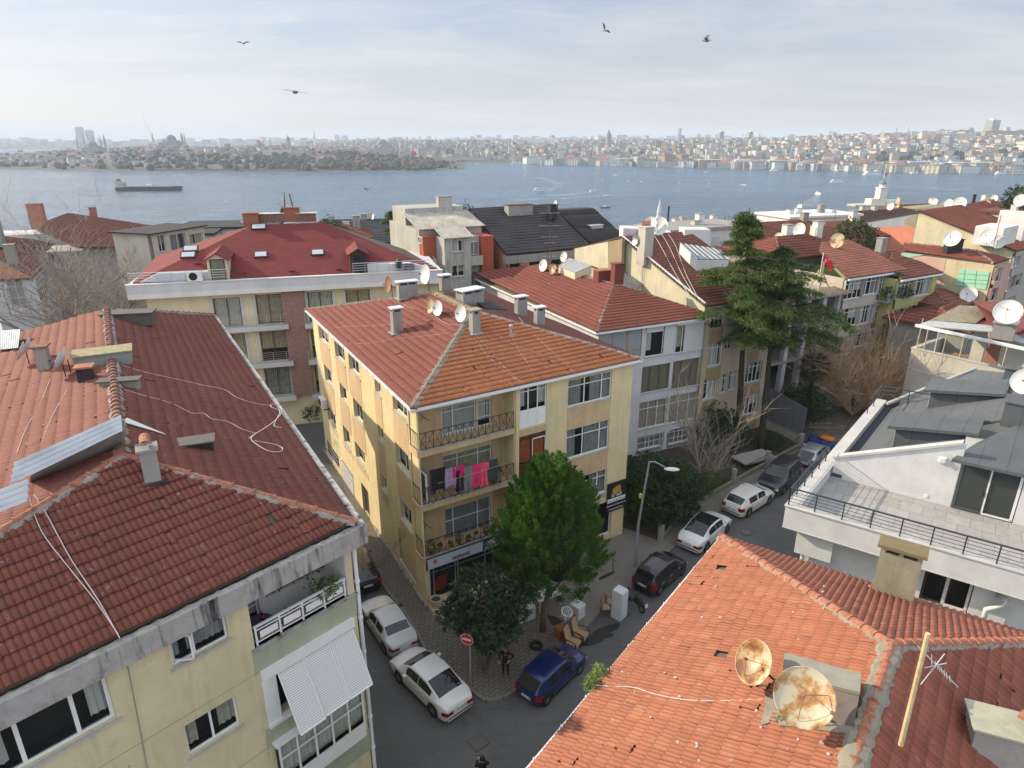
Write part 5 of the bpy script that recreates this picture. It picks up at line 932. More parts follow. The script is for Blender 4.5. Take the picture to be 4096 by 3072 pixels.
for f in(.35,.45,.5,.55,.6,.66,.72,.8):c0=A_.lerp(B_,f);L=.22 if f<.4 else.13;m.tube([c0-cr*L,c0+cr*L],.007,4)
m.tube([at_d('e',1448,718,Dd),at_d('e',1625,490,Dd)],.01,4);m.tube([at_d('e',1475,595,Dd),at_d('e',1640,560,Dd)],.01,4);m.build('aerial_comb',M_alu,t)
chm=plaster('olive_render',(.33,.31,.22),.9,(.10,.10,.08),.3,2.0);w2_=S3(700,1500,0,'c');hh=1.75
o=chimney(B2,S3(705,1485,-.15,'c'),1.15,.5,hh,math.degrees(math.atan2(d2.y,d2.x)),chm,plaster('lichen_cap',(.20,.16,.08),.6,(.08,.07,.05),.2,5),capo=.1,capt=.1,flash=simple('white_membrane',(.62,.63,.66),.7,var=.15))
q=P('e',1950,1200,12.0);R4=(E3-A2).normalized();n4_=(E3-A2).cross(d1).normalized();cq=onplane('e',1980,1215,A2,n4_);o=rbox(B2,cq+V((.35,-.15,-.1)),1.9,.8,.95,-22,plaster('rough_grey',(.34,.33,.31),.5,scale=2.5),plaster('lichen_slab2',(.40,.39,.30),.6,(.14,.13,.08),.2,4),'chimney')
m=MB();c0=cq+V((.45,-.2,1.12));Rz=Matrix.Rotation(math.radians(30),3,'Z')
for i in range(9):
 a,b=math.pi*i/9,math.pi*(i+1)/9;f=lambda t_,y:c0+Rz@V((.13*math.cos(t_),y,.13*math.sin(t_)*.9));m.quad(f(a,-.22),f(b,-.22),f(b,.22),f(a,.22))
oo=m.build('half_round_tile',T_CAP,o);s=oo.modifiers.new('s','SOLIDIFY');s.thickness=.02
for i,(x,y,k)in enumerate(((2430,2760-0,0),(2362,2790,0))):pass
for(x,y,lab)in((415,745,'upper tuft of green weed in the salmon roof gutter'),(380,795,'lower tuft of green weed in the salmon roof gutter')):
 q=S2(x,y,.15,'r5');o=leafblob(None,[(q.x,q.y,q.z,.22,.22,.2)],260,.10,foliage('weed',(.10,.16,.03),(.25,.32,.08)),name='gutter_weed',loc=q);tag(o,lab,'weed')
q=S2(430,1000);o=leafblob(None,[(q.x,q.y,q.z,.13,.13,.12)],120,.08,foliage('weed',(.10,.16,.03),(.25,.32,.08)),name='roof_weed',loc=q);tag(o,'small bright weed growing under the rusty dish','weed')
m=MB();r7=random.Random(4)
for i in range(70):
 q=S2(r7.uniform(380,1500),r7.uniform(300,1120),.07,'r5')
 if(q-F2).dot(perp)>.3:m.ball(q,r7.uniform(.015,.05),6,4,1,1,.6,.3)
tag(m.build('roof_rubble',simple('rubble',(.45,.42,.38),.9,var=.4,scale=9)),'pale mortar crumbs scattered over the salmon tiles','rubble',kind='stuff')
cable('r5',[(400,790),(450,795),(560,800),(640,825),(760,850),(900,858),(1150,850)],(F2,n2L),.012,label='white cable lying across the salmon tiles to the rusty dish')
SRC.update(h=(2750,1100,800/1896),i=(3500,1050,596/2197),j=(3300,800,796/2212))
def pitchplane(a,b,pitch):
 """eave a-b (left to right seen from outside), rising inwards"""
 d=(b-a);d.z=0;d.normalize();inn=V((-d.y,d.x,0));u=inn*math.cos(math.radians(pitch))+V((0,0,math.sin(math.radians(pitch))));return a,d.cross(u).normalized(),d,inn
def slope(parent,k,a,b,poly,pitch,mats,drop=0,**kw):
 p0,n,d,inn=pitchplane(a,b,pitch);pts=[onplane(k,x,y,p0,n)for x,y in poly];tiles(parent,pts,mats,d,**kw);return pts,n
def prismpts(parent,pts,z1,mat,z0=0,name='wall'):m=MB();m.ext([V((p.x,p.y,z0))for p in pts],(0,0,z1-z0));return m.build(name,mat,parent)
def wallwins(parent,w,k,L,s1,z1,mat,cols=(.5,),rows=(),z0=0,s0=0,curtain=M_curt,frame=M_white,lod=1,depth=.14,name='wall',cw=.8,sill=True,ci=1):
 rs=[w.rect(k,*q)for q in L];m=MB();facade(m,w,s0,s1,z0,z1,rs,.2);o=m.build(name,mat,parent)
 for i,r in enumerate(rs):
  if r[2]>s0+.2 and r[0]<s1-.2:window(parent,w,(max(r[0],s0+.03),r[1],min(r[2],s1-.03),r[3]),cols if isinstance(cols[0]if cols else 0,(int,float))else cols[i%len(cols)],rows,curtain=curtain,frame=frame,lod=lod,depth=depth,cw=cw,sill=sill,ci=ci)
 return rs
FT3=tilemat('clay_far_red',[(.29,.09,.055),(.34,.115,.07),(.31,.10,.06)],.16)
dF,dR,dL=P('o',1290,718,11),P('o',1545,683,11),P('o',1025,600,11);da=(dR-dF).normalized();db=(dL-dF).normalized();wD=(dR-dF).length
dP2=onplane('s7',916,716,dF+V((0,0,1.9)),V((0,0,1)));nDL=(dL-dF).cross(dP2-dF).normalized();dP1=onplane('s7',345,585,dF,nDL);dP1.z=dP2.z;dB=dR+(dL-dF)
Dh=thing('apartment_house',(dF.x,dF.y,0),'grey white apartment block with red hip roof just behind the yellow corner house','house')
k0=dF+da*.4+db*.4;WD=Wall((k0.x,k0.y),math.degrees(math.atan2(da.y,da.x)));LD=wD-.8;Dp=(dL-dF).length-.8
Mgw=plaster('grey_white_wall',(.56,.57,.60),.16)
W1=[('r6',118,705,268,845),('r6',290,690,445,822),('r6',97,925,240,1042),('r6',268,893,415,1018),('r6',82,1122,225,1240),('r6',250,1085,400,1205),('r6',70,1315,205,1420),('r6',234,1290,356,1388)]
rs=[WD.rect(*q)for q in W1];rs[0]=(rs[0][0],rs[0][1],rs[0][2]-.1,rs[0][3]);colD=[(.03,WD.hit('r6',20,y1)[1],.75,WD.hit('r6',20,y0)[1])for y0,y1 in((925,1090),(1135,1290),(1330,1480))]
bas=[(rs[6][0]+.1,.5,rs[6][2]-.3,1.5),(rs[7][0]+.2,.4,rs[7][2]-.2,1.7)]
m=MB();facade(m,WD,0,LD,0,11,rs+colD+bas,.2);a,b=WD.pt(0,0),WD.pt(LD,0)
for q0,q1 in((b,b+db*Dp),(b+db*Dp,a+db*Dp),(a+db*Dp,a)):m.quad(q0,q1,V((q1.x,q1.y,11)),V((q0.x,q0.y,11)))
m.build('wall',Mgw,Dh)
for i,r in enumerate(rs):
 if i<2:
  s0,z0,s1,z1=r;c=(s0*.38+s1*.62)if i==0 else(s0*.8+s1*.2)
  f=window(Dh,WD,(s0 if i else s0+.05,z0,s1,z1),(.62,)if i==0 else(.2,),(),depth=.06,cw=.6,sill=True)
  m=MB();m.wbox(WD,s0-.1,s1+.1,z1-.02,z1+.22,-.02,.22);m.build('roller_box',M_white,f);m=MB()
  if i==0:m.wbox(WD,s0+.02,s0+(s1-s0)*.6,z1-.45,z1-.02,.02,.05);m.wbox(WD,s0+(s1-s0)*.64,s1,z0,z1-.02,.02,.05)
  else:m.wbox(WD,s0+(s1-s0)*.24,s1,z0,z1-.02,.02,.05)
  m.build('roller_shutter',slatm.m,f)
 else:window(Dh,WD,r,(.33,.66),(.72,)if i>3 else(),depth=.12,frame=M_white if i>3 else simple('old_frame',(.16,.13,.10),.7),cw=1,ci=1,curtain=M_curt if i>3 else simple('beige_curtain',(.30,.27,.2),.9))
for r in colD:window(Dh,WD,r,(),(.6,),depth=.12,cw=1);
for r in bas:window(Dh,WD,r,(.5,),(),depth=.12,cw=.5)
s0,z0=WD.hit('r6',-60,700);window(Dh,Wall(WD.pt(0,0,.05).to_2d().to_3d(),WD.ang),(.05,rs[0][1]-.4,rs[0][0]-.35,rs[0][3]+.1),(.3,.65),(.4,),frame=simple('ochre_frame',(.30,.20,.07),.5),depth=.02,curtain=None,sill=False,name='glazed_balcony',lod=1)
for r in colD:
 m=MB()
 for k in range(4):m.tube([WD.pt(-.05,r[1]+.2*k,.25),WD.pt(.8,r[1]+.2*k,.25)],.015,4)
 m.tube([WD.pt(.8,r[1]-.05,.25),WD.pt(.8,r[1]+.65,.25)],.02,4);m.build('railing',M_steel,Dh)
tiles(Dh,[dF,dR,dP2],[FT3,M_under],da,tw=.2,tl=.38,n=4,amp=.05,step=.05,prof=0);tiles(Dh,[dF,dP2,dP1,dL],[T_CRED,M_under],db,tw=.2,tl=.42,n=4,amp=.045,step=.05,prof=0);tiles(Dh,[dR,dB,dP1,dP2],[T_RED,M_under],db,n=4,prof=0,tw=.3,tl=.5);tiles(Dh,[dL,dB,dP1],[T_RED,M_under],da,n=4,prof=0,tw=.3,tl=.5)
ridge(Dh,dF,dP2,T_CAPD,ln=.5,mw=.15);ridge(Dh,dR,dP2,T_CAPD,ln=.5,mw=.15);ridge(Dh,dP2,dP1,T_CAPD,ln=.5);ridge(Dh,dL,dP1,T_CAPD,ln=.5)
gutter(Dh,dF+dz,dR+dz,name='gutter');gutter(Dh,dL+dz,dF+dz)
def DS(x,y,l=0):return onplane('s7',x,y,dF,nDL)+V((0,0,l))
rib=simple('grey_ribbed',(.33,.34,.34),.6,.3,var=.2)
def skyl(parent,pts,h,label_mat,rim=M_wht,name='skylight',ribs=6):
 m=MB();m.ext(pts,(0,0,h));o=m.build(name,rim,parent);top=[p+V((0,0,h+.02))for p in pts];m=MB();m.ext(top,(0,0,.04));g=m.build('glazing',label_mat,o);m=MB()
 for i in range(ribs+1):f=i/ribs;m.tube([top[0].lerp(top[1],f)+V((0,0,.06)),top[3].lerp(top[2],f)+V((0,0,.06))],.03,4)
 m.build('glazing_bar',M_white,g);return o
skyl(Dh,[DS(470,650),DS(600,700),DS(735,640),DS(560,580)],.75,rib,M_cream,'ribbed_roof_box',7)
o=rbox(Dh,DS(430,718),.9,.45,.08,20,M_conc2,M_conc2,'roof_hatch');o=rbox(Dh,DS(830,680),1.5,.8,.8,26,simple('maroon_render',(.16,.04,.035),.85),T_CAP,'chimney');o=rbox(Dh,DS(940,700),.9,.6,1.5,26,simple('maroon_render',(.16,.04,.035),.85),simple('maroon_render',(.16,.04,.035),.85),'chimney')
for(x,y,r,lab)in((362,640,.55,'white dish on a post left of the ribbed roof box'),(437,668,.45,'rust spotted dish close beside the ribbed roof box'),(525,570,.45,'white dish behind the ribbed roof box')):
 q=DS(x,y);dish((q.x,q.y,q.z),r,215,15,lab,M_dishr if r==.45 and x<500 else None,mast=.8)
q=DS(392,640);top=CAM+ray(px('s7',388,145))*((q.y-0)/ray(px('s7',388,145)).y);t=thing('lattice_mast',q,'dark lattice aerial mast with cross arms in front of the unfinished brick house','mast');m=MB();H_=top.z-q.z
for a in range(3):an=a*2.094;m.tube([q+V((.2*math.cos(an),.2*math.sin(an),0)),q+V((.16*math.cos(an),.16*math.sin(an),H_))],.02,4)
for i in range(16):
 z0,z1=H_*i/16,H_*(i+1)/16
 for a in range(3):an,bn=a*2.094,(a+1)*2.094;m.tube([q+V((.18*math.cos(an),.18*math.sin(an),z0)),q+V((.18*math.cos(bn),.18*math.sin(bn),z1))],.01,3)
m.build('lattice',simple('rusty_iron',(.10,.05,.035),.8),t);m=MB()
for f,L in((1.0,.9),(.8,1.0),(.62,.8),(.52,.5),(.3,.6)):z=H_*f;m.tube([q+V((-L,0,z)),q+V((L,.1,z))],.015,4)
m.build('cross_arm',M_alu,t)
def gable_house(name,label,front,k,pr,peak,left,L,wallmat,roofmats,tw=.28,tl=.42,frontmat=None,z0=0,zoff=0,back=True,prof=0,over=.25,n=4,fside=True):
 """front: Wall of the street side, its left end is the gable corner"""
 w=front;t=thing(name,(w.o.x,w.o.y,z0),label,'house');gw=Wall((w.o.x,w.o.y),w.ang-90);d=w.d;prp=gw.hit(k,*pr);p_r=V((w.o.x,w.o.y,prp[1]));pk=gw.hit(k,*peak);lf=gw.hit(k,*left)
 pts=[gw.pt(lf[0],z0),gw.pt(lf[0],lf[1]),gw.pt(pk[0],pk[1]),p_r,V((w.o.x,w.o.y,z0))];m=MB();m.ext(pts,d*L);m.build('wall',wallmat,t)
 up=V((0,0,.12));ov=-d*over;outw=w.n*.3-V((0,0,.12));A,B,Cc=p_r+up+ov,gw.pt(pk[0],pk[1])+up+ov,gw.pt(lf[0],lf[1])+up+ov;LL=d*(L+over*2)
 if roofmats:tiles(t,[A+outw,A+outw+LL,B+LL,B],roofmats,d,tw=tw,tl=tl,n=n,prof=prof,thick=.1);tiles(t,[B,B+LL,Cc+LL,Cc],roofmats,d,tw=tw,tl=tl,n=n,prof=prof,thick=.1)
 nn=(d).cross(B-A).normalized();nn=nn if nn.z>0 else-nn
 return t,gw,(A+outw,nn),p_r,gw.pt(pk[0],pk[1]),gw.pt(lf[0],lf[1])
WH=Wall((0,0),27.5);base_=V((15.95,51.3,0));tmp=Wall((base_.x,base_.y),27.5);s_,zE=tmp.hit('h',165,300);q0=tmp.pt(s_,0);WH=Wall((q0.x,q0.y),27.5)
LH=WH.hit('h',700,1000)[0];LH2=LH+2
Hh,GW,Gp,Gr,Gk,Gl=gable_house('apartment_house','tan block with cream gable wall and a big glazed skylight on its red roof',WH,'s7',(1640,885),(985,345),(605,440),LH,plaster('cream_gable',(.56,.52,.38),.3,(.2,.18,.14),.8),[T_FAR,M_under],tw=.26,tl=.4)
Mtan=plaster('tan_wall',(.42,.36,.27),.3,(.15,.12,.08));Mtan2=plaster('ochre_panel',(.30,.22,.12),.4)
fw_=Wall(WH.pt(0,0,.3).to_2d().to_3d(),27.5)
HW=[('h',232,335,340,500),('h',205,650,320,850),('h',163,985,270,1160),('h',362,620,422,700),('h',318,945,375,1110),('h',405,912,465,1080),('h',600,555,680,700),('h',565,835,692,1000),('h',532,1120,658,1300),('h',385,385,420,460),('h',535,1420,610,1510)]
rsH=wallwins(Hh,fw_,'h',[q[1:]for q in HW],LH,zE,Mtan,((.35,.7),(.35,.7),(.35,.7),(.5,),(),(),(.25,.5,.75),(.25,.5,.75),(.25,.5,.75),(),(.5,)),(.75,),lod=1)
for i in(0,1,2,6,7,8):
 r=rsH[i];m=MB();m.wbox(fw_,r[0],r[2],r[1]-1.15,r[1]-.1,0,.02);m.build('painted_panel',Mtan2,Hh)
def GS(x,y,l=0):return onplane('s7',x,y,*Gp)+V((0,0,l))
bluegl=simple('skylight_glass',(.16,.20,.24),.15,.2)
c0,c1,c2,c3=GS(1575,612),GS(1830,612),GS(1700,520),GS(1440,480);skyl(Hh,[c0,c1,c2,c3],.95,bluegl,M_wht,'skylight',6)
q=GS(1180,520);o=rbox(Hh,GW.pt(*GW.hit('s7',1160,540)),.9,1.0,3.0,27,plaster('old_stack',(.48,.46,.4),.6),M_wht,'chimney');m=MB();hh=GW.pt(*GW.hit('s7',1160,540))
for i in range(5):m.cyl(hh+V((-.35+.17*i,.08*i,3.0)),hh+V((-.35+.17*i,.08*i,3.5)),.08,.07,8)
m.build('chimney_pot',simple('terracotta_far',(.40,.18,.09),.8),o)
a,b=GW.pt(*GW.hit('s7',1000,375)),GW.pt(*GW.hit('s7',1640,885));m=MB();m.tube([Gk+V((0,0,.1)),Gr+V((0,0,.1))],.14,6);m.build('verge',M_wht,Hh)
m=MB();w3=Wall((Gk.x,Gk.y),27.5);
for(x0,y0,x1,y1)in((985,262,1130,395),(1130,300,1385,362),(1480,275,1690,350)):
 a=PD('s7',x0,y1,(Gk-CAM).length*1.0);b=PD('s7',x1,y1,(Gk-CAM).length*1.04);h_=PD('s7',x0,y0,(Gk-CAM).length).z-a.z;m=MB();m.ext([a+V((0,0,-1)),b+V((0,0,-1)),b+V((0,2.2,-1)),a+V((0,2.2,-1))],(0,0,max(.6,h_)+1));m.build('attic_wall',M_wht,Hh)
for(x,y,r,lab)in((1215,300,.62,'white dish on the whitewashed attic, left of two'),(1290,320,.8,'bigger cream dish on the whitewashed attic wall')):q=PD('s7',x,y,(Gk-CAM).length*.97);dish((q.x,q.y,q.z-.2),r,230,18,lab,mast=.9)
q=PD('s7',1105,400,(Gk-CAM).length*.93);dish((q.x,q.y,q.z),.5,200,10,'dark edge-on dish beside the five pot chimney',M_steel,mast=.4)
PG=Gp
for i,(x0,x1)in enumerate(((1235,1520),(1300,1560),(1355,1580))):cable('s7',[(x0,330),(x0+60,430),(x0+(x1-x0)*.6,640),(x1,820)],PG,.02,label=['left cable of three down the skylight roof','middle cable of three down the skylight roof','right cable of three down the skylight roof'][i],lift=.15)
t=thing('party_wall_house',WD.pt(LD+.5,0,-8),'low house of cream party walls with a grey ribbed roof in the gap behind','house');gw2=Wall((Gr-dirv(27.5)*.6).to_2d().to_3d(),-62.5)
m=MB();pl_=[gw2.pt(*gw2.hit('s7',x,y))for x,y in((600,432),(870,375),(870,615),(600,520))];m.ext(pl_,gw2.n*-.6);m.build('wall',plaster('cream_gable',(.56,.52,.38),.3),t)
pl_=[gw2.pt(*gw2.hit('s7',x,y),.02)for x,y in((878,375),(985,352),(975,610),(870,618))];m=MB();m.ext(pl_,gw2.n*-.3);m.build('brown_wall',plaster('brown_stain',(.30,.25,.14),.6),t)
ws=gw2.hit('s7',1100,755);a=gw2.pt(ws[0],ws[1],.1);m=MB();pts=[PD('s7',x,y,(a-CAM).length*f)for x,y,f in((985,705,.97),(1100,755,.96),(1215,665,1.0),(1010,615,1.01))];m.ext(pts,(0,0,-.15));o=m.build('ribbed_roof',rib,t);m=MB()
for i in range(9):f=i/8;m.tube([pts[0].lerp(pts[1],f)+V((0,0,.03)),pts[3].lerp(pts[2],f)+V((0,0,.03))],.03,4)
m.build('roof_rib',simple('dark_rib',(.12,.12,.12),.7),o);m=MB();m.ext([p+V((0,0,-.15))for p in pts],(0,0,-4));m.build('lower_wall',M_cream,t)
a=PD('s7',1255,800,(a-CAM).length*.97);rbox(t,a+V((0,0,-1.2)),1.1,.7,3.9,27,simple('rose_render',(.42,.16,.13),.85),simple('rose_render',(.42,.16,.13),.85),'chimney')
wtmp=PD('s6',2066,478,66);WFb=Wall((wtmp.x,wtmp.y),29)
brick=brickmat('hollow_brick',(.55,.19,.09),(.46,.15,.08),(.38,.30,.24),1.0,w=.42,h=.21,ms=.03,swap=True,rot=60)
T_BLK=tilemat('black_metal_tile',[(.045,.04,.042),(.055,.05,.05),(.04,.037,.04)],.0,.45)
Lb=WFb.hit('s7',690,375)[0]
Fb,GFb,Pb,rE,rK,rL=gable_house('unfinished_house','unfinished house of bare orange hollow brick under a black metal tile roof',WFb,'s6',(2066,475),(1795,118),(1760,128),Lb,brick,[T_BLK,M_blk],tw=.36,tl=.5)
fb=Wall(WFb.pt(0,0,.32).to_2d().to_3d(),29);r_=[fb.rect('s7',*q)for q in((78,490,165,615),(236,475,325,580),(415,460,490,560))];m=MB();facade(m,fb,0,Lb,0,rE.z-.9,r_,.3);m.build('brick_front',brick,Fb);m=MB();m.wbox(WFb,-.3,Lb+.3,rE.z-.95,rE.z-.15,-.3,.35);m.build('concrete_band',M_conc2,Fb)
for r in r_:m=MB();m.wbox(fb,r[0],r[2],r[1],r[3],-.31,-.29);m.build('dark_opening',M_dark,Fb)
for s in(2.1,4.6,6.9):m=MB();m.wbox(fb,s,s+.28,0,rE.z-.97,-.1,.03);m.build('concrete_column',M_conc2,Fb)
q=PD('s7',150,110,72);rbox(Fb,q+V((0,0,-.6)),3.0,1.0,1.0,29,M_conc2,T_RED,'chimney_row');q=PD('s7',420,115,72);rbox(Fb,q+V((0,0,-.8)),.9,.8,1.3,29,M_blk,M_blk,'chimney');q=PD('s6',1880,150,72);rbox(Fb,q+V((0,0,-.8)),.8,.8,1.2,29,M_conc2,M_conc2,'chimney')
q=PD('s7',458,80,72);dish((q.x,q.y,q.z-.8),.45,200,10,'small white dish on the ridge of the black tiled roof',mast=.8)
wt=PD('s7',720,385,72);Wk=Wall((wt.x,wt.y),29);kt,_,Pk,*_r=gable_house('dark_roof_house','house with a plain black felt roof and single rooflight',Wk,'s7',(720,380),(465,132),(400,128),Wk.hit('s7',1000,345)[0],M_cream,[simple('black_felt',(.035,.033,.032),.9,var=.2),M_blk],tw=2,tl=3,n=1,prof=3)
q=onplane('s7',758,250,*Pk);rbox(kt,q,1.6,1.2,.12,29,M_steel,simple('rooflight',(.5,.55,.6),.2),'rooflight')
q1=PD('s6',1562,350,63);WE=Wall((q1.x,q1.y),28);Et=thing('apartment_house',(q1.x,q1.y,0),'narrow weathered grey house with corrugated roofs and red side strips','house');zt=q1.z;sR=WE.hit('s6',1775,350)[0]
Mgr=plaster('weathered_grey',(.42,.41,.37),.6,(.12,.12,.1),1.0);Mred=plaster('brick_red_paint',(.40,.09,.05),.15)
rE2=wallwins(Et,WE,'s6',[(1625,367,1720,452),(1625,570,1728,650)],sR,zt,Mgr,(.5,),(),lod=1)
ee=dirv(28);ei=dirv(118);A=WE.pt(0,0);m=MB();m.ext([A,A+ei*3,A+ei*3+ee*sR,A+ee*sR][::1],(0,0,zt));m.v=[(x+ei.x*.01,y+ei.y*.01,z-.01)for x,y,z in m.v];
wl2=Wall((A+ei*3).to_2d().to_3d(),-62);facade(m,wl2,0,3,0,zt,[],.1);prismpts(Et,[A+ei*.35+ee*.05,A+ee*(sR-.05)+ei*.35,A+ee*(sR-.05)+ei*3,A+ei*3+ee*.05],zt-.05,Mgr,name='bay_body');o=MB();facade(o,wl2,0,3,0,zt,[],.1);o.build('bay_side',Mgr,Et)
sL=sR+2.6;prismpts(Et,[A+ee*(sR+1.3)+ei*.3,A+ee*sL+ei*.3,A+ee*sL+ei*3,A+ee*(sR+1.3)+ei*3],zt-.1,Mred,name='red_strip');prismpts(Et,[A+ee*sR+ei*.9,A+ee*(sR+1.3)+ei*.9,A+ee*(sR+1.3)+ei*3,A+ee*sR+ei*3],zt-.1,Mgr,name='recess_wall')
for z_ in(zt-1.9,zt-4.9):m=MB();m.wbox(WE,sR,sR+1.3,z_-.9,z_,-.1,.0);m.build('balcony_front',Mgr,Et);window(Et,Wall((A+ei*.85).to_2d().to_3d(),28),(sR+.15,z_,sR+1.2,z_+1.3),(.5,),(),lod=1,depth=-.05,sill=False)
bl=A+ei*3-ee*1.4;Lb2=wl2;prismpts(Et,[bl-ee*.0,bl+ee*(sL+1.4),bl+ee*(sL+1.4)+ei*9,bl+ei*9],zt+.55,Mgr,name='main_body');prismpts(Et,[bl+ee*.05+ei*-.9,bl+ee*1.35+ei*-.9,bl+ee*1.35,bl+ee*.05],zt,Mred,name='red_strip')
wm_=Wall((bl+ei*9).to_2d().to_3d(),-62);s_,z_=wm_.hit('s6',1352,330);s2,z2=wm_.hit('s6',1388,395);window(Et,Wall(wm_.pt(0,0,.06).to_2d().to_3d(),-62),(s_,z2,s2,z_),(.5,),(),lod=1,depth=.0,sill=False)
prismpts(Et,[bl+ei*4+ee*.1,bl+ei*4+ee*(sL+1.2),bl+ei*8+ee*(sL+1.2),bl+ei*8+ee*.1],zt+2.2,Mgr,name='upper_storey')
fibre=simple('fibre_cement',(.40,.38,.34),.9,var=.3,scale=1.5)
up0=V((0,0,zt));a=A+ee*-.25-ei*.3+up0+V((0,0,.02));corrugated('corrugated_roof',Et,a,a+ee*(sR+.4),a+ee*(sR+.4)+ei*4.2+V((0,0,1.35)),a+ei*4.2+V((0,0,1.35)),.06,.3,fibre);a=bl+V((0,0,zt+.6))+ee*-.2-ei*.3;corrugated('corrugated_roof',Et,a,a+ee*(sL+1.9),a+ee*(sL+1.9)+ei*4.5+V((0,0,1.2)),a+ei*4.5+V((0,0,1.2)),.06,.3,fibre)
rbox(Et,bl+ei*4.5+ee*4.6+V((0,0,zt+1.2)),1.5,.7,2.0,28,Mgr,M_conc2,'chimney')
b0,b1=P('o',285,612,13.35),P('o',945,580,13.35);bd=(b1-b0).normalized();bi=V((-bd.y,bd.x,0));Lb3=(b1-b0).length;bl0=P('s5',1262,487,13.35);br0=P('s6',1240,436,13.35);angB=math.degrees(math.atan2(bd.y,bd.x))
Bt=thing('apartment_building',(b0.x,b0.y,0),'cream apartment building with white parapet and dark red shingle mansard roof','building')
shing=NT('red_shingles');_p=shing.mp(shing.pos(),(1,1,1),(0,0,-math.radians(angB)));sp_=shing.n('ShaderNodeSeparateXYZ');shing.l(_p,sp_.inputs[0]);cbn=shing.n('ShaderNodeCombineXYZ');shing.l(sp_.outputs[0],cbn.inputs[0]);shing.l(sp_.outputs[2],cbn.inputs[1])
bt_=shing.n('ShaderNodeTexBrick');shing.l(cbn.outputs[0],bt_.inputs['Vector']);bt_.inputs['Scale'].default_value=1.0;bt_.inputs['Brick Width'].default_value=.34;bt_.inputs['Row Height'].default_value=.085;bt_.inputs['Mortar Size'].default_value=.009
for k_,c_ in(('Color1',(.24,.035,.032)),('Color2',(.17,.028,.027)),('Mortar',(.07,.015,.015))):bt_.inputs[k_].default_value=(*c_,1)
shing.col(shing.mix(shing.math('MULTIPLY',shing.ramp(shing.noise(shing.pos(),.7,6,.65),[(.4,0.0),(.75,1.0)]),.5),bt_.outputs['Color'],(.10,.03,.03)));shing.b.inputs['Roughness'].default_value=.9;shing.bump(bt_.outputs['Fac'],-.5,.02);M_sh=shing.m
n3=(bd.cross(bi*math.cos(math.radians(27))+V((0,0,math.sin(math.radians(27)))))).normalized();rl,rr_=onplane('o',546,486,b0,n3),onplane('o',697,480,b0,n3)
def B3(k,x,y,l=0):return onplane(k,x,y,b0,n3)+V((0,0,l))
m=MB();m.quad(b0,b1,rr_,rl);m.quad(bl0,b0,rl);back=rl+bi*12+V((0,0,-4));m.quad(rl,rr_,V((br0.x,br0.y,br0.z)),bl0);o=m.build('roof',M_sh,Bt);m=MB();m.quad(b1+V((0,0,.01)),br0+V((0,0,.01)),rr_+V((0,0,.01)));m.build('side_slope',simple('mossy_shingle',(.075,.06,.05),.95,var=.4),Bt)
for z0,z1,o_,mt in((12.55,13.3,.75,Mgw),(12.2,12.55,.8,M_wht)):
 m=MB();q=[b0-bd*.3-bi*o_,b1+bd*.3-bi*o_,b1+bd*.3+bi*11,b0-bd*.3+bi*11];m.ext([V((p.x,p.y,z0))for p in q],(0,0,z1-z0));m.build('parapet',mt,Bt)
m=MB();m.ext([V((p.x,p.y,13.3))for p in(b0-bd*.35-bi*.8,b1+bd*.35-bi*.8,b1+bd*.35-bi*.45,b0-bd*.35-bi*.45)],(0,0,.07));m.build('coping',M_wht,Bt)
WB=Wall((b0-bi*-.0).to_2d().to_3d(),angB);sB0=WB.hit('s5',1175,830)[0]
BW=[('g',-140,400,205,705),('g',330,360,655,665),('g',-60,800,262,1110),('g',380,768,712,1070),('g',428,1158,745,1450),('g',905,330,1210,640),('g',1330,308,1620,600),('g',945,745,1180,1040),('g',985,1130,1200,1420)]
wb2=Wall(WB.pt(0,0,0).to_2d().to_3d(),angB);rB=wallwins(Bt,wb2,'g',[q[1:]for q in BW],Lb3,12.2,M_cream,(.5,),(),s0=max(.5,sB0),frame=M_brown,cw=1,lod=1)
ss0,ss1=wb2.hit('g',690,900)[0],wb2.hit('g',930,900)[0];m=MB();m.wbox(wb2,ss0,ss1,2.9,12.2,0,.35);m.build('brick_pier',brickmat('rose_brick',(.36,.21,.18),(.28,.16,.14),(.20,.13,.12),1.0,w=.28,h=.08,ms=.008,swap=True,rot=-angB),Bt)
m=MB();q=[WB.pt(sB0,0,-.01),WB.pt(Lb3,0,-.01),WB.pt(Lb3,0,-.01)+bi*11,WB.pt(sB0,0,-.01)+bi*11]
for a_,b_ in((q[1],q[2]),(q[2],q[3]),(q[3],q[0])):m.quad(a_,b_,V((b_.x,b_.y,12.2)),V((a_.x,a_.y,12.2)))
m.build('side_wall',M_cream,Bt)
def brail(s0,s1,z,o=.62,h=.9,n=5):
 m=MB();m.wbox(wb2,s0,s1,z-.4,z-.03,0,o+.1);b=m.build('balcony',Mgw,Bt);m=MB()
 for k in range(n):m.tube([wb2.pt(s0+.05,z+h*(k+1)/n,o),wb2.pt(s1-.05,z+h*(k+1)/n,o)],.016,4)
 for s in np.arange(s0+.05,s1,1.05):m.tube([wb2.pt(s,z,o),wb2.pt(s,z+h,o)],.02,4)
 m.build('railing',M_steel,b)
for i,j_ in((0,1),(2,3),(4,4)):brail(rB[i][0]-.2 if i<4 else rB[4][0]-2.5,rB[j_][2]+.35,rB[j_][1])
brail(rB[7][0]-.4,rB[7][2]+.3,rB[7][1]);brail(rB[8][0]-.4,rB[8][2]+.3,rB[8][1]);brail(rB[5][0]-.4,rB[5][2]+.3,rB[5][1])
for r in rB[:7]:
 for a in(r[0]-.22,r[2]+.04):m=MB();m.wbox(wb2,a,a+.18,r[1],r[3]+.2,0,.05);m.build('pilaster',Mgw,Bt)
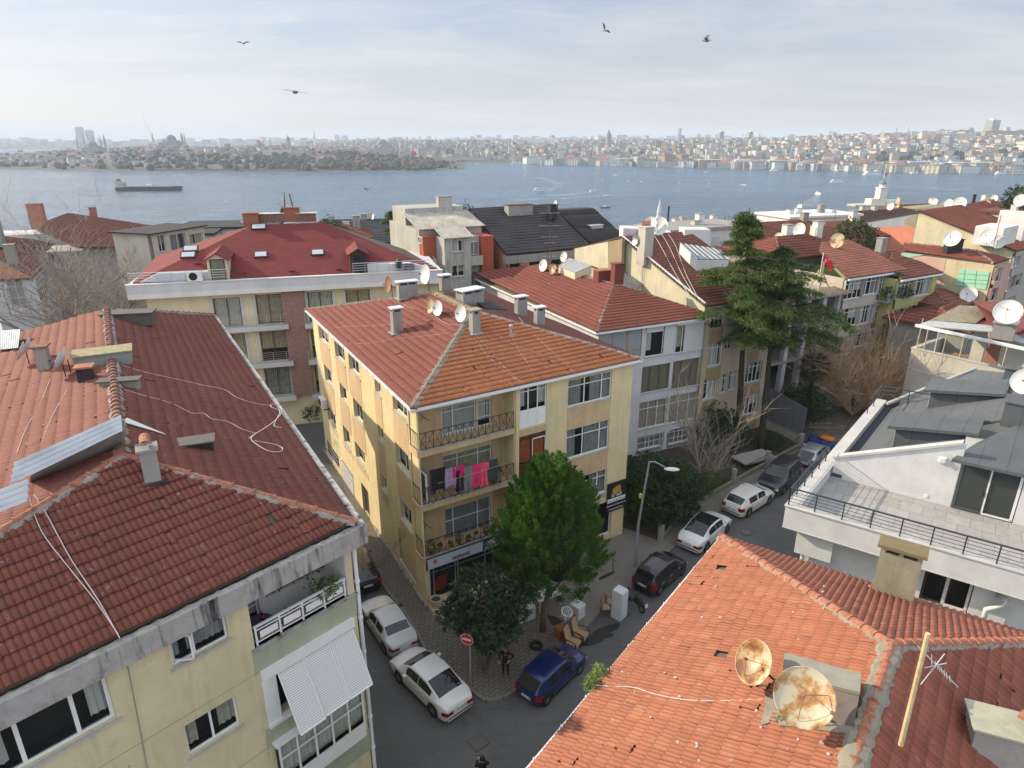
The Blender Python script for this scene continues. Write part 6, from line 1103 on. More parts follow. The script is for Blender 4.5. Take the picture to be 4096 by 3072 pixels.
for k,poly in(('s5',[(1120,705),(1272,630),(1722,612),(1738,690)]),('s6',[(925,640),(925,560),(1285,546),(1420,580),(1500,625)])):
 w=Wall((b0-bi*.12).to_2d().to_3d(),angB);pts=[w.pt(*w.hit(k,x,y))for x,y in poly];m=MB();m.ext(pts,bi*.5);m.build('terrace_wall',M_wht if k=='s6' else Mgw,Bt)
for k,x0,x1,y in(('s5',1035,1832,690),('s6',828,1500,600)):
 w=Wall((b0-bi*.6).to_2d().to_3d(),angB);s0,s1=w.hit(k,x0,y)[0],w.hit(k,x1,y)[0];m=MB()
 for h in(.25,.45,.65,.85):m.tube([w.pt(s0,13.37+h,0),w.pt(s1,13.37+h,0)],.018 if h<.8 else.03,5)
 for s in np.linspace(s0,s1,8):m.tube([w.pt(s,13.37,0),w.pt(s,14.22,0)],.022,5)
 e=s0 if k=='s5' else s1
 for h in(.45,.85):m.tube([w.pt(e,13.37+h,0),w.pt(e,13.37+h,-2.0)],.02,4)
 m.build('terrace_railing',M_steel,Bt)
def dormer(k,x,y,w,h,d,mats,glassdark=False):
 c=B3(k,x,y);t_=MB();f=lambda a,b_,z:c+bd*a+bi*b_+V((0,0,z));t_.ext([f(-w/2,-.1,-.3),f(w/2,-.1,-.3),f(w/2,-.1,h),f(0,-.1,h+w*.3),f(-w/2,-.1,h)],bi*d);o=t_.build('dormer',mats[0],Bt);t_=MB()
 for s in(-1,1):t_.ext([f(0,-.35,h+w*.3+.08),f(s*(w/2+.22),-.35,h-.04),f(s*(w/2+.22),-.35,h-.14),f(0,-.35,h+w*.3-.02)],bi*(d+.3))
 t_.build('dormer_roof',M_sh,o);t_=MB();t_.ext([f(-w*.33,-.13,-.2),f(w*.33,-.13,-.2),f(w*.33,-.13,h-.1),f(-w*.33,-.13,h-.1)],bi*-.02);t_.build('dormer_window',M_glass if not glassdark else M_dark,o);t_=MB()
 for a in(-w*.36,w*.33):t_.ext([f(a,-.16,-.2),f(a+.07,-.16,-.2),f(a+.07,-.16,h-.05),f(a,-.16,h-.05)],bi*.06)
 t_.ext([f(-w*.36,-.16,h-.08),f(w*.4,-.16,h-.08),f(w*.4,-.16,h),f(-w*.36,-.16,h)],bi*.06);t_.build('dormer_frame',M_brown,o)
dormer('s5',1768,690,1.5,1.75,4,[M_cream]);dormer('s6',880,625,1.4,1.6,4,[simple('dark_wood',(.05,.03,.025),.8)],True)
for k,x,y,w in(('s6',88,485,1.1),('s6',545,468,1.1),('s5',2082,262,1.3),('s5',1515,488,1.2),('s5',1535,437,1.2)):
 c=B3(k,x,y);m=MB();Rx=Matrix.Rotation(math.radians(angB),3,'Z')@Matrix.Rotation(math.radians(27),3,'X');m.box(c+n3*.06,(w,.8,.14),Rx);o=m.build('rooflight',M_brown,Bt);m=MB();m.box(c+n3*.14,(w*.82,.62,.02),Rx);m.build('pane',simple('rooflight',(.5,.55,.6),.2),o)
for k,x,y,w,h in(('s5',2020,235,1.3,.9),('s6',340,200,1.4,1.0),('s6',155,205,2.6,.55),('s6',455,200,1.7,.55)):rbox(Bt,B3(k,x,y)+bi*.5,w,.7,h,angB,simple('brown_stack',(.28,.11,.07),.85)if h>.6 else T_CAPD,M_zinc if h<.6 else simple('brown_stack',(.28,.11,.07),.85),'chimney')
for k,x,y in(('s6',335,615),('s6',715,602),('s5',1590,555),('s5',1955,632)):m=MB();m.box(B3(k,x,y,.08),(.45,.2,.12),angB);m.build('roof_vent',M_sh,Bt)
q=B3('s6',285,200)+bi*.6;t=thing('roof_mast',q,'tall twin rooftop mast carrying two dishes over the shingle roof','mast');tp=PD('s6',275,-20,(q-CAM).dot(V((0,CT,-ST))));m=MB();m.tube([q,tp],.05,5);m.build('pole',M_black,t);tp2=PD('s6',315,-10,(q-CAM).dot(V((0,CT,-ST))));m=MB();m.tube([q+bd*.9,tp2],.06,5);m.build('pole',M_black,t)
q2=q.lerp(tp,.55);dish((q2.x,q2.y,q2.z),.55,190,5,'white dish halfway up the rooftop mast',mast=0);q2=q.lerp(tp,.22);dish((q2.x,q2.y,q2.z),.55,170,5,'grey dish low on the rooftop mast',M_steel,mast=0)
w=Wall((b0-bi*.35).to_2d().to_3d(),angB);s_,z_=w.hit('s5',1520,700);ac(w,s_,13.4,.0,'air conditioner on the left roof terrace of the cream building',1.3)
s_,z_=w.hit('s6',1200,600);t=thing('covered_grill',w.pt(s_,13.4,.0),'black covered grill on the right roof terrace','grill');m=MB();m.ball(w.pt(s_,13.95,0),.32,10,7,1,1,1.5);m.build('cover',M_black,t);m=MB();m.wbox(w,s_+.5,s_+1.3,13.75,13.9,-.2,.2);m.wbox(w,s_+.55,s_+.6,13.4,13.8,-.2,.2);m.wbox(w,s_+1.2,s_+1.25,13.4,13.8,-.2,.2);m.build('side_table',M_black,t)
w0=P('c',65,935,9.0);dS=dirv(50.3);dFr=dirv(-35.2);Wt=thing('new_house',(w0.x,w0.y,0),'new white house with dark grey bitumen roof, dormers and black railed terrace at the right','house');WW=Wall((w0.x,w0.y),-35.2);inn=dS
Mnw=plaster('new_white_render',(.66,.66,.65),.08,(.3,.3,.3),.5,1.0,.5);Mbit=NT('bitumen_felt');pz_=Mbit.pos();_b=Mbit.n('ShaderNodeTexBrick');Mbit.l(Mbit.mp(pz_,(1,1,1),(0,0,-math.radians(50.3))),_b.inputs['Vector']);_b.inputs['Scale'].default_value=1;_b.inputs['Brick Width'].default_value=5.0;_b.inputs['Row Height'].default_value=1.0;_b.inputs['Mortar Size'].default_value=.012
for k_,c_ in(('Color1',(.095,.108,.12)),('Color2',(.082,.094,.106)),('Mortar',(.03,.035,.04))):_b.inputs[k_].default_value=(*c_,1)
Mbit.col(Mbit.mix(Mbit.math('MULTIPLY',Mbit.ramp(Mbit.noise(pz_,1.2,8,.7),[(.4,0.0),(.75,1.0)]),.4),_b.outputs['Color'],(.15,.155,.16)));Mbit.b.inputs['Roughness'].default_value=.85;Mbit.bump(Mbit.noise(pz_,60,2),.3,.01);Mbit=Mbit.m
LF_=11.0;LS=16.5;m=MB();A=w0;body=[A+dS*.9+dFr*.9,A+dS*.9+dFr*LF_,A+dS*LS+dFr*LF_,A+dS*LS+dFr*.9]
rw=WW;wlow=Wall((A+dS*.9).to_2d().to_3d(),-35.2);wr1=wlow.rect('c',912,1312,1155,1595);wr1=(wr1[0],wr1[1],wr1[2],wr1[3]);m=MB();facade(m,wlow,.9,LF_,0,8.0,[wr1],.25)
for a_,b_ in((body[1],body[2]),(body[2],body[3]),(body[3],body[0])):m.quad(V((a_.x,a_.y,0)),V((b_.x,b_.y,0)),V((b_.x,b_.y,8)),V((a_.x,a_.y,8)))
m.build('wall',Mnw,Wt)
pvc=simple('protected_pvc',(.70,.62,.66),.5,var=.25,scale=9);f=window(Wt,wlow,wr1,(.52,),(),frame=M_brown,curtain=None,depth=.1,fw=.1);m=MB();s0,z0,s1,z1=wr1;c=s0+(s1-s0)*.45
for a in((c,c+.12,z0,z1),(s1-.14,s1-.04,z0,z1),(c,s1-.04,z0+.02,z0+.12)):m.wbox(wlow,a[0],a[1],a[2],a[3],-.12,-.07)
m.build('inner_frame',pvc,f)
m=MB();m.wbox(wlow,.5,2.0,6.6,8.0,-.05,.5);m.build('corner_beam',Mnw,Wt);m=MB();m.wbox(wlow,.9,1.25,0,6.9,-.05,.1);m.build('corner_pillar',Mnw,Wt)
m=MB();P_=lambda a,b_,z:V(((A+dFr*a+dS*b_).x,(A+dFr*a+dS*b_).y,z))
def slab(pts,z,h,name,mat):m=MB();m.ext([P_(a,b_,z)for a,b_ in pts],(0,0,h));return m.build(name,mat,Wt)
tB=5.3
slab([(0,0),(LF_,0),(LF_,.32),(0,.32)],7.95,1.0,'parapet',Mnw);slab([(0,.32),(.45,.32),(.45,LS),(0,LS)],7.95,1.0,'parapet',Mnw);slab([(-.05,-.05),(LF_,-.05),(LF_,.36),(-.05,.36)],8.955,.05,'coping',plaster('pale_coping',(.52,.52,.50),.15));slab([(-.05,.36),(.5,.36),(.5,LS),(-.05,LS)],8.955,.05,'coping',plaster('pale_coping',(.52,.52,.50),.15))
slab([(.45,.32),(LF_,.32),(LF_,LS),(.45,LS)],8.0,.35,'terrace_floor',brickmat('terrace_tiles',(.40,.39,.37),(.33,.32,.31),(.2,.2,.2),1.0,w=.9,h=.9,ms=.012,rot=35.2))
slab([(0,-.02),(0,.9),(LF_,.9),(LF_,-.02)][::-1],7.9,.04,'soffit',Mnw)
zf=8.36;wu=Wall(P_(0,tB,0).to_2d().to_3d(),-35.2)
g0=wu.hit('c',1068,990);g1=wu.hit('c',1140,665);d0=(wu.hit('c',1095,800)[0],zf+.03,wu.hit('c',1440,1000)[0],zf+2.35);pk=wu.hit('c',1130,570);pk0=wu.hit('c',345,652)
m=MB();pts=[wu.pt(.5,zf),wu.pt(d0[0],zf),wu.pt(d0[0],pk[1]),wu.pt(pk[0]-.1,pk[1]),wu.pt(.5,pk0[1])];m.ext(pts,dS*.25);m.build('terrace_side_wall',Mnw,Wt)
m=MB();a_,b_=wu.pt(.42,pk0[1],.08),wu.pt(pk[0],pk[1],.08);m.ext([a_,b_,b_+V((0,0,.12)),a_+V((0,0,.12))],dS*.4);m.build('verge_coping',plaster('pale_coping',(.52,.52,.50),.15),Wt)
fz_=Wall(wu.pt(0,0,.03).to_2d().to_3d(),-35.2);fr=simple('dark_grey_frame',(.07,.08,.09),.5);f=window(Wt,fz_,d0,(.5,),(),frame=fr,curtain=None,depth=.0,fw=.12,sill=False,name='glass_doors',gl=glass('pale_glass',(.7,.75,.7),.55,(.10,.12,.11)));m=MB();c=(d0[0]+d0[2])/2
for a in((c-.02,c+.04,d0[1]+.1,d0[3]-.1),(d0[2]-.12,d0[2]-.02,d0[1]+.05,d0[3]-.1),(c,d0[2]-.05,d0[1]+.02,d0[1]+.1)):m.wbox(fz_,a[0],a[1],a[2],a[3],.0,.03)
m.build('inner_frame',M_white,f);m=MB();m.wbox(fz_,c-.1,c-.06,zf+.9,zf+1.15,.02,.07);m.build('handle',M_black,f)
m=MB();m.wbox(fz_,d0[2]+.02,LF_,zf,d0[3]+.1,-.2,.02);m.build('end_wall',Mnw,Wt);m=MB();m.wbox(fz_,d0[0],d0[2],zf-.01,zf+.0,-3,-.1);m.wbox(fz_,d0[0],d0[2],d0[3],d0[3]+.1,-3,0);m.wbox(fz_,d0[0],d0[2],zf,d0[3],-3.1,-3);m.build('inside_room',simple('pale_room',(.42,.42,.38),.9),Wt)
s_,z_=wu.hit('c',1012,662);t=thing('outdoor_lamp',wu.pt(s_,z_,0),'round white bulkhead lamp on the white terrace wall','lamp');m=MB();m.wbox(wu,s_-.16,s_+.16,z_-.16,z_+.16,0,.1);m.build('casing',M_white,t,bevel=.05);m=MB();m.cyl(wu.pt(s_,z_,.1),wu.pt(s_,z_,.16),.11,None,14);m.build('lens',M_dish,t)
s_,z_=wu.hit('c',908,880);m=MB();m.wbox(wu,s_-.08,s_+.08,z_-.08,z_+.08,0,.03);tag(m.build('wall_socket',M_white),'small white socket low on the terrace wall','socket')
ra=P_(.95,tB+.1,8.75);rn=dS.cross(-(dFr*math.cos(math.radians(24))+V((0,0,math.sin(math.radians(24)))))).normalized();rn=rn if rn.z>0 else-rn
def WS(x,y,l=0):return onplane('c',x,y,ra,rn)+V((0,0,l))
m=MB();pts=[P_(.95,tB+.1,8.75),WS(1125,575),WS(1250,440),WS(1640,380),WS(1640,160),WS(1210,118),P_(.95,LS-.6,8.75)];m.ext(pts,rn*-.12);m.build('roof',Mbit,Wt)
slab([(.5,tB),(.95,tB),(.95,LS),(.5,LS)],8.4,.2,'gutter_channel',simple('navy_membrane',(.03,.035,.06),.7))
m=MB();a_,b_=WS(1208,116,.06),P_(.6,LS-.5,8.95);m.tube([a_,b_],.12,5);m.build('verge_coping',plaster('pale_coping',(.52,.52,.50),.15),Wt)
cz=d0[3]+.12;a_=wu.pt(pk[0]-.25,cz+.05,.5);b_=wu.pt(LF_+1,cz+.05,.5);c_=WS(1640,380,.0);d_=WS(1480,440,0);e_=WS(1215,565,.05);m=MB();m.ext([a_,b_,b_+dS*4+V((0,0,1.5)),d_,e_],(0,0,-.14));m.build('canopy_roof',Mbit,Wt)
for(bx,by,x0,y0,x1,y1)in((672,592,650,462,735,352),(822,372,792,262,842,178)):
 q=onplane('c',bx,by,ra,rn);e0=(q-ra).dot(dFr);s0_=(q-ra).dot(dS);h=1.0;w_=2.0;tan_=math.tan(math.radians(24));zr=8.75+e0*tan_;zt_=zr+h;e1=(zt_+.0-8.75)/tan_+.8
 X=lambda e,s,z:V((ra.x+dFr.x*e+dS.x*s,ra.y+dFr.y*e+dS.y*s,z));m=MB();m.ext([X(e0,s0_,zr-.1),X(e0,s0_,zt_),X(e1,s0_,8.75+e1*tan_)],dS*w_);o=m.build('dormer',Mbit,Wt)
 m=MB();m.ext([X(e0-.35,s0_-.25,zt_),X(e1+.3,s0_-.25,8.8+(e1+.3)*tan_),X(e1+.3,s0_+w_+.25,8.8+(e1+.3)*tan_),X(e0-.35,s0_+w_+.25,zt_)],(0,0,.16));m.build('dormer_roof',Mbit,o);m=MB();m.ext([X(e0-.03,s0_+.1,zr+.05),X(e0-.03,s0_+w_-.1,zr+.05),X(e0-.03,s0_+w_-.1,zt_-.05),X(e0-.03,s0_+.1,zt_-.05)],dFr*.02);m.build('dormer_face',Mnw,o)
q=WS(1460,430);rbox(Wt,q,1.2,1.2,1.0,50,Mbit,Mbit,'roof_stack');q=WS(1425,160);rbox(Wt,q,.7,.7,.5,50,Mbit,Mbit,'roof_stack')
q=WS(1480,330,.0);dish((q.x,q.y,q.z),.62,215,20,'large white dish cut by the right edge over the grey roof',mast=1.2)
m=MB()
for pts in([(.08,.10),(LF_-.2,.10)],[(.08,.10),(.08,tB+.2)]):
 (a0_,b0_),(a1_,b1_)=pts;L=math.hypot(a1_-a0_,b1_-b0_);n=max(3,int(L/1.05));m2=MB()
 for z in(.18,.34,.50,.66):m2.tube([P_(a0_,b0_,9.0+z),P_(a1_,b1_,9.0+z)],.013,4)
 for i in range(n+1):f=i/n;q=P_(a0_+(a1_-a0_)*f,b0_+(b1_-b0_)*f,9.0);m2.box(q+V((0,0,.4)),(.05,.05,.8),-35)
 m2.tube([P_(a0_,b0_,9.82),P_(a1_,b1_,9.82)],.04,6);m2.build('railing',simple('slate_rail',(.035,.045,.06),.4),Wt)
m2=MB()
for z in(.3,.55):m2.tube([P_(.1,LS-3,9+z),P_(.1,LS,9+z),P_(3.2,LS,9+z)],.015,4)
m2.tube([P_(.1,LS-3,9.85),P_(.1,LS,9.85),P_(3.2,LS,9.85)],.04,5)
for a_,b_ in((.1,LS-3),(.1,LS-1.5),(.1,LS),(1.6,LS),(3.2,LS)):m2.box(P_(a_,b_,9.4),(.05,.05,.85),-35)
m2.build('railing',simple('slate_rail',(.035,.045,.06),.4),Wt)
for pts,r in(([wlow.pt(*wlow.hit('c',165,1105),.3),wlow.pt(*wlow.hit('c',190,1120),.3),wlow.pt(*wlow.hit('c',165,1280),.25),wlow.pt(wlow.hit('c',165,1280)[0],.5,.25)],.09),([wlow.pt(*wlow.hit('c',1345,1470),.1),wlow.pt(*wlow.hit('c',1400,1480),.35),wlow.pt(*wlow.hit('c',1375,1510),.35),wlow.pt(*wlow.hit('c',1275,1540),.3),wlow.pt(*wlow.hit('c',1245,1650),.3)],.10)):
 m=MB();m.smooth=True;m.tube(pts,r,10);m.build('drain_pipe',simple('pvc_grey',(.58,.60,.60),.45),Wt)
def street_house(label,k,eL,eR,z,slopepoly,pitch,wallmat,tilem,wins,D=10,cols=(.33,.66),rows=(.75,),over=.45,extraL=0,gut=True,name='apartment_house'):
 a,b=P(k,*eL,z),P(k,*eR,z);d=(b-a).normalized();inn=V((-d.y,d.x,0));t=thing(name,(a.x,a.y,0),label,'house');pts,n=slope(t,k,a,b,slopepoly,pitch,[tilem,M_under],tw=.28,tl=.42,n=4,prof=0,thick=.12,amp=.06)
 w=Wall((a+inn*over-d*extraL).to_2d().to_3d(),math.degrees(math.atan2(d.y,d.x)));L=(b-a).length-over+extraL;wallwins(t,w,k,wins,L,z,wallmat,cols,rows)
 for q0,q1 in((w.pt(L,0),w.pt(L,0)+inn*D),(w.pt(L,0)+inn*D,w.pt(0,0)+inn*D),(w.pt(0,0)+inn*D,w.pt(0,0))):m=MB();m.quad(q0,q1,V((q1.x,q1.y,z)),V((q0.x,q0.y,z)));m.build('side_wall',wallmat,t)
 if gut:gutter(t,a+V((0,0,-.15)),b+V((0,0,-.15)))
 return t,w,L,(a,n),inn
Mbei=plaster('beige_wall',(.47,.42,.36),.12)
It,WI,LI,PI_,ii=street_house('beige block with flower balconies behind the brown bare tree','j',(262,880),(905,785),12.5,[(262,872),(905,778),(600,610),(255,445),(-40,470),(-60,560),(120,740)],17,Mbei,tilemat('clay_salmon_far',[(.40,.16,.11),(.46,.19,.13),(.36,.13,.09)],.08),[],10)
wi=Wall(WI.pt(0,0,.3).to_2d().to_3d(),WI.ang)
IW=[('r6',1210,447,1310,538),('r6',1325,432,1403,515),('r6',1195,607,1280,690),('r6',1297,590,1370,675),('r6',1160,767,1252,845),('r6',1275,748,1340,800)]
rI=wallwins(It,wi,'r6',[q[1:]for q in IW]+[(1408,425,1500,540),(1375,590,1450,700)],LI,12.3,Mbei,(.25,.5,.75),(.75,))
for z_ in(wi.hit('r6',1440,548)[1],wi.hit('r6',1420,715)[1]):
 s0,s1=wi.hit('r6',1400,540)[0],wi.hit('r6',1505,540)[0];m=MB();m.wbox(wi,s0,s1,z_-.1,z_+.05,0,.9);m.build('balcony',M_conc2,It);m=MB();m.wbox(wi,s0,s1,z_+.05,z_+.9,.85,.92);m.build('balcony_front',simple('grey_board',(.22,.24,.27),.8,var=.3),It)
s_,z_=wi.hit('r6',1450,500);o=leafblob(None,[(*wi.pt(s_,z_,1.0),1.5,.5,.5),(*wi.pt(s_+.3,z_+1,.7),.6,.4,.8)],900,.22,foliage('balcony_plants',(.03,.06,.03),(.08,.12,.05)),name='balcony_plants',loc=wi.pt(s_,z_,1));tag(o,'green plants crowding the upper balcony of the beige block','plants')
s_,z_=wi.hit('r6',1452,550);m=MB();m.wbox(wi,s_-.25,s_+.25,z_-.6,z_+.6,1.0,1.04);tag(m.build('hanging_flag',RED),'red flag hung from the upper plant balcony of the beige block','flag')
Myg=plaster('yellow_green_wall',(.42,.42,.17),.2,(.25,.25,.12));Jt,WJ,LJ,PJ,_=street_house('yellow green block with brown tile roof beside the beige block','j',(850,890),(1308,815),12.1,[(850,882),(1308,808),(1060,690),(740,595),(720,700)],17,Myg,T_FAR,[(1005,885,1155,1010)],10,(.25,.5,.75));wj=Wall(WJ.pt(0,0,.3).to_2d().to_3d(),WJ.ang);wallwins(Jt,wj,'i',[(575,250,800,465),(500,650,715,845),(290,700,455,900),(360,300,540,500),(215,1085,370,1200),(470,1060,630,1180)],LJ,12.0,Myg,(.25,.5,.75),(.8,))
s_,z_=wj.hit('i',480,930);ac(wj,s_,z_,.05,'air conditioner below the window of the yellow green block',1.1);
kF,kR,kL=P('j',1885,705,13.4),P('j',2055,655,13.4),P('j',850,572,13.4);Kt=thing('apartment_house',(kF.x,kF.y,0),'pink and cream house with a large mint green patch on its side wall','house');kp=[kF,kR,kR+(kL-kF),kL];kn=(kR-kF).cross(V((0,0,1))).normalized();wk_ang=math.degrees(math.atan2(-(kL-kF).y,-(kL-kF).x));wK=Wall((kL.x,kL.y),wk_ang);LK=(kL-kF).length
Mpk=plaster('pink_wall',(.55,.36,.30),.3);Mcr=plaster('stained_cream',(.55,.46,.31),.5,(.2,.15,.08),1.0);prismpts(Kt,[p+V((0,0,0))for p in kp],13.25,Mcr);sm_=wK.hit('j',1340,700)[0];m=MB();m.wbox(wK,.02,sm_,4,13.2,.0,.03);m.build('pink_render',Mpk,Kt)
mint=simple('mint_board',(.28,.55,.40),.7,var=.08);poly=[wK.pt(*wK.hit('i',x,y),.03)for x,y in((1250,92),(1695,142),(1635,400),(1165,330),(1225,225))];m=MB();m.ext(poly,wK.n*.05);o=m.build('insulation_patch',mint,Kt);m=MB()
for a_,b_ in(((1340,100),(1300,350)),((1510,120),(1475,375)),((1200,235),(1670,265)),((1180,290),(1650,320)),((1235,160),(1680,190))):m.tube([wK.pt(*wK.hit('i',*a_),.09),wK.pt(*wK.hit('i',*b_),.09)],.015,3)
m.build('board_joint',simple('joint_dark',(.08,.15,.12),.8),o);poly=[wK.pt(*wK.hit('j',x,y),.03)for x,y in((872,585),(1105,610),(960,635),(895,645))];m=MB();m.ext(poly,wK.n*.05);m.build('insulation_patch',mint,Kt)
wK2=Wall((kF.x,kF.y),math.degrees(math.atan2((kR-kF).y,(kR-kF).x)));wallwins(Kt,Wall(wK2.pt(0,0,.3).to_2d().to_3d(),wK2.ang),'i',[(1715,130,1770,260),(1780,100,1840,280),(1640,420,1700,560),(1720,400,1780,560)],(kR-kF).length,13.2,Mpk,(.5,),())
kridge=[P('j',1690,565,13.98),P('j',880,478,13.98)];tiles(Kt,[kF,kridge[0],kridge[1],kL],[T_CRED,M_under],kL-kF,tw=.3,tl=.42,n=4,prof=0,amp=.05);tiles(Kt,[kF,kR,kridge[0]],[T_CRED,M_under],kR-kF,tw=.3,tl=.42,n=4,prof=0,amp=.05);ridge(Kt,kF,kridge[0],T_CAPD,ln=.6);ridge(Kt,kridge[0],kridge[1],T_CAPD,ln=.6)
q=(kF.lerp(kL,.42)+kridge[0].lerp(kridge[1],.35))/2;rbox(Kt,q,1.4,.7,1.3,0,M_blk,M_blk,'chimney');dish((q.x-.6,q.y-.6,q.z+.6),.75,220,20,'white dish by the black stack on the pink and cream house roof',mast=.8)
s_,z_=wK.hit('i',1420,470);q=wK.pt(s_,z_,.3);dish((q.x,q.y,q.z),.72,215,15,'white dish low on the cream wall, its shadow beside it',mast=.0)
qL=PD('j',2078,640,80);WL2=Wall((qL.x,qL.y),38);Lt,gL,PLp,lr_,lk_,ll_=gable_house('apartment_house','big gable house painted salmon, blue grey and cream with red tile roof at far right',WL2,'j',(2078,560),(1045,132),(432,240),26,plaster('cream_gable2',(.60,.54,.36),.3,(.3,.25,.15)),[FT3,M_under])
Msal=plaster('salmon_paint',(.62,.24,.15),.12);Mbg=plaster('blue_grey_paint',(.33,.36,.40),.2);Mol=plaster('olive_patch',(.30,.28,.20),.3)
def patch(pts,mt,o):m=MB();m.ext([gL.pt(*gL.hit('j',x,y),0)for x,y in pts],gL.n*o);m.build('paint_patch',mt,Lt)
patch([(432,242),(1042,135),(1010,240),(975,480),(970,640),(410,640)],Msal,.02);patch([(434,245),(1040,138),(1000,300),(930,285),(870,290),(700,300),(560,310),(430,322)],Mbg,.035);patch([(885,215),(960,180),(1038,140),(1000,310),(910,275),(880,270)],Mol,.05)
s_,z_=gL.hit('j',632,425);q=gL.pt(s_,z_,.35);dish((q.x,q.y,q.z),.75,210,12,'white dish on the salmon gable with its round shadow',mast=.0)
wallwins(Lt,Wall(WL2.pt(0,0,.3).to_2d().to_3d(),38),'i',[(1905,-20,1960,115),(1985,-60,2040,75),(2070,-80,2120,45),(1830,295,1900,450),(1905,260,1970,410),(1985,215,2060,370),(2065,185,2130,335),(1925,540,1975,610),(2000,510,2050,600)],22,lr_.z-.2,plaster('grey_beige',(.40,.38,.35),.2),(.5,),())
m=MB();
for(x,y,w_,d_,h_)in((1880,440,5,3,2.2),(2050,400,1.2,3,3.6)):q=onplane('j',x,y,*PLp);m=MB();m.box(q+V((0,0,h_/2-.5)),(w_,d_,h_),38);m.build('roof_terrace_wall',M_wht,Lt)
for(x,y,r,lab)in((1815,405,.75,'white dish on the roof terrace of the big gable house, left one'),(1940,470,.75,'white dish on the roof terrace of the big gable house, right one'),(1505,45,.9,'large white dish on the skyline above the big gable house')):q=PD('j',x,y,78 if y>100 else 95);dish((q.x,q.y,q.z-.8),r,215,15,lab,mast=.8)
mF,mR_=P('i',600,940,10.5),P('i',2300,1310,10.5);md=(mR_-mF).normalized();mi=V((-md.y,md.x,0));Mt=thing('terrace_house',(mF.x,mF.y,0),'pale house with a thin sheet roof on posts over an open terrace','house');
slabp=[mF,mR_,P('i',2050,1150,10.9),P('i',1790,960,10.75),P('i',900,865,10.75)];m=MB();m.ext([mF,P('i',1760,1040,10.55),P('i',1830,950,10.7),P('i',800,870,10.7)],(0,0,.08));m.build('sheet_roof',simple('grey_sheet',(.46,.47,.47),.6,.2,var=.15),Mt)
m=MB();m.ext([P('i',800,868,10.72),P('i',1480,905,10.72),P('i',1830,670,11.3),P('i',1240,645,11.3)],(0,0,.08));m.build('brown_sheet',simple('brown_sheet',(.25,.22,.16),.85,var=.3),Mt);m=MB();m.ext([P('i',1480,915,10.6),P('i',1760,1030,10.4),P('i',2300,1060,11),P('i',2300,640,12.0),P('i',1430,575,12.0),P('i',1830,690,11.2)],(0,0,.1));m.build('maroon_roof',simple('maroon_sheet',(.20,.06,.055),.8,var=.15),Mt)
m=MB();m.ext([P('i',1760,1100,10.4),P('i',2300,1240,10.4),P('i',2300,1050,10.6),P('i',2030,1010,10.6)],(0,0,.1));m.build('grey_roof',simple('grey_sheet',(.46,.47,.47),.6),Mt)
m=MB();m.ext([mF+V((0,0,-.02)),mR_+V((0,0,-.02)),mR_+V((0,0,.2)),mF+V((0,0,.2))],mi*-.12);m.build('fascia',M_gut,Mt)
pF,pR_=P('i',540,1265,7.9),P('i',2300,1665,7.9);pd=(pR_-pF).normalized();pi_=V((-pd.y,pd.x,0));wM=Wall((pF.x,pF.y),math.degrees(math.atan2(pd.y,pd.x)));LM=(pR_-pF).length;Mcrm=plaster('pale_cream_render',(.52,.49,.42),.2)
m=MB();m.wbox(wM,0,LM,0,7.9,-.25,0);m.wbox(wM,0,.25,0,7.9,-9,-.25);m.build('wall',Mcrm,Mt);m=MB();m.wbox(wM,-.05,LM,7.9,7.98,-.3,.05);m.wbox(wM,-.05,.3,7.9,7.98,-9,-.3);m.build('coping',plaster('pale_coping',(.52,.52,.50),.15),Mt);m=MB();m.wbox(wM,.25,LM,6.8,6.9,-9,-.25);m.build('terrace_floor',M_conc2,Mt)
m=MB();m.wbox(wM,.3,5,6.2,6.26,0,.01);m.build('white_line',M_wht,Mt)
bs0=wM.hit('i',1310,1400)[0];m=MB();m.wbox(wM,bs0,bs0+5.0,6.9,10.4,-3.5,-1.0);m.build('terrace_room',Mcrm,Mt);m=MB();bs1=wM.hit('i',1530,1450)[0];m.wbox(wM,bs1,bs1+.9,6.95,10.3,-1.0,-.95);m.build('brick_panel',brickmat('red_brick',(.34,.10,.05),(.28,.08,.04),(.3,.25,.2),1.0,w=.22,h=.08,ms=.012,swap=True,rot=50),Mt)
for x,y0,y1 in((640,990,1240),(740,975,1290),(915,1020,1230),(1020,1060,1330),(1270,1130,1385),(1900,1250,1520)):s_,z_=wM.hit('i',x-30,y1);m=MB();q=wM.pt(s_,7.9,-.12);m.tube([q,V((q.x,q.y,10.45))],.04,6);m.build('post',M_white if x%2 else M_yel,Mt)
s_,z_=wM.hit('i',1190,1300);t=thing('pallet_stack',wM.pt(s_,6.9,-2),'stack of brown wooden pallets on the covered terrace','pallets')
for i in range(5):
 m=MB()
 for j_ in range(5):m.wbox(wM,s_-.9,s_+.9,6.95+i*.16,6.98+i*.16,-2.6+j_*.26,-2.45+j_*.26)
 for j_ in(0,1,2):m.wbox(wM,s_-.9+.8*j_,s_-.78+.8*j_,6.9+i*.16,6.95+i*.16,-2.6,-1.4)
 m.build('pallet',simple('pallet_wood',(.30,.17,.09),.85,var=.3,scale=5),t)
q=P('i',1890,1060,10.9);rbox(Mt,q,1.8,1.3,.9,50,M_conc2,M_conc2,'chimney');dish((q.x-.5,q.y-.6,q.z+.8),.85,225,28,'very large white dish on the concrete stack of the terrace house',mast=.9,arms=3)
cs0=WH.hit('h',700,1050)[0];Ct=thing('construction_frame',WH.pt(cs0,0),'half built concrete frame with open floors between the tan and beige blocks','building');cs1=WH.hit('h',1380,700)[0]
for z_ in(2.9,5.8,8.7,11.4):m=MB();m.wbox(WH,cs0,cs1,z_-.22,z_,-8,.6 if z_>10 else.1);m.build('floor_slab',M_conc2,Ct)
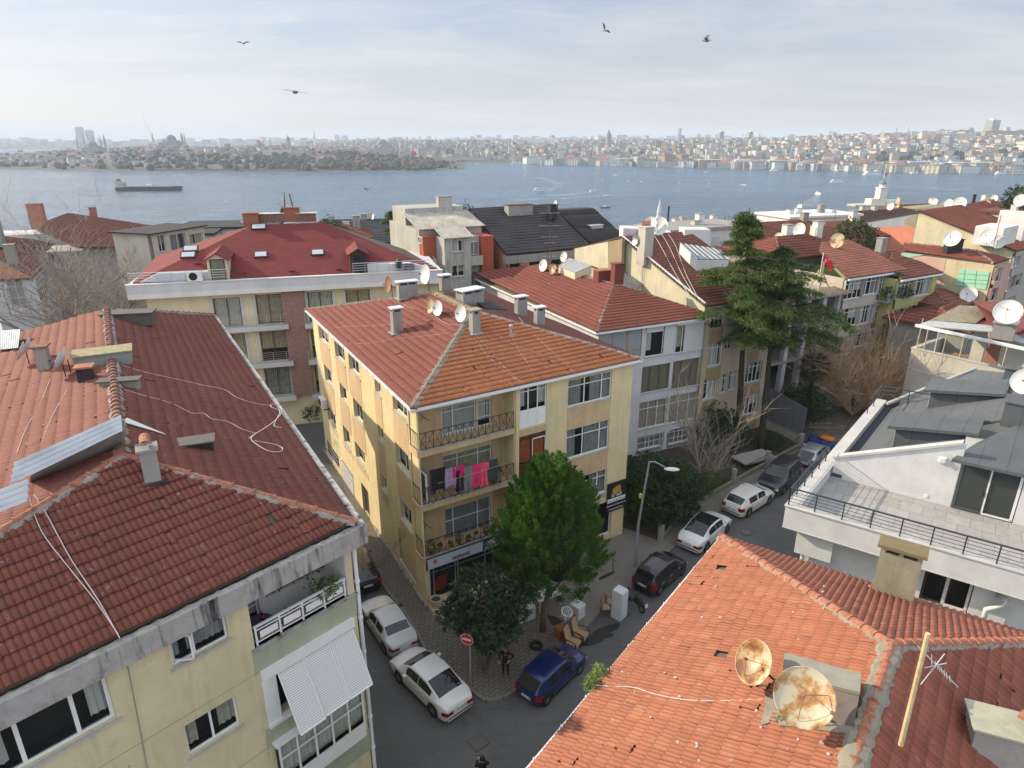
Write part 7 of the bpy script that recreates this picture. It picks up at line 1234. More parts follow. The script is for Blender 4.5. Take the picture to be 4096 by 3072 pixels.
for i in range(5):s_=cs0+.2+(cs1-cs0-.6)*i/4;m=MB();m.wbox(WH,s_,s_+.45,0,11.2,-.4,.05);m.build('column',Mgw,Ct)
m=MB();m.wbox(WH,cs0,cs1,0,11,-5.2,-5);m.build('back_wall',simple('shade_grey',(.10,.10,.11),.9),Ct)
for i in range(8):m=MB();m.tube([WH.pt(cs0-.5,11.45+.03*i,.9-.25*i),WH.pt(cs1+.2,11.42+.03*i,.95-.25*i)],.05,4);m.build('plank',simple('old_plank',(.30,.24,.17),.9,var=.3),Ct)
for p_,q_ in(((.2,0),(.25,2.6)),((1.4,.2),(.3,1.6)),((-1.3,.1),(-.2,1.9))):m=MB();c=WH.pt((cs0+cs1)*.5+1.5,11.5,-.4);m.tube([c+dirv(27)*p_[0]+V((0,0,p_[1])),c+dirv(27)*q_[0]+V((0,0,q_[1]))],.07,4);m.build('timber_prop',simple('new_timber',(.55,.38,.16),.8),Ct)
c=WH.pt((cs0+cs1)*.5+1.6,11.45,-.5);flag((c.x,c.y,c.z),3.4,.9,'red flag on the timber prop of the half built frame',.9)
Tf0,Tf1=P('h',685,1370,.6),P('h',1085,1590,.2);a_,b_=V((*Tf0[:2],0)),V((*Tf1[:2],0));corr=corrugated('tin_fence',None,a_+V((0,0,.9)),b_+V((0,0,.6)),b_+V((0,0,3.3)),a_+V((0,0,3.9)),.03,.22,simple('tin_grey',(.17,.18,.20),.5,.4,var=.15));tag(corr,'tall grey corrugated tin fence around the building plot','fence')
m=MB();m.ext([a_,b_,b_+V((.3,.3,0)),a_+V((.3,.3,0))],(0,0,.9));tag(m.build('garden_wall',plaster('old_pale_wall',(.38,.35,.28),.7,scale=2)),'low mouldy garden wall under the tin fence','wall')
Vg=plaster('villa_white',(.52,.53,.55),.2)
v1a,v1b=P('s5',262,668,10),P('s5',548,388,10);V1=thing('villa',(v1a.x,v1a.y,0),'white villa with brown red roof cut by the left edge of the picture','house')
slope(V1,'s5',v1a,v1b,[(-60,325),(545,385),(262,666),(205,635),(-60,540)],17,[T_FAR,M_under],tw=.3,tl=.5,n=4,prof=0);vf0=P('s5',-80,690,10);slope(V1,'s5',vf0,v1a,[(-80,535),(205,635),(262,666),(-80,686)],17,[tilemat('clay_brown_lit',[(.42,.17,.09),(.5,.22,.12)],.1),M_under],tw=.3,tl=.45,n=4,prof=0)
prismpts(V1,[v1a+V((-.4,.4,0)),v1b+V((-.4,0,0)),v1b+V((-12,-3,0)),vf0+V((-.4,.4,0))],9.9,Vg);wv=Wall((vf0+V((0,.35,0))).to_2d().to_3d(),math.degrees(math.atan2((v1a-vf0).y,(v1a-vf0).x)));wallwins(V1,wv,'s5',[(45,690,225,885)],(v1a-vf0).length,9.8,Vg,(.5,),(.3,.75))
wv2=Wall((v1a+V((.05,.1,0))).to_2d().to_3d(),math.degrees(math.atan2((v1b-v1a).y,(v1b-v1a).x)))
for i in range(8):window(V1,wv2,(.6+i*1.15,7.2,1.5+i*1.15,9.4),(),(.7,),lod=1,depth=0,sill=False)
p_=P('s5',105,540,11.3);rbox(V1,p_,.9,.8,1.9,20,M_conc2,M_conc2,'chimney');p_=P('s5',0,400,12.0);rbox(V1,p_,1.1,1.0,3.6,20,M_conc2,M_conc2,'chimney')
v2a,v2b=P('s5',1045,425,10.5),P('s5',1207,250,10.5);V2=thing('villa',(v2a.x,v2a.y,0),'wide villa with weathered brown tile roof and tall brick chimneys by the water','house');slope(V2,'s5',v2a,v2b,[(545,145),(1207,245),(1045,422),(620,420),(300,280),(385,205)],16,[T_FAR,M_under],tw=.3,tl=.5,n=4,prof=0)
prismpts(V2,[v2a+V((-.5,.3,0)),v2b+V((-.5,0,0)),v2b+V((-24,-6,0)),v2a+V((-26,-9,0))],10.4,Vg);wv=Wall((v2a+V((-.35,.1,0))).to_2d().to_3d(),math.degrees(math.atan2((v2b-v2a).y,(v2b-v2a).x)))
for i,c in enumerate(((.3,.5,.05),(.45,.1,.06),(.5,.25,.05),(.3,.5,.05))):m=MB();m.wbox(wv,1.5+i*4,2.6+i*4,7.6,9.9,0,.08);m.build('shutter',simple('shutter_%d'%i,c,.6),V2);window(V2,wv,(2.8+i*4,7.6,4.1+i*4,9.9),(.5,),(),lod=1,depth=0,sill=False)
for k,x,y,h,w_ in(('s5',310,215,2.6,1.9),('s5',755,170,1.3,.9)):p_=PD(k,x,y,100 if x<500 else 104);rbox(V2,p_+V((0,0,-.8)),w_,w_*.8,h+.8,20,simple('old_brick_stack',(.33,.15,.11),.9,var=.3),simple('old_brick_stack2',(.2,.1,.08),.9),'chimney')
p_=PD('s5',260,330,92);rbox(V2,p_+V((0,0,-.8)),17,2.5,1.1,20,M_wht,simple('dusty_deck',(.4,.38,.35),.9),'roof_terrace')
p0_,p1_=PD('s5',1245,500,66),PD('s5',1650,345,72);p1_.z=p0_.z;t=thing('glazed_penthouse',p0_,'glazed white penthouse room left of the shingle roof','house');hw=PD('s5',1240,310,66).z;wp=Wall(p0_.to_2d().to_3d(),math.degrees(math.atan2((p1_-p0_).y,(p1_-p0_).x)));Lp=(p1_-p0_).length;wallwins(t,wp,'s5',[(1262,325,1345,450),(1360,322,1510,440),(1520,318,1640,400)],Lp,hw,Mcrm,(.5,),());prismpts(t,[wp.pt(.1,0,-.6),wp.pt(Lp,0,-.6),wp.pt(Lp,0,-5),wp.pt(.1,0,-5)],hw-.05,Mcrm,name='body');m=MB();m.wbox(wp,-.3,Lp+.3,hw,hw+.12,-5.2,.3);m.build('roof',M_blk,t)
def far_house(label,k,x,y,D,w,d,ang,rm,wm_,flat=0,h=4,ch=1,name='house',pitch=.36,dm=0):
 """ridge (or flat top) seen at the given pixel"""
 c=PD(k,x,y,D);t=thing(name,(c.x,c.y,hill_z(c.y)),label,'house');R=Matrix.Rotation(math.radians(ang),3,'Z');q=lambda a,b_,z:V((c.x,c.y,0))+R@V((a,b_,0))+V((0,0,z));rz=c.z;ez=rz-(0 if flat else d*pitch/2)
 m=MB();m.ext([q(-w/2,-d/2,hill_z(c.y)-2),q(w/2,-d/2,hill_z(c.y)-2),q(w/2,d/2,hill_z(c.y)-2),q(-w/2,d/2,hill_z(c.y)-2)],(0,0,ez-hill_z(c.y)+2));m.build('wall',wm_,t)
 if flat:m=MB();m.ext([q(-w/2-.3,-d/2-.3,rz),q(w/2+.3,-d/2-.3,rz),q(w/2+.3,d/2+.3,rz),q(-w/2-.3,d/2+.3,rz)],(0,0,.3));m.build('roof',rm,t)
 else:
  e=ez+.05;o_=.5;a_,b_,c_,d_=q(-w/2-o_,-d/2-o_,e),q(w/2+o_,-d/2-o_,e),q(w/2+o_,d/2+o_,e),q(-w/2-o_,d/2+o_,e);r1,r2=q(-w/2+d*.42,0,rz),q(w/2-d*.42,0,rz);
  for i_,pl in enumerate(([a_,b_,r2,r1],[b_,c_,r2],[c_,d_,r1,r2],[d_,a_,r1])):tiles(t,pl,[rm,M_under],pl[1]-pl[0],tw=.34,tl=.55,n=4,prof=0,amp=.07)
  for s_,e_ in((a_,r1),(b_,r2),(r1,r2)):ridge(t,s_,e_,T_CAPD,ln=.9,mortar=None)
 for i in range(ch):
  kx=RND.uniform(-w*.35,w*.35);rbox(t,q(kx,RND.uniform(-.5,.5),rz-.5),.9,.7,RND.uniform(1.2,2.0),ang,RND.choice([M_wht,M_conc2,Mcrm]),M_conc2,'chimney')
 wf=Wall(q(-w/2,-d/2-.02,0).to_2d().to_3d(),ang)
 for i in range(int(w/2.6)):
  for j_ in range(2):window(t,wf,(.8+i*2.6,ez-2.2-3*j_,2.1+i*2.6,ez-.8-3*j_),(.5,),(),lod=1,depth=0,sill=False,cw=1)
 return t,q,rz
FLIST=[('red tiled house with white chimneys by the minaret','s7',1560,225,105,17,10,24,FT3,M_wht,0,2),('orange roofed house with maroon side right of the cedar top','s8',250,215,88,20,14,22,T_FAR,simple('maroon_side',(.33,.09,.07),.85),0,2),('small tiled house behind the flag house','s8',480,345,74,12,9,25,T_FAR,Mcrm,0,1),('low tiled house before the ruined roof','s8',700,215,92,12,9,25,FT3,Mcrm,0,1),('brown mansard house with small dormers on the right skyline','s8',1050,120,118,22,11,25,simple('brown_mansard',(.09,.055,.045),.85),M_wht,0,1),('long red roof behind the brown mansard','s8',1350,75,135,24,12,22,T_FAR,Mcrm,0,3),('red roof on the right skyline with a rusty dish','s8',1990,62,120,18,10,20,FT3,Mcrm,0,2),('grey flat roofed house at the right skyline','s8',1880,120,102,14,12,38,simple('dusty_roof',(.22,.20,.17),.9,var=.2),plaster('grey_beige',(.40,.38,.35),.2),1,2),('cream house at the far right edge','s8',2180,130,95,12,14,38,FT3,Mcrm,1,1),('pale flat house right of the grey skyline house','s8',1640,110,125,14,10,30,simple('olive_sheet',(.30,.28,.16),.9),Mcrm,1,2),('dark roofed apartment row left of the corrugated house','s6',1000,195,112,24,9,8,simple('slate_tile',(.055,.06,.075),.6),M_wht,0,2),('second dark slate roof in front of the small cedar','s6',980,290,98,20,7,8,simple('slate_tile',(.055,.06,.075),.6),M_wht,0,1),('low brown house beside the shingle roof','s6',700,235,90,8,8,15,T_FAR,simple('brown_render',(.28,.16,.12),.9),0,1),('dark flat roof with vents left of the shingle ridge','s5',1870,245,96,13,8,10,M_blk,M_wht,1,3),('small white house below the glazed penthouse','s5',1440,300,90,10,8,12,M_blk,Mcrm,1,2),('flat white attic house beside the minaret','s7',1330,275,88,9,7,26,M_conc2,M_wht,1,3),('low grey flat roof behind the skylight house','s7',1560,255,78,12,6,27,M_conc2,M_wht,1,2),('cluttered tiled roof right of the cedar','s8',330,330,70,11,8,26,T_RED,M_conc2,0,2),('terrace house with a row of little dishes at the water edge','s8',470,160,100,13,7,20,M_wht,M_wht,1,3),('low tiled shed roof below the pink house','i',960,400,64,6,5,30,T_FAR,M_conc2,0,0),('ruined tiled lean-to beside the maroon sheet roof','i',1060,640,60,8,6,40,T_RED,M_conc2,0,0),('red roof behind the terrace dishes','s8',880,150,125,18,9,22,FT3,Mcrm,0,1),('faded tiled roof above the flag house','s8',1050,460,72,10,7,26,T_FAR,Mcrm,0,1)]
for row in FLIST:far_house(row[0],row[1],row[2],row[3],row[4],row[5],row[6],row[7],row[8],row[9],row[10],ch=row[11])
DL=[('s8',405,780-780+100,105,.6,'small white dish above the terrace house at the water'),('s8',600,175,100,.6,'white dish left of three at the water edge roofs'),('s8',648,185,100,.6,'white dish in the middle of three at the water edge roofs'),('s8',683,150,100,.6,'white dish on a thin mast at the water edge roofs'),('s8',1495,55,130,.8,'white dish over the long red roof'),('s8',1140,95,112,.75,'pale dish on the brown mansard roof'),('s8',1190,92,112,.55,'small orange rusty dish on the brown mansard roof'),('s8',1900,85,100,1.1,'big rusty dish on the right skyline'),('s8',1975,30,110,.7,'small white dish on the right skyline'),('s8',2190,45,90,1.0,'white dish touching the right edge of the skyline roofs'),('s8',718,370,64,.9,'rust stained cream dish on the flag house chimney'),('s8',410,285,84,1.1,'big pale dish against the maroon house side'),('s8',238,345,80,.7,'white dish beside the cedar top'),('s8',1610,70,100,.8,'dish seen edge on at the right skyline'),('s5',2010,180,60,.45,'dark dish on the brown stack of the shingle roof'),('s5',2072,165,62,.35,'little dish left of a pair above the shingle ridge'),('s5',2105,170,62,.3,'little white dish above the shingle ridge, left of the last'),('s5',2136,170,62,.3,'last little white dish above the shingle ridge'),('s6',1528,135,72,.5,'dark dish on the corrugated house top'),('s6',1000,175,105,.6,'tiny white dish on the dark apartment row')]
for k,x,y,D,r,lab in DL:q=PD(k,x,y,D);dish((q.x,q.y,q.z-.7),r*.8,210,12,lab,M_dishr if 'rust' in lab else None,mast=.7)
def antenna(k,x,y0,y1,D,label,arms=3,r=.03):
 a_,b_=PD(k,x,y1,D),PD(k,x,y0,D);b_.x,b_.y=a_.x,a_.y;t=thing('rooftop_aerial',a_,label,'aerial');m=MB();m.tube([a_+V((0,0,-.4)),b_],r,4);m.build('pole',M_black,t)
 if arms:m=MB();[m.tube([b_+V((-.5,-.1,-.2-.35*i)),b_+V((.5,.1,-.2-.35*i))],.015,3)for i in range(arms)];m.build('aerial_comb',M_alu,t)
for q in(('s6',1735,18,170,76,'thin black aerial pole beside the bare brick gable',0),('s7',1345,80,265,80,'thick pale flue pole right of the white minaret',0,.12),('s7',1838,150,215,95,'comb aerial behind the timber boarding'),('s8',677,120,240,96,'thin mast rising over the water edge roofs',1),('s8',552,90,200,100,'comb aerial left of the water edge dishes'),('s8',515,260,400,70,'slender pole above the tiled house behind the flag',0),('s8',1788,-10,120,98,'tall rusty flue pipe on the right skyline',0,.22),('s8',1620,20,90,102,'thin aerial on the right skyline beside the flue',1),('s8',1965,150,420,75,'thin aerial at the corner of the big gable',1),('s5',540,90,140,104,'short rod at the villa roof top',0)):antenna(*q)
q=PD('s7',1272,265,190);tp=PD('s7',1288,20,190);z0=hill_z(q.y);t=thing('minaret',(q.x,q.y,z0),'slim white minaret rising by the water behind the roofs','minaret');m=MB();H_=tp.z;zb_=q.z;hs=H_-zb_;m.cyl((q.x,q.y,z0),(q.x,q.y,zb_+hs*.38),.8,.75,10);m.cyl((q.x,q.y,zb_+hs*.30),(q.x,q.y,zb_+hs*.38),.95,.95,10);m.build('shaft',FWH,t);m=MB();m.cyl((q.x,q.y,zb_+hs*.38),(q.x,q.y,zb_+hs*.52),.75,.7,10);m.cyl((q.x,q.y,zb_+hs*.52),(q.x,q.y,H_),.78,.03,10);m.build('spire',simple('spire_grey',(.5,.53,.58),.5),t)
a_,b_=PD('s7',1770,390,84),PD('s7',1925,370,86);t=thing('timber_hoarding',a_,'weathered timber boarding left of the orange roofed house','hoarding')
for i in range(13):f=i/12;q=a_.lerp(b_,f);m=MB();m.box(q+V((0,0,.9)),(.3,.06,3.4+(1.4 if i==1 else 0)),20);m.build('board',simple('grey_board2',(.33,.29,.23),.9,var=.3),t)
asp=NT('asphalt');p=asp.pos();asp.b.inputs['Roughness'].default_value=.82;f1=asp.noise(p,.35,6,.6);f2=asp.noise(p,55,3,.7);f3=asp.noise(asp.mp(p,(.5,3,1),(0,0,-.8)),.8,5,.6)
c=asp.ramp(f1,[(.3,(.085,.086,.09)),(.6,(.105,.106,.108)),(.75,(.12,.118,.114))]);c=asp.mix(asp.math('MULTIPLY',asp.ramp(f2,[(.45,0.0),(.7,1.0)]),.35),c,(.14,.135,.13));c=asp.mix(asp.math('MULTIPLY',asp.ramp(f3,[(.5,0.0),(.7,1.0)]),.35),c,(.05,.05,.052));ck=asp.noise(p,.55,9,.62);c=asp.mix(asp.math('MULTIPLY',asp.math('LESS_THAN',asp.math('ABSOLUTE',asp.math('SUBTRACT',ck,.5)),.0022),.6),c,(.03,.03,.03));st_=asp.noise(p,1.1,3,.5);c=asp.mix(asp.math('MULTIPLY',asp.ramp(st_,[(.66,0.0),(.72,1.0)]),.45),c,(.045,.045,.047));asp.col(c);asp.bump(f2,.35,.01)
m=MB();m.quad((-60,-20,.005),(60,-20,.005),(60,75,.005),(-60,75,.005));tag(m.build('road',asp.m),kind='structure')
pav=brickmat('pavers',(.20,.175,.15),(.155,.14,.12),(.06,.055,.05),1.0,w=.32,h=.21,ms=.018,rot=-40);conc=plaster('pavement_concrete',(.19,.175,.155),.5,(.06,.055,.05),.1,1.0);kerbm=plaster('kerb_stone',(.20,.19,.17),.5,scale=2)
def PP(L,z=.12):return[P(k,x,y,z)for k,x,y in L]
K1=PP([('a',250,130),('a',480,500),('a',700,770),('a',860,1010),('a',985,1290),('r4',820,1080),('r4',930,1185),('r4',1000,1232),('r4',1100,1212),('r4',1185,1160),('r4',1420,935)]);K2=PP([('r4',1420,935),('r4',1590,800),('r4',1720,655),('r4',1905,525),('d',560,1390),('d',1050,1010),('d',1290,825),('d',1640,545),('d',1800,450)])
I1=[WL_.pt(0,.12,-.1)+V((0,0,0)),WF.pt(0,.12,-.1)][0:2];I2=PP([('d',1760,440),('d',1450,610),('d',1130,785),('d',700,1040),('d',440,1335)])
fl=lambda q,z=0:V((q.x,q.y,z))
m=MB();m.ext([fl(q)for q in[WL_.pt(4,0)]+K1+[WF.pt(sp+2.0,0),WF.pt(.1,0)]],(0,0,.12));tag(m.build('pavement',pav),kind='structure');m=MB();m.ext([fl(q)for q in[WF.pt(sp+2.0,0)]+K2+I2+[WF.pt(LF,0,-2),WF.pt(LF,0)]],(0,0,.118));tag(m.build('pavement',conc),kind='structure')
def strip_line(pts,w,z,h,mat,name,**kw):
 m=MB()
 for a,b in zip(pts,pts[1:]):d=(b-a).normalized();s=V((d.y,-d.x,0))*w;L_=(b-a).length;n=max(1,int(L_/.9));[m.ext([fl(a.lerp(b,i/n),z),fl(a.lerp(b,(i+.985)/n),z),fl(a.lerp(b,(i+.985)/n),z)+s,fl(a.lerp(b,i/n),z)+s],(0,0,h))for i in range(n)]
 return tag(m.build(name,mat),**kw)
strip_line(K1,.13,0,.135,kerbm,'kerb',kind='structure');strip_line(K2,.13,0,.133,kerbm,'kerb',kind='structure')
m=MB();gp=[fl(q)for q in I2]+[WF.pt(LF,0,-2),WD.pt(0,0,.02),WD.pt(LD,0,.02),WH.pt(LH2,0,.4)];m.quad(*[q+V((0,0,.06))for q in gp]);tag(m.build('garden_soil',t_.m if False else simple('soil_leaf',(.055,.045,.03),.95,var=.5,scale=2)),kind='structure')
dirt=P('h',1300,1500,0);m=MB();m.quad(*[fl(P('h',x,y,0),.03)for x,y in((1090,1620),(1250,1400),(1700,1150),(2150,1250),(1900,1450),(1350,1640))]);tag(m.build('bare_earth',simple('earth',(.16,.125,.09),.95,var=.35,scale=1.2)),kind='structure')
wet=NT('wet_patch');wet.col((.02,.02,.022));wet.b.inputs['Roughness'].default_value=.3;m=MB()
for k,L in(('b',[(1300,770),(1360,770),(1340,830),(1230,890),(1285,910),(1270,940),(1180,960),(1110,1020),(960,1060),(870,1050),(930,980),(1020,880),(1120,820)]),('b',[(440,690),(520,700),(640,760),(560,860),(480,800)]),('b',[(1460,640),(1510,640),(1490,690),(1440,690)])):m.quad(*[P(k,x,y,0)+V((0,0,.012 if x0 else.13))for x0,(x,y)in[(L[0][0]>600,q)for q in L]])
tag(m.build('water_stain',wet.m),'dark wet patches spilled from the fridge across the road','puddle',kind='stuff')
def grate(k,x,y,r,label,sq=True):
 q=P(k,x,y,0);m=MB();
 if sq:
  t=thing('drain_grate',(q.x,q.y,0),label,'drain');m.box((q.x,q.y,.01),(r*2,r*2,.012),38);m.build('frame',simple('cast_iron',(.05,.045,.04),.7,var=.3),t);m=MB();R=Matrix.Rotation(math.radians(38),3,'Z')
  for i in range(9):m.box(V((q.x,q.y,.022))+R@V((0,-r*.85+r*1.7*i/8,0)),(r*1.8,.035,.014),38);m.box(V((q.x,q.y,.024))+R@V((-r*.85+r*1.7*i/8,0,0)),(.035,r*1.8,.014),38)
  m.build('bars',simple('iron_worn',(.13,.12,.11),.6),t)
 else:t=thing('manhole_cover',(q.x,q.y,0),label,'manhole');m.cyl((q.x,q.y,0),(q.x,q.y,.018),r,None,22);m.build('ring',simple('cast_iron',(.05,.045,.04),.7),t);m=MB();m.cyl((q.x,q.y,.018),(q.x,q.y,.026),r*.85,None,22);m.build('cover',simple('iron_worn',(.13,.12,.11),.6),t)
grate('o',1033,1604,.36,'square iron drain grate in the near road');grate('d',1270,1255,.38,'round manhole cover in the street beyond the black hatchback',False);grate('d',500,1388,.5,'round cover in the pavement by the garden fence',False)
F0=[fl(q)for q in I2[::-1]]+[P('h',1080,1600,0)];m=MB();t=thing('garden_fence',F0[0],'low garden wall with thin iron railings along the pavement','fence')
for a,b in zip(F0,F0[1:]):
 d=(b-a).normalized();s=V((d.y,-d.x,0))*.2;m.ext([a,b,b+s,a+s],(0,0,.45));r=MB();L_=(b-a).length
 for h in(.55,1.05):r.tube([a+s*.5+V((0,0,h)),b+s*.5+V((0,0,h))],.015,4)
 for i in range(int(L_/.2)):q=a+d*(i*.2)+s*.5;r.tube([q+V((0,0,.4)),q+V((0,0,1.1))],.009,3)
 r.build('railing',M_black,t);pm=MB();pm.box(a+s*.5+V((0,0,.65)),(.28,.28,1.3),45);pm.build('post',M_conc2,t)
m.build('low_wall',plaster('mossy_low_wall',(.24,.23,.17),.6,scale=2),t)
M_tyre=simple('tyre',(.015,.015,.016),.85);M_rim=simple('wheel_rim',(.35,.36,.38),.35,.7);M_cglass=simple('car_glass',(.012,.014,.018),.05,0,0,.5);M_lred=simple('tail_lamp',(.20,.008,.01),.2,0,0,.5);M_lamp=simple('head_lamp',(.6,.62,.65),.15);M_trim=simple('black_trim',(.018,.018,.02),.6);M_plate=simple('plate_white',(.70,.71,.72),.5)
def lerp_pts(T,x):
 return lerp_tab(T,x)
def wheel(parent,c,r,ax,w=.2):
 Mx=ax.to_track_quat('Z','Y').to_matrix();m=MB();m.smooth=True;m.lathe([(r*.66,-w/2),(r*.93,-w/2),(r,-w*.3),(r,w*.3),(r*.93,w/2),(r*.66,w/2)],c,20,Mx);o=m.build('wheel',M_tyre,parent);m=MB();m.cyl(c-ax*(w*.40),c+ax*(w*.40),r*.66,None,16);b=m.build('rim',M_rim,o);m=MB()
 for s in(-1,1):
  for k in range(5):
   a=k*1.2566+.3;u=Mx@V((math.cos(a),math.sin(a),0));v=Mx@V((math.cos(a+.35),math.sin(a+.35),0));w_=Mx@V((math.cos(a+.9),math.sin(a+.9),0));m.add([c+ax*s*w*.415+u*r*.58+0*v,c+ax*s*w*.415+w_*r*.58,c+ax*s*w*.415+(u+w_)*r*.13],[(0,1,2)])
 m.build('rim_gap',M_trim,o)
def car(label,col,T,pr,pf,side,plate='',g=None,metal=0,name='parked_car'):
 """T: body table. pr, pf: ground points of the rear and front wheels on the seen side; side: -1 left seen, +1 right seen"""
 L,W,H,wb,wr,belt,top,cab,arch=T['L'],T['W'],T['H'],T['wb'],T['wr'],T['belt'],T['top'],T['cab'],T['wr']+.06
 pr,pf=fl(pr),fl(pf);d=(pf-pr).normalized();right=V((d.y,-d.x,0));cen=(pr+pf)/2-right*side*(W/2-.12);t=thing(name,(cen.x,cen.y,0),label,'car',g);X=lambda x,y,z:cen+d*x+right*y+V((0,0,z));shift=T.get('sh',0);xr,xf=-wb/2,wb/2
 xs=set(np.linspace(-L/2+shift,L/2+shift,30).tolist())
 for xw in(xr,xf):
  for k in(-1,-.995,-.93,-.75,-.4,0,.4,.75,.93,.995,1):xs.add(xw+k*arch)
 for x,_ in top:xs.add(x)
 for x in cab[4]:xs.add(x)
 xs=sorted(x for x in xs if-L/2+shift-1e-6<=x<=L/2+shift+1e-6);rows=[]
 c0,c1,c2,c3=cab[:4];inr=lambda x,a,b:max(0,min(1,(x-a)/(b-a)))
 for x in xs:
  e=abs(x-shift)/(L/2);w=W/2*(1-.20*e**7-.03*e**2);zt=lerp_tab(top,x);zs=min(lerp_tab(belt,x),zt-.015);zb=.20+.10*max(0,e-.9)*10*.6
  for xw in(xr,xf):
   if abs(x-xw)<arch:zb=max(zb,wr+math.sqrt(arch*arch-(x-xw)**2)-.0)
  zb=min(zb,zs-.12);k=inr(x,c0,c1)*(1-inr(x,c2,c3));yr=w*(.80-.06*k);ze=zs+(zt-zs)*(.45 if k<.05 else.90)
  q=[(w*.95,zb),(w*.995,zb+(zs-zb)*.25),(w,zb+(zs-zb)*.6),(w*.985,zs-.05),(w*.95,zs)]
  q+=[(w*.95+(yr-w*.95)*f,zs+(ze-zs)*f)for f in(.10,.86,1.0)]+[(yr*.93,ze+(zt-ze)*.35),(yr*.5,ze+(zt-ze)*.9),(0,zt)];rows.append(q)
 n=11;V_=[];
 for x,q in zip(xs,rows):V_+=[X(x,y,z)for y,z in q]+[X(x,-y,z)for y,z in q[-2::-1]]
 N=21;body=MB();gl=MB();body.smooth=True;fs=[];gs=[];side_gl=[]
 A_,B_=cab[4],None
 for i in range(len(xs)-1):
  xm=(xs[i]+xs[i+1])/2;k_side=any(a+.03<xm<b-.03 for a,b in T['win']);wind=c2+.06<xm<c3-.05;rear=c0+.05<xm<c1-.04
  for j in range(N-1):
   f=(i*N+j,(i+1)*N+j,(i+1)*N+j+1,i*N+j+1);jj=j if j<10 else 19-j
   if k_side and jj==5:gs.append(f)
   elif(wind or rear)and jj>=8:gs.append(f)
   elif T.get('pano')and c0<xm<c2 and jj>=8:gs.append(f)
   else:fs.append(f)
 fs.append(tuple(range(N)));fs.append(tuple(range((len(xs)-1)*N+N-1,(len(xs)-1)*N-1,-1)))
 body.add(V_,fs);gl.add([v for v in V_],gs);body.build('body',simple('paint_'+label.split()[0]+'_'+str(len(MATS)),col,.3,metal,0,.8),t);gl.smooth=True;gl.build('windows',M_cglass,t)
 m=MB();m.M=None;q=[X(a,b,.18)for a,b in((-L/2+.25+shift,-W/2+.22),(L/2-.25+shift,-W/2+.22),(L/2-.25+shift,W/2-.22),(-L/2+.25+shift,W/2-.22))];m.ext(q,(0,0,.35));m.build('underbody',M_trim,t)
 for xw in(xr,xf):
  for s in(-1,1):wheel(t,X(xw,s*(W/2-.12),wr),wr,right*s)
 zl=lerp_tab(belt,-L/2+shift+.1)-.12;zh=lerp_tab(belt,L/2+shift-.1)-.10
 for s in(-1,1):
  m=MB();tlw,tlh,ty=T.get('tl',(.34,.16,0));y1=W/2*.83;m.ext([X(-L/2+shift-.015,s*y1,zl-tlh+ty),X(-L/2+shift-.015,s*(y1-tlw),zl-tlh+ty),X(-L/2+shift+.0,s*(y1-tlw),zl+ty),X(-L/2+shift+.0,s*y1,zl+ty)],d*.06);m.ext([X(-L/2+shift+.01,s*y1,zl-tlh+ty),X(-L/2+shift+.24,s*(y1+.115),zl-tlh+ty+.02),X(-L/2+shift+.24,s*(y1+.11),zl+ty),X(-L/2+shift+.01,s*y1,zl+ty)],right*s*-.05);m.build('tail_light',M_lred,t)
  m=MB();m.ext([X(L/2+shift+.01,s*y1,zh-.14),X(L/2+shift+.01,s*(y1-.38),zh-.12),X(L/2+shift-.02,s*(y1-.36),zh+.02),X(L/2+shift-.02,s*y1,zh+.02)],d*-.06);m.build('headlight',M_lamp,t)
  m=MB();m.ball(X(c2+.12,s*(W/2+.09),lerp_tab(belt,c2)+.10),.11,8,5,1,1.0,.75);m.tube([X(c2+.12,s*(W/2-.08),lerp_tab(belt,c2)+.03),X(c2+.12,s*(W/2+.05),lerp_tab(belt,c2)+.07)],.025,4);m.build('wing_mirror',M_trim if T.get('old')else simple('paint_m_'+str(len(MATS)),col,.3,metal,0,.8),t)
  m=MB()
  for a,b in T['win']:m.tube([X(a+.04,s*(W/2+.0),lerp_tab(belt,a)-.13),X(a+.22,s*(W/2+.0),lerp_tab(belt,a)-.13)],.014,4);m.tube([X(a,s*(W/2*.985),lerp_tab(belt,a)-.02),X(a,s*(W/2+.002),.55),X(a,s*(W/2-.02),.3)],.006,3)
  m.build('door_handles',M_trim if T.get('old')else M_alu,t)
 m=MB();m.ext([X(-L/2+shift+.02,-W*.40,.30),X(-L/2+shift+.02,W*.40,.30),X(-L/2+shift-.03,W*.36,.42),X(-L/2+shift-.03,-W*.36,.42)],d*.08);m.ext([X(L/2+shift,-W*.3,.3),X(L/2+shift,W*.3,.3),X(L/2+shift+.02,W*.3,.5),X(L/2+shift+.02,-W*.3,.5)],d*-.05)
 for sg in(-1,1):m.ext([X(-wb/2+arch,sg*W/2*.975,.2),X(wb/2-arch,sg*W/2*.975,.2),X(wb/2-arch,sg*W/2*.985,.3),X(-wb/2+arch,sg*W/2*.985,.3)],right*sg*-.04)
 m.build('bumper_trim',M_trim,t)
 pz=T.get('pz',.62);pc=X(-L/2+shift-.035,0,pz);m=MB();m.ext([X(-L/2+shift-.03,-.26,pz-.06),X(-L/2+shift-.03,.26,pz-.06),X(-L/2+shift-.03,.26,pz+.06),X(-L/2+shift-.03,-.26,pz+.06)],d*-.02);o=m.build('number_plate',M_plate,t)
 if plate:text(plate,(X(-L/2+shift-.055,-.23,pz-.04),right,V((0,0,1))),0,0,.115,simple('black_letters',(.01,.01,.01),.6),o)
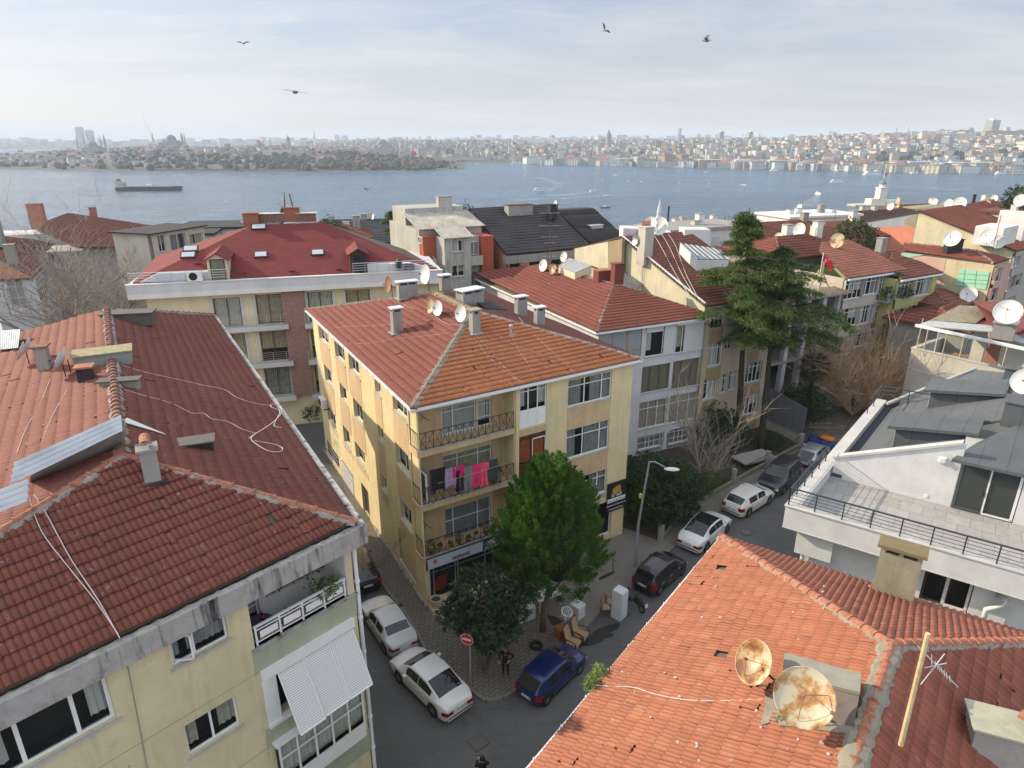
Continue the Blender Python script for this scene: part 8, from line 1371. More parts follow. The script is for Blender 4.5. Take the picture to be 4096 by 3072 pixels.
 if T.get('front'):pc=L/2+shift+.03;m=MB();m.ext([X(pc,-.5,.62),X(pc,.5,.62),X(pc-.02,.5,.80),X(pc-.02,-.5,.80)],d*-.05);m.build('grille',M_trim,t);m=MB();m.ext([X(pc+.02,-.26,.46),X(pc+.02,.26,.46),X(pc+.02,.26,.57),X(pc+.02,-.26,.57)],d*-.05);m.build('number_plate',M_plate,t)
 m=MB();m.tube([X(c0+.35,0,lerp_tab(top,c0+.35)),X(c0+.15,0,lerp_tab(top,c0+.35)+.22)],.008,4);m.build('roof_aerial',M_trim,t);return t
SED=dict(L=4.53,W=1.79,H=1.49,wb=2.64,wr=.32,belt=[(-2.27,.82),(-1.9,.98),(1.0,.93),(1.6,.86),(2.27,.62)],top=[(-2.27,.80),(-2.2,1.00),(-1.62,1.09),(-.75,1.44),(-.2,1.49),(.5,1.45),(1.28,1.02),(1.9,.88),(2.15,.76),(2.27,.58)],cab=(-1.62,-.75,.45,1.28,()),win=[(-1.15,-.28),(-.22,.72)],tl=(.36,.17,-.02),pz=.72)
OLD=dict(L=4.26,W=1.69,H=1.41,wb=2.54,wr=.29,belt=[(-2.13,.84),(-1.9,.93),(1.0,.90),(1.7,.84),(2.13,.68)],top=[(-2.13,.86),(-2.08,.97),(-1.45,1.0),(-.95,1.36),(-.3,1.41),(.35,1.37),(1.0,.95),(1.8,.86),(2.08,.80),(2.13,.66)],cab=(-1.45,-.95,.35,1.0,()),win=[(-1.02,-.28),(-.22,.62)],tl=(.4,.13,-.02),pz=.52,old=1)
HAT=dict(L=3.75,W=1.63,H=1.40,wb=2.47,wr=.28,belt=[(-1.87,.85),(1.0,.86),(1.6,.78),(1.87,.58)],top=[(-1.87,.62),(-1.82,.9),(-1.42,1.33),(-1.2,1.39),(-.3,1.42),(.35,1.37),(1.1,.92),(1.7,.80),(1.84,.68),(1.87,.55)],cab=(-1.84,-1.40,.30,1.1,()),win=[(-1.15,-.35),(-.28,.6)],tl=(.22,.26,.02),pz=.45,old=1,sh=.05)
C3=dict(HAT,L=3.86,W=1.67,H=1.52,wb=2.46,top=[(-1.93,.6),(-1.9,.95),(-1.55,1.38),(-1.2,1.47),(-.2,1.53),(.4,1.47),(1.2,.98),(1.7,.84),(1.9,.66),(1.93,.55)],wr=.30,tl=(.2,.42,.14),old=0,sh=.05,pz=.66,belt=[(-1.93,.9),(1.1,.92),(1.6,.8),(1.93,.58)])
MEG=dict(SED,L=4.63,W=1.81,wb=2.71,pano=1,pz=.66)
BRA=dict(C3,L=4.3,W=1.79,wb=2.6,wr=.33,top=[(-2.15,.66),(-2.08,.98),(-1.6,1.36),(-1.2,1.46),(-.2,1.5),(.45,1.44),(1.35,1.0),(1.9,.84),(2.1,.68),(2.15,.56)],belt=[(-2.15,.95),(1.3,.93),(1.8,.8),(2.15,.58)],cab=(-2.08,-1.5,.4,1.35,()),win=[(-1.3,-.4),(-.3,.75)],tl=(.26,.22,.02),sh=0)
SUV=dict(L=4.7,W=1.88,H=1.68,wb=2.79,wr=.36,belt=[(-2.35,1.05),(1.2,1.04),(1.9,.98),(2.35,.8)],top=[(-2.35,.75),(-2.28,1.1),(-2.05,1.58),(-1.5,1.66),(0,1.69),(.45,1.63),(1.25,1.12),(2.0,1.02),(2.3,.9),(2.35,.7)],cab=(-2.3,-2.0,.4,1.25,()),win=[(-1.75,-1.1),(-1.02,-.15),(-.05,.75)],front=1)
def sidewheels(k,x0,y0,x1,y1):return P(k,x0,y0,0),P(k,x1,y1,0)
W_ht=(.70,.71,.72)
a_,b_=sidewheels('r4',675,1335,465,1125);car('white modern sedan parked at the corner, its rear towards the viewer',W_ht,SED,a_,b_,-1,'77 AGP 251')
a_,b_=sidewheels('r4',375,945,243,745);dd=(b_-a_).normalized();car('dull white old boxy saloon parked in the alley mouth',(.55,.57,.60),OLD,a_,a_+dd*2.54,-1,'')
q=P('a',95,600,0);u=dirv(119);car('black hatchback deep in the alley with a brown cover over its roof',(.012,.013,.018),BRA,q+u*.7-V((u.y,-u.x,0))*.15,q+u*3.3-V((u.y,-u.x,0))*.15,-1,'34 TK 5232')
a_,b_=sidewheels('r4',1378,1258,1565,1080);car('dark blue small hatchback parked beside the armchairs',(.012,.025,.13),HAT,a_,b_,1,'34 AL 1675',metal=.3)
a_,b_=sidewheels('b',1850,408,2110,178);dd=(b_-a_).normalized();car('black rounded hatchback parked by the street lamp',(.015,.013,.016),C3,a_,a_+dd*2.46,1,'34 LY 2557')
car('white saloon with black glass roof, partly behind the salmon roof corner',W_ht,MEG,V((12.02,35.25,0)),V((13.83,37.25,0)),1,'34 MET 601')
a_,b_=sidewheels('d',1288,1103,1468,990);car('white rounded hatchback parked in the middle of the row',(.66,.65,.62),BRA,a_,b_,1,'34 FY 1161')
f_=P('d',1612,893,0);u=dirv(48);car('dark grey suv facing the viewer beyond the white hatchback',(.045,.048,.055),SUV,f_+u*2.79,f_,-1,'',metal=.5)
q=P('d',1905,668,0);car('silver hatchback half hidden behind the terrace railing',(.42,.44,.48),dict(HAT,tl=(.2,.25,0),old=0),q+u*.5,q+u*2.97,1,'34 VB 417',metal=.6)
m=MB();r6=random.Random(2);q=P('d',1995,455,0)
for i in range(5):m.ball(q+V((r6.uniform(-.8,.8),r6.uniform(-.5,.5),.45)),r6.uniform(.4,.7),9,6,1,1,.9,.2)
o=tag(m.build('tarpaulin_heap',simple('blue_tarp',(.02,.04,.16),.6,var=.3)),'heap under a blue tarpaulin with orange cloth beyond the silver car','tarpaulin');m=MB();m.ball(q+V((.1,-.2,1.0)),.45,8,5,1.3,1,.4,.2);m.build('orange_cloth',simple('orange_tarp',(.6,.15,.02),.7),o)
def lamp_post():
 b=P('o',1372,1222,.12);r=ray(px('d',335,588));
 tz=CH+r.z*(b.y/r.y);t=thing('street_lamp',b,'tall grey street lamp with white head standing by the black hatchback','street lamp');m=MB();top=V((b.x+.35,b.y,tz));m.tube([b,V((b.x,b.y,3.0)),top],[.09,.08,.05],8);m.build('post',simple('galvanised',(.33,.37,.40),.5,.4),t);h=PD('d',500,640,(top-CAM).dot(V((0,CT,-ST)))-.2);m=MB();m.tube([top,top+V((.3,-.05,.05)),h],.035,6);m.build('arm',simple('galvanised',(.33,.37,.40),.5,.4),t);h2=PD('d',545,652,(h-CAM).dot(V((0,CT,-ST))));dv=(h2-h).normalized();m=MB();m.smooth=True;m.ball(h+dv*.38,.2,12,8,2.2,.85,.55,0,math.atan2(dv.y,dv.x));m.build('lamp_head',simple('lamp_plastic',(.62,.64,.66),.3),t);m=MB();m.cyl(b+V((0,0,.0)),b+V((0,0,.5)),.11,None,8);m.build('base',M_conc2,t);m=MB();m.cyl(b+V((0,0,4.6)),b+V((0,0,4.85)),.088,None,8);m.build('yellow_tag',simple('sticker_yellow',(.7,.45,.05),.6),t)
lamp_post()
b=P('r4',903,1140,.12);r=ray(px('r4',885,858));tz=CH+r.z*(b.y/r.y);t=thing('no_entry_sign',b,'round red and white no entry sign on a thin grey post','sign');m=MB();m.tube([b,V((b.x,b.y,tz+.3))],.03,6);m.build('post',M_alu,t);Mx=V((-.35,-.94,0)).to_track_quat('Z','Y').to_matrix();c=V((b.x,b.y,tz))+V((-.12,-.06,0));nv=V((-.35,-.94,0)).normalized();m=MB();m.cyl(c-nv*.01,c,.31,None,24);m.build('disc',RED,t);m=MB();m.lathe([(.285,.0),(.31,.0),(.31,.006),(.285,.006)],c,24,Mx,True);sd=V((nv.y,-nv.x,0));m.ext([c+sd*-.21+V((0,0,-.055))+nv*.003,c+sd*.21+V((0,0,-.055))+nv*.003,c+sd*.21+V((0,0,.055))+nv*.003,c+sd*-.21+V((0,0,.055))+nv*.003],nv*.003);m.build('white_bar',M_wl,t)
def boxthing(nm,k,x,y,z,w,d,h,rot,mat,lab,cat,door=True):
 b=P(k,x,y,z);t=thing(nm,b,lab,cat);m=MB();m.box(b+V((0,0,h/2)),(w,d,h),rot);m.build('cabinet',mat,t,bevel=.015);m=MB();R=Matrix.Rotation(math.radians(rot),3,'Z')
 if door:m.box(b+R@V((0,-d/2-.02,0))+V((0,0,h/2+.02)),(w*.96,.04,h*.92),rot);m.build('door',mat,t,bevel=.01);m=MB();m.box(b+R@V((w*.35,-d/2-.05,0))+V((0,0,h*.62)),(.03,.03,.3),rot);m.build('handle',M_alu,t)
 return t
M_appl=simple('enamel_white',(.60,.63,.68),.3,var=.05)
boxthing('refrigerator','o',1336,1332,0,.6,.6,1.75,48,M_appl,'tall white refrigerator standing on the road edge','refrigerator');boxthing('washing_machine','o',1246,1332,.12,.6,.58,.85,48,M_appl,'low white appliance on the pavement behind the armchairs','appliance');boxthing('brown_cabinet','b',620,930,.12,.65,.5,.6,30,simple('orange_wood',(.28,.10,.04),.6,var=.15),'small orange brown wooden cabinet by the conifer','cabinet')
boxthing('chest_freezer','r4',1240,735,.12,.95,.5,.85,30,M_appl,'white cupboard under the loquat tree','cupboard')
def legs4(t,c,R,w,d,h,mat,r=.02,nm='leg'):
 for i in(-1,1):
  for j in(-1,1):m=MB();m.tube([c+R@V((i*w/2,j*d/2,0)),c+R@V((i*w/2*.95,j*d/2*.95,h))],r,5);m.build(nm,mat,t)
M_wood=simple('chair_wood',(.26,.11,.045),.5,var=.15);M_dwood=simple('dark_wood2',(.035,.02,.015),.45);M_seat=simple('beige_seat',(.36,.28,.18),.9,var=.2,scale=9);M_uph=simple('patterned_upholstery',(.38,.25,.15),.95,var=.55,scale=22)
def wchair(k,x,y,rot,lab):
 c=P(k,x,y,.1);t=thing('wooden_chair',c,lab,'chair','wooden dining chairs by the refrigerator');R=Matrix.Rotation(math.radians(rot),3,'Z');legs4(t,c,R,.4,.4,.43,M_wood);m=MB();m.box(c+V((0,0,.46)),(.45,.44,.07),rot);m.build('seat',M_seat,t);m=MB()
 for i in(-.2,-.07,.07,.2):m.tube([c+R@V((i,.2,.45)),c+R@V((i,.27,1.05))],.016,4)
 for z in(.6,1.03):m.tube([c+R@V((-.21,.2+.07*(z-.45)/.6,z)),c+R@V((.21,.2+.07*(z-.45)/.6,z))],.022,4)
 m.build('backrest',M_wood,t)
wchair('b',1170,650,100,'wooden dining chair with beige seat, nearer of the pair');wchair('b',1225,590,100,'wooden dining chair with beige seat, tucked behind its twin')
def arm(k,x,y,rot,lab):
 c=P(k,x,y,.04);t=thing('armchair',c,lab,'armchair','old patterned armchairs on the street');R=Matrix.Rotation(math.radians(rot),3,'Z');legs4(t,c,R,.52,.5,.25,M_dwood,.03);q=lambda a,b_,z:c+R@V((a,b_,z));m=MB();m.box(q(0,-.02,.36),(.56,.56,.18),rot);m.build('seat',M_uph,t,bevel=.03);m=MB();m.ext([q(-.27,.24,.4),q(.27,.24,.4),q(.25,.46,1.12),q(-.25,.46,1.12)],R@V((0,.09,.02)));m.build('backrest',M_uph,t);m=MB()
 for s in(-1,1):m.tube([q(s*.3,.28,.2),q(s*.31,.32,.5),q(s*.28,.50,1.2)],.028,5);m.tube([q(s*.3,.34,.62),q(s*.34,.0,.66),q(s*.34,-.26,.60),q(s*.33,-.28,.2)],.03,5)
 m.tube([q(-.28,.5,1.2),q(0,.52,1.24),q(.28,.5,1.2)],.03,5);m.tube([q(-.33,-.28,.28),q(.33,-.28,.28)],.025,5);m.build('carved_frame',M_dwood,t)
arm('b',770,1085,60,'patterned armchair nearest the blue car');arm('b',865,985,60,'patterned armchair behind its twin, by the small cabinet')
c=P('b',690,860,.1)+V((.0,.25,.55));t=thing('plastic_chair',c,'white plastic garden chair tipped upside down on the brown cabinet','chair');m=MB();m.M=None;R=Matrix.Rotation(math.radians(25),3,'Z')
for i in range(5):m.tube([c+R@V((-.2+.1*i,-.2,.1)),c+R@V((-.2+.1*i,.05,.28)),c+R@V((-.2+.1*i,.22,.62))],.02,4)
m.tube([c+R@V((.27*math.cos(a),.27*math.sin(a)+.03,.42+.1*math.sin(a)))for a in np.linspace(0,6.28,17)],.03,5);m.build('seat_shell',M_white,t);legs4(t,c+V((0,0,.02)),R,.42,.42,.3,M_white,.02)
c=P('b',300,1065,.12);t=thing('car_tyre',c,'worn black car tyre lying flat on the pavement','tyre');m=MB();m.smooth=True;m.lathe([(.19,.02),(.28,0),(.32,.05),(.32,.15),(.28,.2),(.19,.18),(.17,.1)],c,24,None,True);m.build('tread',M_tyre,t)
c=P('b',430,540,.12);t=thing('white_table',c,'white table under the conifer by the shop wall','table');legs4(t,c,Matrix.Rotation(.5,3,'Z'),1.3,.7,.72,M_white,.02);m=MB();m.box(c+V((0,0,.74)),(1.4,.8,.04),28.6);m.build('tabletop',M_white,t)
def two_wheeler(k,x,y,rot,lab,scooter):
 c=P(k,x,y,.03);t=thing('kick_scooter' if scooter else 'moped',c,lab,'scooter');R=Matrix.Rotation(math.radians(rot),3,'Z');q=lambda a,b_,z:c+R@V((a,b_,z));ax=R@V((0,1,0));r=.11 if scooter else.26
 for a in((-.45,.5)if scooter else(-.6,.62)):
  m=MB();m.smooth=True;m.lathe([(r*.6,-.04),(r*.9,-.05),(r,0),(r*.9,.05),(r*.6,.04)],q(a,0,r),16,ax.to_track_quat('Z','Y').to_matrix(),True);o=m.build('wheel',M_tyre,t);m=MB();m.cyl(q(a,-.03,r),q(a,.03,r),r*.6,None,10);m.build('rim',M_rim,o)
 m=MB()
 if scooter:m.ext([q(-.42,-.08,.14),q(.38,-.08,.14),q(.38,.08,.14),q(-.42,.08,.14)],(0,0,.05));m.tube([q(.5,0,.12),q(.42,0,1.1)],.025,5);m.tube([q(.41,-.22,1.12),q(.41,.22,1.12)],.02,5)
 else:
  m.ball(q(-.35,0,.55),.3,10,7,1.2,.55,.8,0,math.radians(rot));m.ball(q(-.3,0,.82),.22,10,6,1.5,.6,.35,0,math.radians(rot));m.ball(q(.25,0,.4),.22,8,6,1.2,.7,.5,0,math.radians(rot));m.tube([q(.62,0,.3),q(.45,0,1.0)],.05,6);m.tube([q(.42,-.32,1.05),q(.40,0,1.0),q(.42,.32,1.05)],.022,5);m.ball(q(.5,0,.85),.13,8,6)
 m.build('frame',M_trim,t)
 if not scooter:m=MB();m.ext([q(-.93,-.1,.55),q(-.93,.1,.55),q(-.90,.1,.75),q(-.90,-.1,.75)],R@V((-.01,0,0)));m.build('number_plate',M_plate,t)
two_wheeler('b',1530,560,125,'black moped parked behind the tall refrigerator',False);two_wheeler('b',1190,190,35,'black electric kick scooter against the right end of the yellow wall',True)
def wire(pts,label,r=.015):m=MB();Q_=[];[Q_.append(pts[0].lerp(pts[1],i/10)-V((0,0,.5*math.sin(math.pi*i/10))))for i in range(11)];m.tube(Q_,r,4);tag(m.build('overhead_wire',M_cableb),label,'wire','black wires slung over the alley')
wire((WF.pt(*WF.hit('a',1870,40),.1),WL_.pt(*WL_.hit('a',540,355),.2)),'thick black wire round the corner above the shop sign',.03);wire((WF.pt(LF,7.2,.1),WD.pt(1,4.6,.3)),'black wire from the yellow house to the grey white block')
a_=V((cornF.x,cornF.y,3.3))+bb*8
for i,z in enumerate((3.4,3.6)):wire((WL_.pt(LL-2.5,z,.1),a_+V((0,0,.2*i))),['lower wire crossing the alley over the black car','upper wire crossing the alley over the black car'][i])
M_skin=simple('skin',(.42,.24,.17),.6);M_hair=simple('grey_hair',(.25,.24,.23),.9)
def person(loc,face,label,joints,cols,h=1.72,hair=M_hair,cap=None):
 """one skinned surface grown from a joint skeleton; cols = trousers, jacket, shoes"""
 V_=[];E_=[];Rr=[];idx={}
 def j(n,p,r,par=None):idx[n]=len(V_);V_.append(p);Rr.append(r);(E_.append((idx[par],idx[n]))if par else None)
 J=joints
 j('pel',(0,0,.93),.145);j('wai',(0,0,1.06),.135,'pel');j('che',J.get('che',(0,.0,1.27)),.165,'wai');j('nek',J.get('nek',(0,.0,1.46)),.06,'che');hc=V(J.get('head',(0,-.03,1.60)));j('hd0',tuple(hc-V((0,0,.06))),.075,'nek');j('hd1',tuple(hc+V((0,.005,.02))),.098,'hd0');j('hd2',tuple(hc+V((0,.01,.09))),.075,'hd1')
 for s,S in((-1,'r'),(1,'l')):
  j('hip'+S,(s*.1,0,.88),.10,'pel');k=J.get('knee'+S,(s*.11,-.03,.49));f=J.get('foot'+S,(s*.12,.0,.08));j('kne'+S,k,.068,'hip'+S);j('ank'+S,f,.048,'kne'+S);j('toe'+S,(f[0]+s*.03,f[1]-.17,.045),.04,'ank'+S)
  sh=(s*.19,.0,1.40);j('sho'+S,sh,.075,'che');e=J.get('elb'+S,(s*.27,.03,1.13));w_=J.get('hand'+S,(s*.29,-.06,.90));j('elb'+S,e,.052,'sho'+S);j('wri'+S,w_,.034,'elb'+S);dv=(V(w_)-V(e)).normalized();pm=V(w_)+dv*.07;j('plm'+S,tuple(pm),.036,'wri'+S)
  sdv=dv.orthogonal().normalized()
  for i in range(4):b_=pm+dv*.03+sdv*(.027-.018*i);j('f%d'%i+S,tuple(b_+dv*(.06-.008*abs(i-1.2))-V((0,.012*i,0))),.010,'plm'+S)
  j('th'+S,tuple(pm+sdv*.055+dv*.01),.011,'plm'+S)
 me=bpy.data.meshes.new('person');me.from_pydata(V_,E_,[]);ob=bpy.data.objects.new('tmp',me);C.objects.link(ob);md=ob.modifiers.new('s','SKIN');
 for i,sv in enumerate(me.skin_vertices[0].data):sv.radius=(Rr[i],Rr[i]*(.72 if i in(0,1,2)else 1));sv.use_root=(i==0)
 md.use_smooth_shade=True;ss=ob.modifiers.new('u','SUBSURF');ss.levels=2;ss.render_levels=2;dg=bpy.context.evaluated_depsgraph_get();nm=bpy.data.meshes.new_from_object(ob.evaluated_get(dg));bpy.data.objects.remove(ob)
 for q in(M_skin,cols[0],cols[1],cols[2]):nm.materials.append(q)
 hands=[V(V_[idx['wri'+S]])for S in 'rl'];hp=[V(V_[idx['plm'+S]])for S in 'rl']
 for pl in nm.polygons:
  c=pl.center;k=2
  if c.z<.10:k=3
  elif c.z<.96 and abs(c.x)<.26 and min((c-h_).length for h_ in hp)>.13:k=1
  if c.z>1.49 and(V((c.x,c.y,0))-V((hc.x,hc.y,0))).length<.15:k=0
  if min((c-h_).length for h_ in hp)<.11:k=0
  pl.material_index=k
 o=link('person',nm,None,loc);o.rotation_euler=(0,0,math.radians(face+90));o.scale=(h/1.72,)*3;tag(o,label,'person')
 m=MB();m.smooth=True;m.ball(hc+V((0,.035,.055)),.108,12,8,1,1.0,1.0);me2=m.build('hair',cap or hair);me2.parent=o;me2.location=(0,0,0)
 m=MB();m.ball(hc+V((0,-.105,.0)),.02,6,4,.8,1,1.3);[m.ball(hc+V((s*.1,0,.0)),.022,6,4,.5,1,1.3)for s in(-1,1)];n_=m.build('nose_and_ears',M_skin);n_.parent=o;n_.location=(0,0,0);m=MB();[m.ball(hc+V((s*.035,-.095,.03)),.010,6,4)for s in(-1,1)];m.box(hc+V((0,-.098,-.045)),(.045,.008,.008));n_=m.build('eyes_and_mouth',M_trim);n_.parent=o;n_.location=(0,0,0);return o
nv_=simple('navy_jacket',(.012,.014,.03),.85);bk_=simple('black_trousers',(.012,.012,.014),.9);sh_=simple('grey_shoes',(.12,.11,.10),.8)
o=person(P('r4',1118,1088,.12),-105,'grey haired man in a dark jacket standing on the pavement, hand on hip',{'elbl':(.36,.10,1.18),'handl':(.21,-.10,1.02),'elbr':(-.27,.02,1.12),'handr':(-.29,-.08,.88)},(bk_,nv_,sh_));m=MB();m.box((.04,-.125,1.33),(.13,.02,.05));c_=m.build('red_chest_stripe',RED);c_.parent=o;c_.location=(0,0,0);m=MB();m.ball((0,-.085,1.545),.06,8,5,1,.7,.7);c_=m.build('beard',M_hair);c_.parent=o;c_.location=(0,0,0)
r=ray(px('o',1042,1640));kk=(1.62-CH)/r.z;pp=CAM+r*kk;o=person((pp.x,pp.y,.0),95-180+190,'person in a black hooded jacket seen from above at the bottom edge',{'elbl':(.25,-.12,1.18),'handl':(.10,-.34,1.28),'elbr':(-.25,-.12,1.18),'handr':(-.08,-.34,1.28)},(bk_,simple('black_jacket',(.008,.008,.009),.9),sh_),cap=simple('black_jacket',(.008,.008,.009),.9));hq=Matrix.Rotation(o.rotation_euler.z,3,'Z')@V((.02,-.43,1.33));m=MB();m.box(V((pp.x,pp.y,0))+hq,(.15,.02,.08),math.degrees(o.rotation_euler.z));tag(m.build('phone',M_trim),'black phone held up by the hooded person','phone')
q=WH.pt(WH.hit('r6',1015,480)[0],11.42,-.9);person(q,-20,'worker in tan overalls on top of the half built frame',{'elbl':(.34,-.2,1.3),'handl':(.2,-.5,1.25),'elbr':(-.3,-.1,1.15),'handr':(-.15,-.4,1.2)},(simple('tan_overall',(.36,.25,.15),.9),)*2+(sh_,),hair=simple('tan_hood',(.36,.25,.15),.9))
def gull(k,x,y,D,s,roll,lab,head=0,up=.35):
 c=PD(k,x,y,D);t=thing('seagull',c,lab,'gull','gulls in the sky');R=Matrix.Rotation(math.radians(head),3,'Z')@Matrix.Rotation(math.radians(roll),3,'Y');m=MB();m.M=Matrix.Translation(c)@(R.to_4x4());m.smooth=True;m.ball((0,0,0),.13*s,8,6,.8,2.1,.8);m.ball((0,.33*s,.03*s),.065*s,6,5);m.cyl((0,.38*s,.03*s),(0,.47*s,.01*s),.02*s,.005*s,5);m.add([(-.05*s,-.25*s,0),(.05*s,-.25*s,0),(.09*s,-.45*s,0),(-.09*s,-.45*s,0),(0,-.3*s,.03*s)],[(0,1,2,3),(0,4,1),(1,4,2),(2,4,3),(3,4,0)]);m.build('gull_body',simple('gull_grey',(.25,.26,.28),.8),t)
 for sg in(-1,1):
  m=MB();m.M=Matrix.Translation(c)@(R.to_4x4());P_=[(sg*.06*s,.12*s,.03*s),(sg*.42*s,.17*s,up*.5*s),(sg*.85*s,.0,up*.42*s),(sg*.80*s,-.10*s,up*.40*s),(sg*.42*s,-.06*s,up*.5*s),(sg*.06*s,-.12*s,.03*s)];m.ext(P_,(0,0,.012*s));m.build('wing',simple('gull_wing',(.16,.17,.19),.8),t)
gull('o',637,199,40,.95,8,'gull gliding low with wide flat wings',80-90,.12);gull('o',526,94,75,.95,0,'distant gull at upper left with arched wings',0,.4);gull('o',1307,66,48,.6,35,'gull banking steeply at upper centre',40,.8);gull('o',1527,88,44,.8,-15,'gull with raised wings at upper right',60,.7);gull('s2',940,622,110,1.0,10,'white gull skimming the sea at left of centre',60,.5)
def quads(name,parent,c,a,b,mat,loc=None):
 """c centres, a long half axis from base, b half width: one leaf face each"""
 n=len(c);base=np.array(WL[parent])if parent is not None else np.array(loc if loc is not None else(0,0,0));c=c-base
 v=np.stack([c,c+a*.5+b,c+a,c+a*.5-b],1).reshape(-1,3);me=bpy.data.meshes.new(name);me.vertices.add(4*n);me.vertices.foreach_set('co',v.ravel().astype(np.float32));me.loops.add(4*n);me.loops.foreach_set('vertex_index',np.arange(4*n,dtype=np.int32));me.polygons.add(n);me.polygons.foreach_set('loop_start',np.arange(0,4*n,4,dtype=np.int32))
 try:me.polygons.foreach_set('loop_total',np.full(n,4,dtype=np.int32))
 except Exception:pass
 me.update(calc_edges=True);me.materials.append(mat);return link(name,me,parent,loc)
unit=lambda a:a/np.maximum(1e-9,np.linalg.norm(a,axis=-1,keepdims=True))
def vz(k,x,y,b):r=ray(px(k,x,y));return CH+r.z*(b.y/r.y)
barkd=simple('dark_bark',(.035,.028,.022),.95,var=.3,scale=6);barkb=simple('grey_bark',(.14,.11,.085),.95,var=.3,scale=6)
b=P('o',1172,1362,.12);t=thing('conifer_tree',b,'dense bright green conifer in front of the yellow corner house','tree');rs=np.random.RandomState(3)
m=MB();m.smooth=True;m.tube([b,b+V((.05,0,1.2)),b+V((.25,.1,2.2)),b+V((.3,.2,3.4)),b+V((.3,.2,6.5))],[.17,.15,.13,.11,.04],8);m.tube([b+V((.2,.1,2.0)),b+V((.9,-.1,3.2))],[.09,.05],6);m.build('trunk',barkb,t)
top=vz('o',1185,1015,b);H_=top-2.2;K=560;zz_=rs.rand(K)**.85;R_=2.8*np.sin(np.pi*np.clip(zz_*.80+.17,0,1))**.75*(1-.25*zz_);th=rs.rand(K)*6.283;rad=R_*(.62+.38*rs.rand(K)**.5)*(1+.12*np.sin(th*5+zz_*9));cc=np.stack([b.x+.3+rad*np.cos(th),b.y+.2+rad*np.sin(th),2.95+zz_*(H_-.7)],1);dr=unit(np.stack([np.cos(th)*.8,np.sin(th)*.8,.55+.9*zz_+.2*rs.rand(K)],1));n=155
C_=np.repeat(cc,n,0);D_=np.repeat(dr,n,0);u=rs.rand(K*n,1);C_=C_+D_*(u-.35)*.95+rs.normal(size=(K*n,3))*.15*(1.12-u);A_=unit(D_+rs.normal(size=(K*n,3))*.38)*.15;B_=unit(np.cross(A_,rs.normal(size=A_.shape)))*.024;quads('crown',t,C_,A_,B_,foliage('conifer_green',(.028,.078,.015),(.078,.185,.028),(.14,.27,.05),1.4,.3))
m=MB();m.smooth=True;m.ball((b.x+.3,b.y+.2,2.9+H_*.40),1,12,8,1.9,1.9,H_*.34,.1);m.build('inner_shade',simple('inner_shade_green',(.012,.03,.008),1),t)  # dark ball added inside the crown, its inner shade put into the colour
def leafy(k,x,y,z,blobs,n,sz,fol,label,trunk=.08,name='broadleaf_tree',nm='crown',asp=.34):
 """blobs: px centre + radii; every leaf cluster is a rosette of long leaves"""
 b=P(k,x,y,z);t=thing(name,b,label,'tree' if 'tree' in name else 'shrub');rs=np.random.RandomState(int(x));m=MB();L=[]
 for(kx,bx,by,rx,rz,dy)in blobs:r=ray(px(kx,bx,by));q=CAM+r*((b.y+dy)/r.y);L.append((q.x,q.y,q.z,rx,rx,rz));m.tube([b,b.lerp(q,.45)+V((0,0,.25)),q],[trunk,trunk*.7,trunk*.3],6)
 m.build('trunk',barkb,t);B=np.array(L);vol=(B[:,3]**2*B[:,5])**.7;pk=B[rs.choice(len(B),n,p=vol/vol.sum())];d=unit(rs.normal(size=(n,3)));c=pk[:,:3]+d*(.45+.6*rs.rand(n,1)**.7)*pk[:,3:6];q=8;C_=np.repeat(c,q,0);D_=np.repeat(unit(d+np.array([0,0,.4])),q,0);A_=unit(D_*.6+rs.normal(size=(n*q,3))*.8)*sz*(.7+.5*rs.rand(n*q,1));B_=unit(np.cross(A_,rs.normal(size=A_.shape)))*sz*asp*.5;quads(nm,t,C_,A_,B_,fol);return t
lq=foliage('loquat_green',(.018,.038,.022),(.045,.075,.040),(.085,.115,.065),1.2,.12);lq2=foliage('bush_green',(.016,.032,.014),(.045,.08,.028),(.08,.12,.04),1.0,.15)
leafy('o',1047,1452,.12,[('r4',960,560,1.3,1.1,.6),('r4',1150,620,1.0,.9,.3),('r4',830,700,.9,.8,.2),('r4',1010,800,1.1,.9,-.3),('r4',1140,800,.55,.45,-.4),('r4',1000,900,.4,.35,-.8)],1150,.26,lq,'dark green loquat tree before the shop front, over the no entry sign',.07)
leafy('d',430,1180,.1,[('d',300,740,2.0,1.6,1.2),('d',560,800,1.9,1.6,1.0),('d',430,960,2.0,1.3,-.2),('d',220,930,1.5,1.3,.2),('d',640,980,1.3,1.0,.2)],2200,.24,lq2,'broad dark loquat bush behind the street lamp',.07,'broadleaf_tree')
leafy('d',560,1120,.3,[('d',560,1090,.9,.5,.3),('d',690,980,.9,.5,.6),('d',840,830,1.0,.7,1.0),('d',930,760,.8,.5,1.2)],900,.12,foliage('hedge_green',(.03,.06,.012),(.075,.12,.02),(.12,.16,.03),1.5,.2),'low clipped hedge along the garden wall',.03,'hedge_shrub')
leafy('h',300,1620,.1,[('h',250,1400,1.9,1.8,1.0),('h',380,1450,1.6,1.5,.6),('h',300,1540,2.0,1.2,0)],1500,.20,lq2,'dark evergreen shrub behind the thin bare tree',.06,'evergreen_shrub');leafy('h',1120,1480,.1,[('h',1080,1180,1.9,1.3,.5),('h',1200,1260,1.7,1.2,.0),('h',1000,1230,1.3,1.1,.3)],1300,.19,lq2,'dark shrub beneath the palm by the building plot',.07,'evergreen_shrub')
